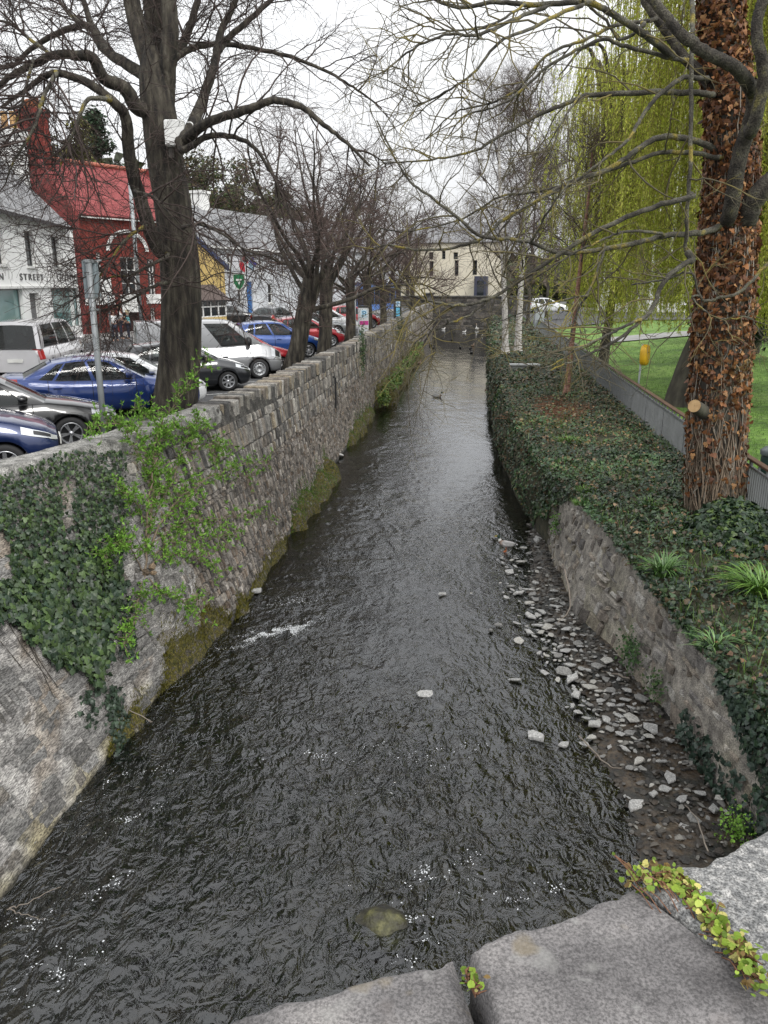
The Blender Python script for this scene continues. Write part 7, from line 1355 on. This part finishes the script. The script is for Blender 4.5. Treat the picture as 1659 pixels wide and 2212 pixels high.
# sticks
def stick(pts, zs, r, label):
    P_ = smooth([atz(x, y, z) for (x, y), z in zip(pts, zs)], 5); P_[1:] += RNG.normal(0, .008, P_[1:].shape); g = MB(); g.tube(P_, np.linspace(r, r * .4, len(P_)), 5); tag(g.build('stick', [plain('dry_stick', (.2, .17, .14), .9)]), label, 'stick')
stick([(1360, 1465), (1300, 1450), (1250, 1436)], (.25, .15, .12), .012, 'thin pale stick lying across the shingle'); stick([(1250, 1590), (1310, 1650), (1345, 1660)], (.1, .1, .08), .012, 'dark twig on the tail of the shingle'); stick([(1530, 1840), (1500, 1760), (1470, 1735)], (.3, .2, .08), .01, 'bare pale twig by the bright cress plant'); stick([(1520, 1850), (1490, 1800), (1440, 1765)], (.1, .1, .08), .008, 'thin twig lying toward the triangular white stone')
stick([(20, 1962), (60, 1950), (130, 1915)], (.05, .1, .2), .008, 'pale dead stalk leaning from the near left wall foot'); stick([(15, 1965), (50, 1975), (95, 1985)], (.05, .06, .06), .007, 'short dead stalk at the near left wall foot'); stick([(1220, 1300 - 70), (1232, 1310), (1205, 1345)], (.95, .6, .45), .018, 'dead ivy root hanging on the bare stone wall'); stick([(280, 1535), (330, 1560), (310, 1548)], (1.3, 1.25, 1.25), .006, 'thin stem under the ivy of the left wall')
# birch litter
n = 700; g = MB(); Y = 29.5 + RNG.normal(0, 1.8, n); X = 3.3 + RNG.normal(0, .6, n); d = RNG.random(n) * 2 * pi; L = .15 + .35 * RNG.random(n); z = bank_z(X, Y) + .02
for k in range(n): g.tube(np.array([[X[k], Y[k], z[k]], [X[k] + cos(d[k]) * L[k], Y[k] + sin(d[k]) * L[k], z[k] + .03]]), .008, 3)
tag(g.build('twig_litter', [plain('litter_brown', (.16, .075, .04), .9)]), 'brown twig litter round the foot of the young reddish birch', 'litter', kind='stuff')
g = MB(); c = atz(1133, 790, 2.1); g.box((c[0], c[1], 2.15), (1.6, .5, .1), .1, 0, None, .02); g.box((c[0] - .3, c[1] + .02, 1.9), (.9, .4, .5), .1); tag(g.build('outfall_slab', [plain('pale_concrete', (.42, .43, .43), .8)]), 'pale concrete slab in the ivy of the right bank', 'slab')

# ---- small plants on the parapet
def para_plant(line, n, s, label, spread, cols):
    P_ = np.array([pw(x, y, pz + .012) for x, y in line]); P_ = smooth(P_, 8); t = RNG.random(n) * (len(P_) - 1); i = np.minimum(t.astype(int), len(P_) - 2); f = (t - i)[:, None]; w = spread * (1 + 1.2 * np.exp(-t[:, None] / 4)); p = P_[i] * (1 - f) + P_[i + 1] * f + RNG.normal(0, 1, (n, 3)) * [1, 1, .45] * w; p[:, 2] = np.abs(p[:, 2] - pz) + pz + .002
    t_ = empty('creeping_plant', label, 'plant', P_[0]); g = MB(); leafscatter(g, p, np.tile([-.1, -.35, 1.], (n, 1)), s * (.4 + .95 * RNG.random(n)), 'round', cols, .85, .2); fixp(g.build('leaves', [LEAFM], t_)); g = MB()
    for k in range(n // 4): a = p[RNG.integers(0, n)]; b = P_[RNG.integers(0, len(P_))]; b = a + (b - a) * min(1, .03 / (np.linalg.norm(b - a) + 1e-6)); b[2] = pz + .001; g.tube(np.array([a, (a + b) / 2 + [0, 0, .004], b]), .0007, 4)
    for k in range(0, len(P_) - 4, 2): g.tube(P_[k:k + 5] + RNG.normal(0, .003, (5, 3)), .0011, 4)
    fixp(g.build('stems', [plain('plant_stem', (.16, .075, .04), .8)], t_))
YG = [(.13, .2, .02), (.19, .27, .035), (.25, .3, .06), (.1, .16, .02), (.33, .3, .1), (.14, .09, .03)]
para_plant([(1378, 1900), (1440, 1895), (1490, 1925), (1530, 1975), (1560, 2020), (1600, 2060), (1640, 2130)], 560, .0068, 'small yellow-green creeping plant in the joint beside the granite coping', .0062, YG); para_plant([(1008, 2095), (1022, 2120), (1030, 2140)], 30, .0055, 'tiny green plant in the crack between the two dark coping stones', .003, YG)
# ================================================================ BIRDS AND PEOPLE
FEATH = mat('feathers', [(.85, .85, .85), (1.1, 1.1, 1.1)], 20, .7, 0, 20, 1)
def bird(loc, head, s, pal, label, cat, name, path=None, group=None, legs=False):
    path = path or [(-.28, .10, .006), (-.24, .095, .03), (-.17, .085, .065), (-.08, .075, .09), (.03, .07, .1), (.11, .08, .088), (.155, .115, .062), (.175, .16, .042), (.185, .2, .036), (.2, .232, .04), (.225, .242, .036), (.25, .236, .02), (.275, .23, .013), (.3, .226, .012), (.308, .225, .002)]
    P_ = np.array(path); k = 12; an = np.linspace(0, 2 * pi, k, endpoint=False); C_ = np.c_[P_[:, 0], 0 * P_[:, 0], P_[:, 1]]; t = unit(np.gradient(C_, axis=0)); side = np.array([0, 1., 0]); up = np.cross(t, side) * -1
    V = C_[:, None] + P_[:, 2][:, None, None] * (np.cos(an)[None, :, None] * side * np.where(np.arange(len(P_)) < 7, 1.05, .9)[:, None, None] + np.sin(an)[None, :, None] * up[:, None] * np.where(np.arange(len(P_)) < 7, .8, 1)[:, None, None])
    c = np.array([pal[min(i, len(pal) - 1)] for i in range(len(P_))]); t_ = empty(name, label, cat, loc, head, group); t_.scale = (s,) * 3
    g = MB(); g.grid(V, 0, np.repeat(c[:, None], k, 1), True); b_ = g.build('body', [FEATH], t_); z = .13 if legs else 0; b_.location = (0, 0, z)
    for sg in (1, -1):
        g = MB(); wv = [(-.25, .02, .125), (-.16, .075, .1), (-.02, .1, .09), (.09, .085, .11), (.06, .055, .15), (-.08, .05, .155)]; g.add([(x, sg * y, zz + z) for x, y, zz in wv] + [(-.06, sg * .095, .13 + z)], np.array([(6, i, (i + 1) % 6) for i in range(6)]), 0, pal[2] * .6 if hasattr(pal[2], 'shape') else np.array(pal[2]) * .6); w_ = g.build('wing', [FEATH], t_)
        g = MB(); g.lathe([(.001, -.006), (.006, 0), (.001, .006)], (.232, sg * .03, .25 + z), 6, 0, 'y'); g.build('eye', [DARK], t_) if path[-1][0] < .5 else None
        if legs: g = MB(); g.tube([(0.0, sg * .035, .01), (-.005, sg * .035, .07), (.0, sg * .035, .15)], [.006, .006, .012], 6); g.box((.025, sg * .035, .006), (.06, .045, .008)); g.build('leg', [plain('orange_leg', (.5, .13, .03), .6)], t_)
    return t_
br, wh, gr, gn, yl, bk = (.09, .05, .03), (.7, .69, .66), (.42, .41, .4), (.008, .03, .02), (.4, .32, .05), (.015, .014, .013)
DR = [wh, bk, gr, gr, gr, (.25, .2, .17), br, wh, gn, gn, gn, yl, yl, yl, yl]; HN = [(.16, .11, .07)] * 11 + [(.2, .13, .04)] * 4; DKD = [bk] * 15
p = atz(945, 858, 0); bird((p[0], p[1], -.02), R_(8), 1.25, DR, 'mallard drake swimming alone in the open middle of the canal', 'duck', 'mallard')
p = atz(1093, 1192, 0.03); bird((p[0], p[1], 0.03), R_(160), 1.0, DR, 'mallard drake standing on the tip of the shingle by the right wall', 'duck', 'mallard', legs=True)
for x, y, h, pal, lb in ((1018, 763, 100, DKD, 'dark duck nearest in the little cluster of three upstream'), (1016, 754, 80, DKD, 'dark duck in the middle of the cluster of three upstream'), (1021, 748, 60, HN, 'brown duck at the back of the cluster of three upstream'), (994, 752, 95, DKD, 'single dark duck left of the cluster of three'), (976, 735, 85, DKD, 'lone dark duck farthest out below the white wake'), (935, 752, 90, DKD, 'dark duck close to the left ledge'), (930, 747, 120, DKD, 'small dark duck behind the one close to the left ledge'), (905, 786, 60, HN, 'brown duck tucked against the leafy left ledge'), (1042, 727, 90, DR, 'pale-breasted duck between the swan and the ivy bank')):
    p = atz(x, y, 0); bird((p[0], p[1], -.02), R_(h), 1.3, pal, lb, 'duck', 'duck', group='ducks upstream')
W_ = [wh] * 17; SW = [(-.62, .36, .01), (-.5, .3, .1), (-.32, .24, .2), (-.1, .2, .25), (.12, .2, .24), (.3, .24, .18), (.38, .36, .1), (.37, .5, .062), (.33, .64, .05), (.33, .76, .048), (.38, .84, .055), (.44, .86, .05), (.5, .84, .03), (.56, .82, .02), (.6, .81, .004)]
p = atz(1030, 713, 0); bird((p[0], p[1], -.05), R_(-100), 1.05, [wh] * 12 + [(.45, .16, .03)] * 3, 'white swan facing this way below the far bridge', 'swan', 'swan', SW)
for x, y, lb in ((1003, 718, 'white gull on the water left of the swan'), (958, 712, 'white gull on the water by the far bridge wall')):
    p = atz(x, y, 0); bird((p[0], p[1], -.02), R_(40), 1.3, [wh] * 11 + [yl] * 4, lb, 'gull', 'gull')
# ---- people outside the public house
def person(loc, head, label, shirt, legs, hair, seated=False, arm=(0, 0), hairlen=.0, H=1.72):
    t = empty('person', label, 'person', loc, head); k = H / 1.72; skin = plain('skin', (.5, .3, .22), .6)
    if seated: hipz = .48; J = dict(pel=(0, 0, hipz + .08), kneL=(.42, .11, hipz + .04), kneR=(.42, -.11, hipz + .04), ankL=(.42, .11, .08), ankR=(.42, -.11, .08), toeL=(.6, .12, .04), toeR=(.6, -.12, .04))
    else: hipz = .92; J = dict(pel=(0, 0, hipz), kneL=(.03, .1, .5), kneR=(.02, -.1, .5), ankL=(-.01, .11, .08), ankR=(-.01, -.11, .08), toeL=(.17, .13, .03), toeR=(.17, -.13, .03))
    b = J['pel'][2]; J.update(hipL=(0, .1, b - .05), hipR=(0, -.1, b - .05), wai=(0, 0, b + .18), che=(.02, 0, b + .38), nec=(0.0, 0, b + .56), hb=(.015, 0, b + .64), hd=(.025, 0, b + .72), ht=(.01, 0, b + .8), nose=(.115, 0, b + .69), shL=(0, .18, b + .49), shR=(0, -.18, b + .49))
    for s_, sg, a in (('L', 1, arm[0]), ('R', -1, arm[1])):
        e = np.array(J['sh' + s_]) + np.array([.04 + .1 * a, sg * .06, -.28 + .03 * a]); w = e + np.array([.08 + .2 * a, -sg * .02, -.24 + .26 * a]); h = w + unit(w - e) * .08; J['el' + s_], J['wr' + s_], J['ha' + s_] = tuple(e), tuple(w), tuple(h)
    R0 = dict(pel=.13, wai=.12, che=.145, nec=.055, hb=.06, hd=.088, ht=.07, nose=.012, hipL=.09, hipR=.09, kneL=.06, kneR=.06, ankL=.042, ankR=.042, toeL=.035, toeR=.035, shL=.065, shR=.065, elL=.042, elR=.042, wrL=.028, wrR=.028, haL=.035, haR=.035)
    E_ = [('pel', 'wai'), ('wai', 'che'), ('che', 'nec'), ('nec', 'hb'), ('hb', 'hd'), ('hd', 'ht'), ('hd', 'nose')]
    for s_ in 'LR': E_ += [('pel', 'hip' + s_), ('hip' + s_, 'kne' + s_), ('kne' + s_, 'ank' + s_), ('ank' + s_, 'toe' + s_), ('che', 'sh' + s_), ('sh' + s_, 'el' + s_), ('el' + s_, 'wr' + s_), ('wr' + s_, 'ha' + s_)]
    def skinmesh(name, edges, m, grow_=0, extra=()):
        names = []; 
        for e in edges:
            for q in e:
                if q not in names: names.append(q)
        vs = [tuple(np.array(J[q]) * k) for q in names]; es = [(names.index(a), names.index(b)) for a, b in edges]; rs = [R0[q] + grow_ for q in names]
        for ch in extra:
            i0 = len(vs); vs += [tuple(q) for q in ch]; es += [(i0 + i, i0 + i + 1) for i in range(len(ch) - 1)]; rs += [.0095] * len(ch)
        me = bpy.data.meshes.new(name); me.from_pydata(vs, es, []); o = bpy.data.objects.new(name, me); COL.objects.link(o); md = o.modifiers.new('skin', 'SKIN'); md.use_smooth_shade = True
        for i, r in enumerate(rs): me.skin_vertices[0].data[i].radius = (r, r)
        me.skin_vertices[0].data[0].use_root = True; o.modifiers.new('sub', 'SUBSURF').levels = 1; o.modifiers['sub'].render_levels = 1; me.materials.append(m); o.parent = t; return o
    fing = []
    for s_, sg in (('L', 1), ('R', -1)):
        h = np.array(J['ha' + s_]); d = unit(h - np.array(J['wr' + s_])); sd_ = np.array([0, 1., 0]); sd_ = unit(sd_ - d * (sd_ @ d)); cu = np.cross(d, sd_)
        for f in range(4): b0 = h + sd_ * (f - 1.5) * .02; L = (.07, .08, .075, .06)[f]; fing.append([b0, b0 + d * L * .5, b0 + d * L * .9 + cu * L * .3])
        b0 = np.array(J['wr' + s_]) + d * .03; fing.append([b0, b0 - sd_ * .035 * sg + d * .03, b0 - sd_ * .04 * sg + d * .065])
    body = skinmesh('body', E_, skin, 0, fing); hp = MB(); c = np.array(J['hd']) * k; a = np.linspace(0, 2 * pi, 14, endpoint=False)
    rings = [np.c_[c[0] - .02 + np.cos(a) * r * 1.08, np.sin(a) * r, np.full(14, c[2] + z) - np.where(np.cos(a) < 0, hairlen * (1 if z < .03 else 0), 0)] for r, z in ((.098, -.0), (.108, .04), (.1, .09), (.06, .125), (.004, .135))]; hp.grid(np.array(rings), 0, None, True); hp.build('hair', [hair], t)
    for sg in (1, -1): g = MB(); g.lathe([(.001, -.008), (.01, 0), (.001, .008)], (c[0] + .078, sg * .032, c[2] + .0), 8, 0, 'x'); g.build('eye', [DARK], t)
    g = MB(); g.box((c[0] + .083, 0, c[2] - .065), (.01, .045, .01)); g.build('mouth', [plain('lips', (.35, .12, .1), .6)], t)
    skinmesh('shirt', [('pel', 'wai'), ('wai', 'che'), ('che', 'shL'), ('che', 'shR'), ('shL', 'elL'), ('shR', 'elR')], shirt, .014); skinmesh('trousers', [('pel', 'hipL'), ('pel', 'hipR'), ('hipL', 'kneL'), ('hipR', 'kneR'), ('kneL', 'ankL'), ('kneR', 'ankR')], legs, .016); return t
b = atz(253, 738, GZ); w1 = plain('shirt_white', (.7, .7, .7), .8); jn = plain('trousers_dark', (.03, .035, .06), .8)
def seat(loc, head, label):
    t = empty('chair', label, 'chair', loc, head); g = MB(); g.box((.1, 0, .44), (.42, .42, .04), 0, 0, None, .01); g.build('seat', [DARK], t); g = MB(); g.box((-.13, 0, .72), (.04, .42, .5), 0, 0, None, .01); g.build('backrest', [DARK], t)
    for x in (-.1, .28):
        for y in (-.17, .17): g = MB(); g.tube([(x, y, 0), (x, y, .43)], .018, 6); g.build('leg', [DARK], t)
pc = atz(250, 742, GZ); hd = R_(-60); person((pc[0], pc[1], GZ + .13), hd, 'person in sunglasses and a pale top sitting outside the red public house', w1, jn, plain('hair_brown', (.08, .04, .02), .8), False, (.8, .2), .08, 1.6)
pc = atz(263, 738, GZ); person((pc[0], pc[1], GZ + .13), R_(20), 'person with short fair hair, white shirt and dark waistcoat standing at the pub door', w1, jn, plain('hair_fair', (.3, .2, .12), .8), False, (.9, .3), 0, 1.78)
pc = atz(280, 738, GZ); person((pc[0], pc[1], GZ + .13), R_(200), 'person with pale blond hair in a turquoise top beside the waiter', plain('shirt_turquoise', (.2, .5, .52), .8), jn, plain('hair_blond', (.6, .5, .33), .8), False, (.4, .4), .1, 1.55)

# ---- put every Empty that still sits at the origin at the base of its thing
bpy.context.view_layer.update()
for o in list(S.objects):
    if o.type == 'EMPTY' and o.parent is None and o.location.length < 1e-6 and o.children:
        from mathutils import Vector
        bb = [c.matrix_world @ Vector(k) for c in o.children for k in c.bound_box]
        if not bb: continue
        mn = [min(q[i] for q in bb) for i in range(3)]; mxx = [max(q[i] for q in bb) for i in range(3)]; v = Vector(((mn[0] + mxx[0]) / 2, (mn[1] + mxx[1]) / 2, mn[2])); o.location = v
        for c in o.children: c.location = c.location - v
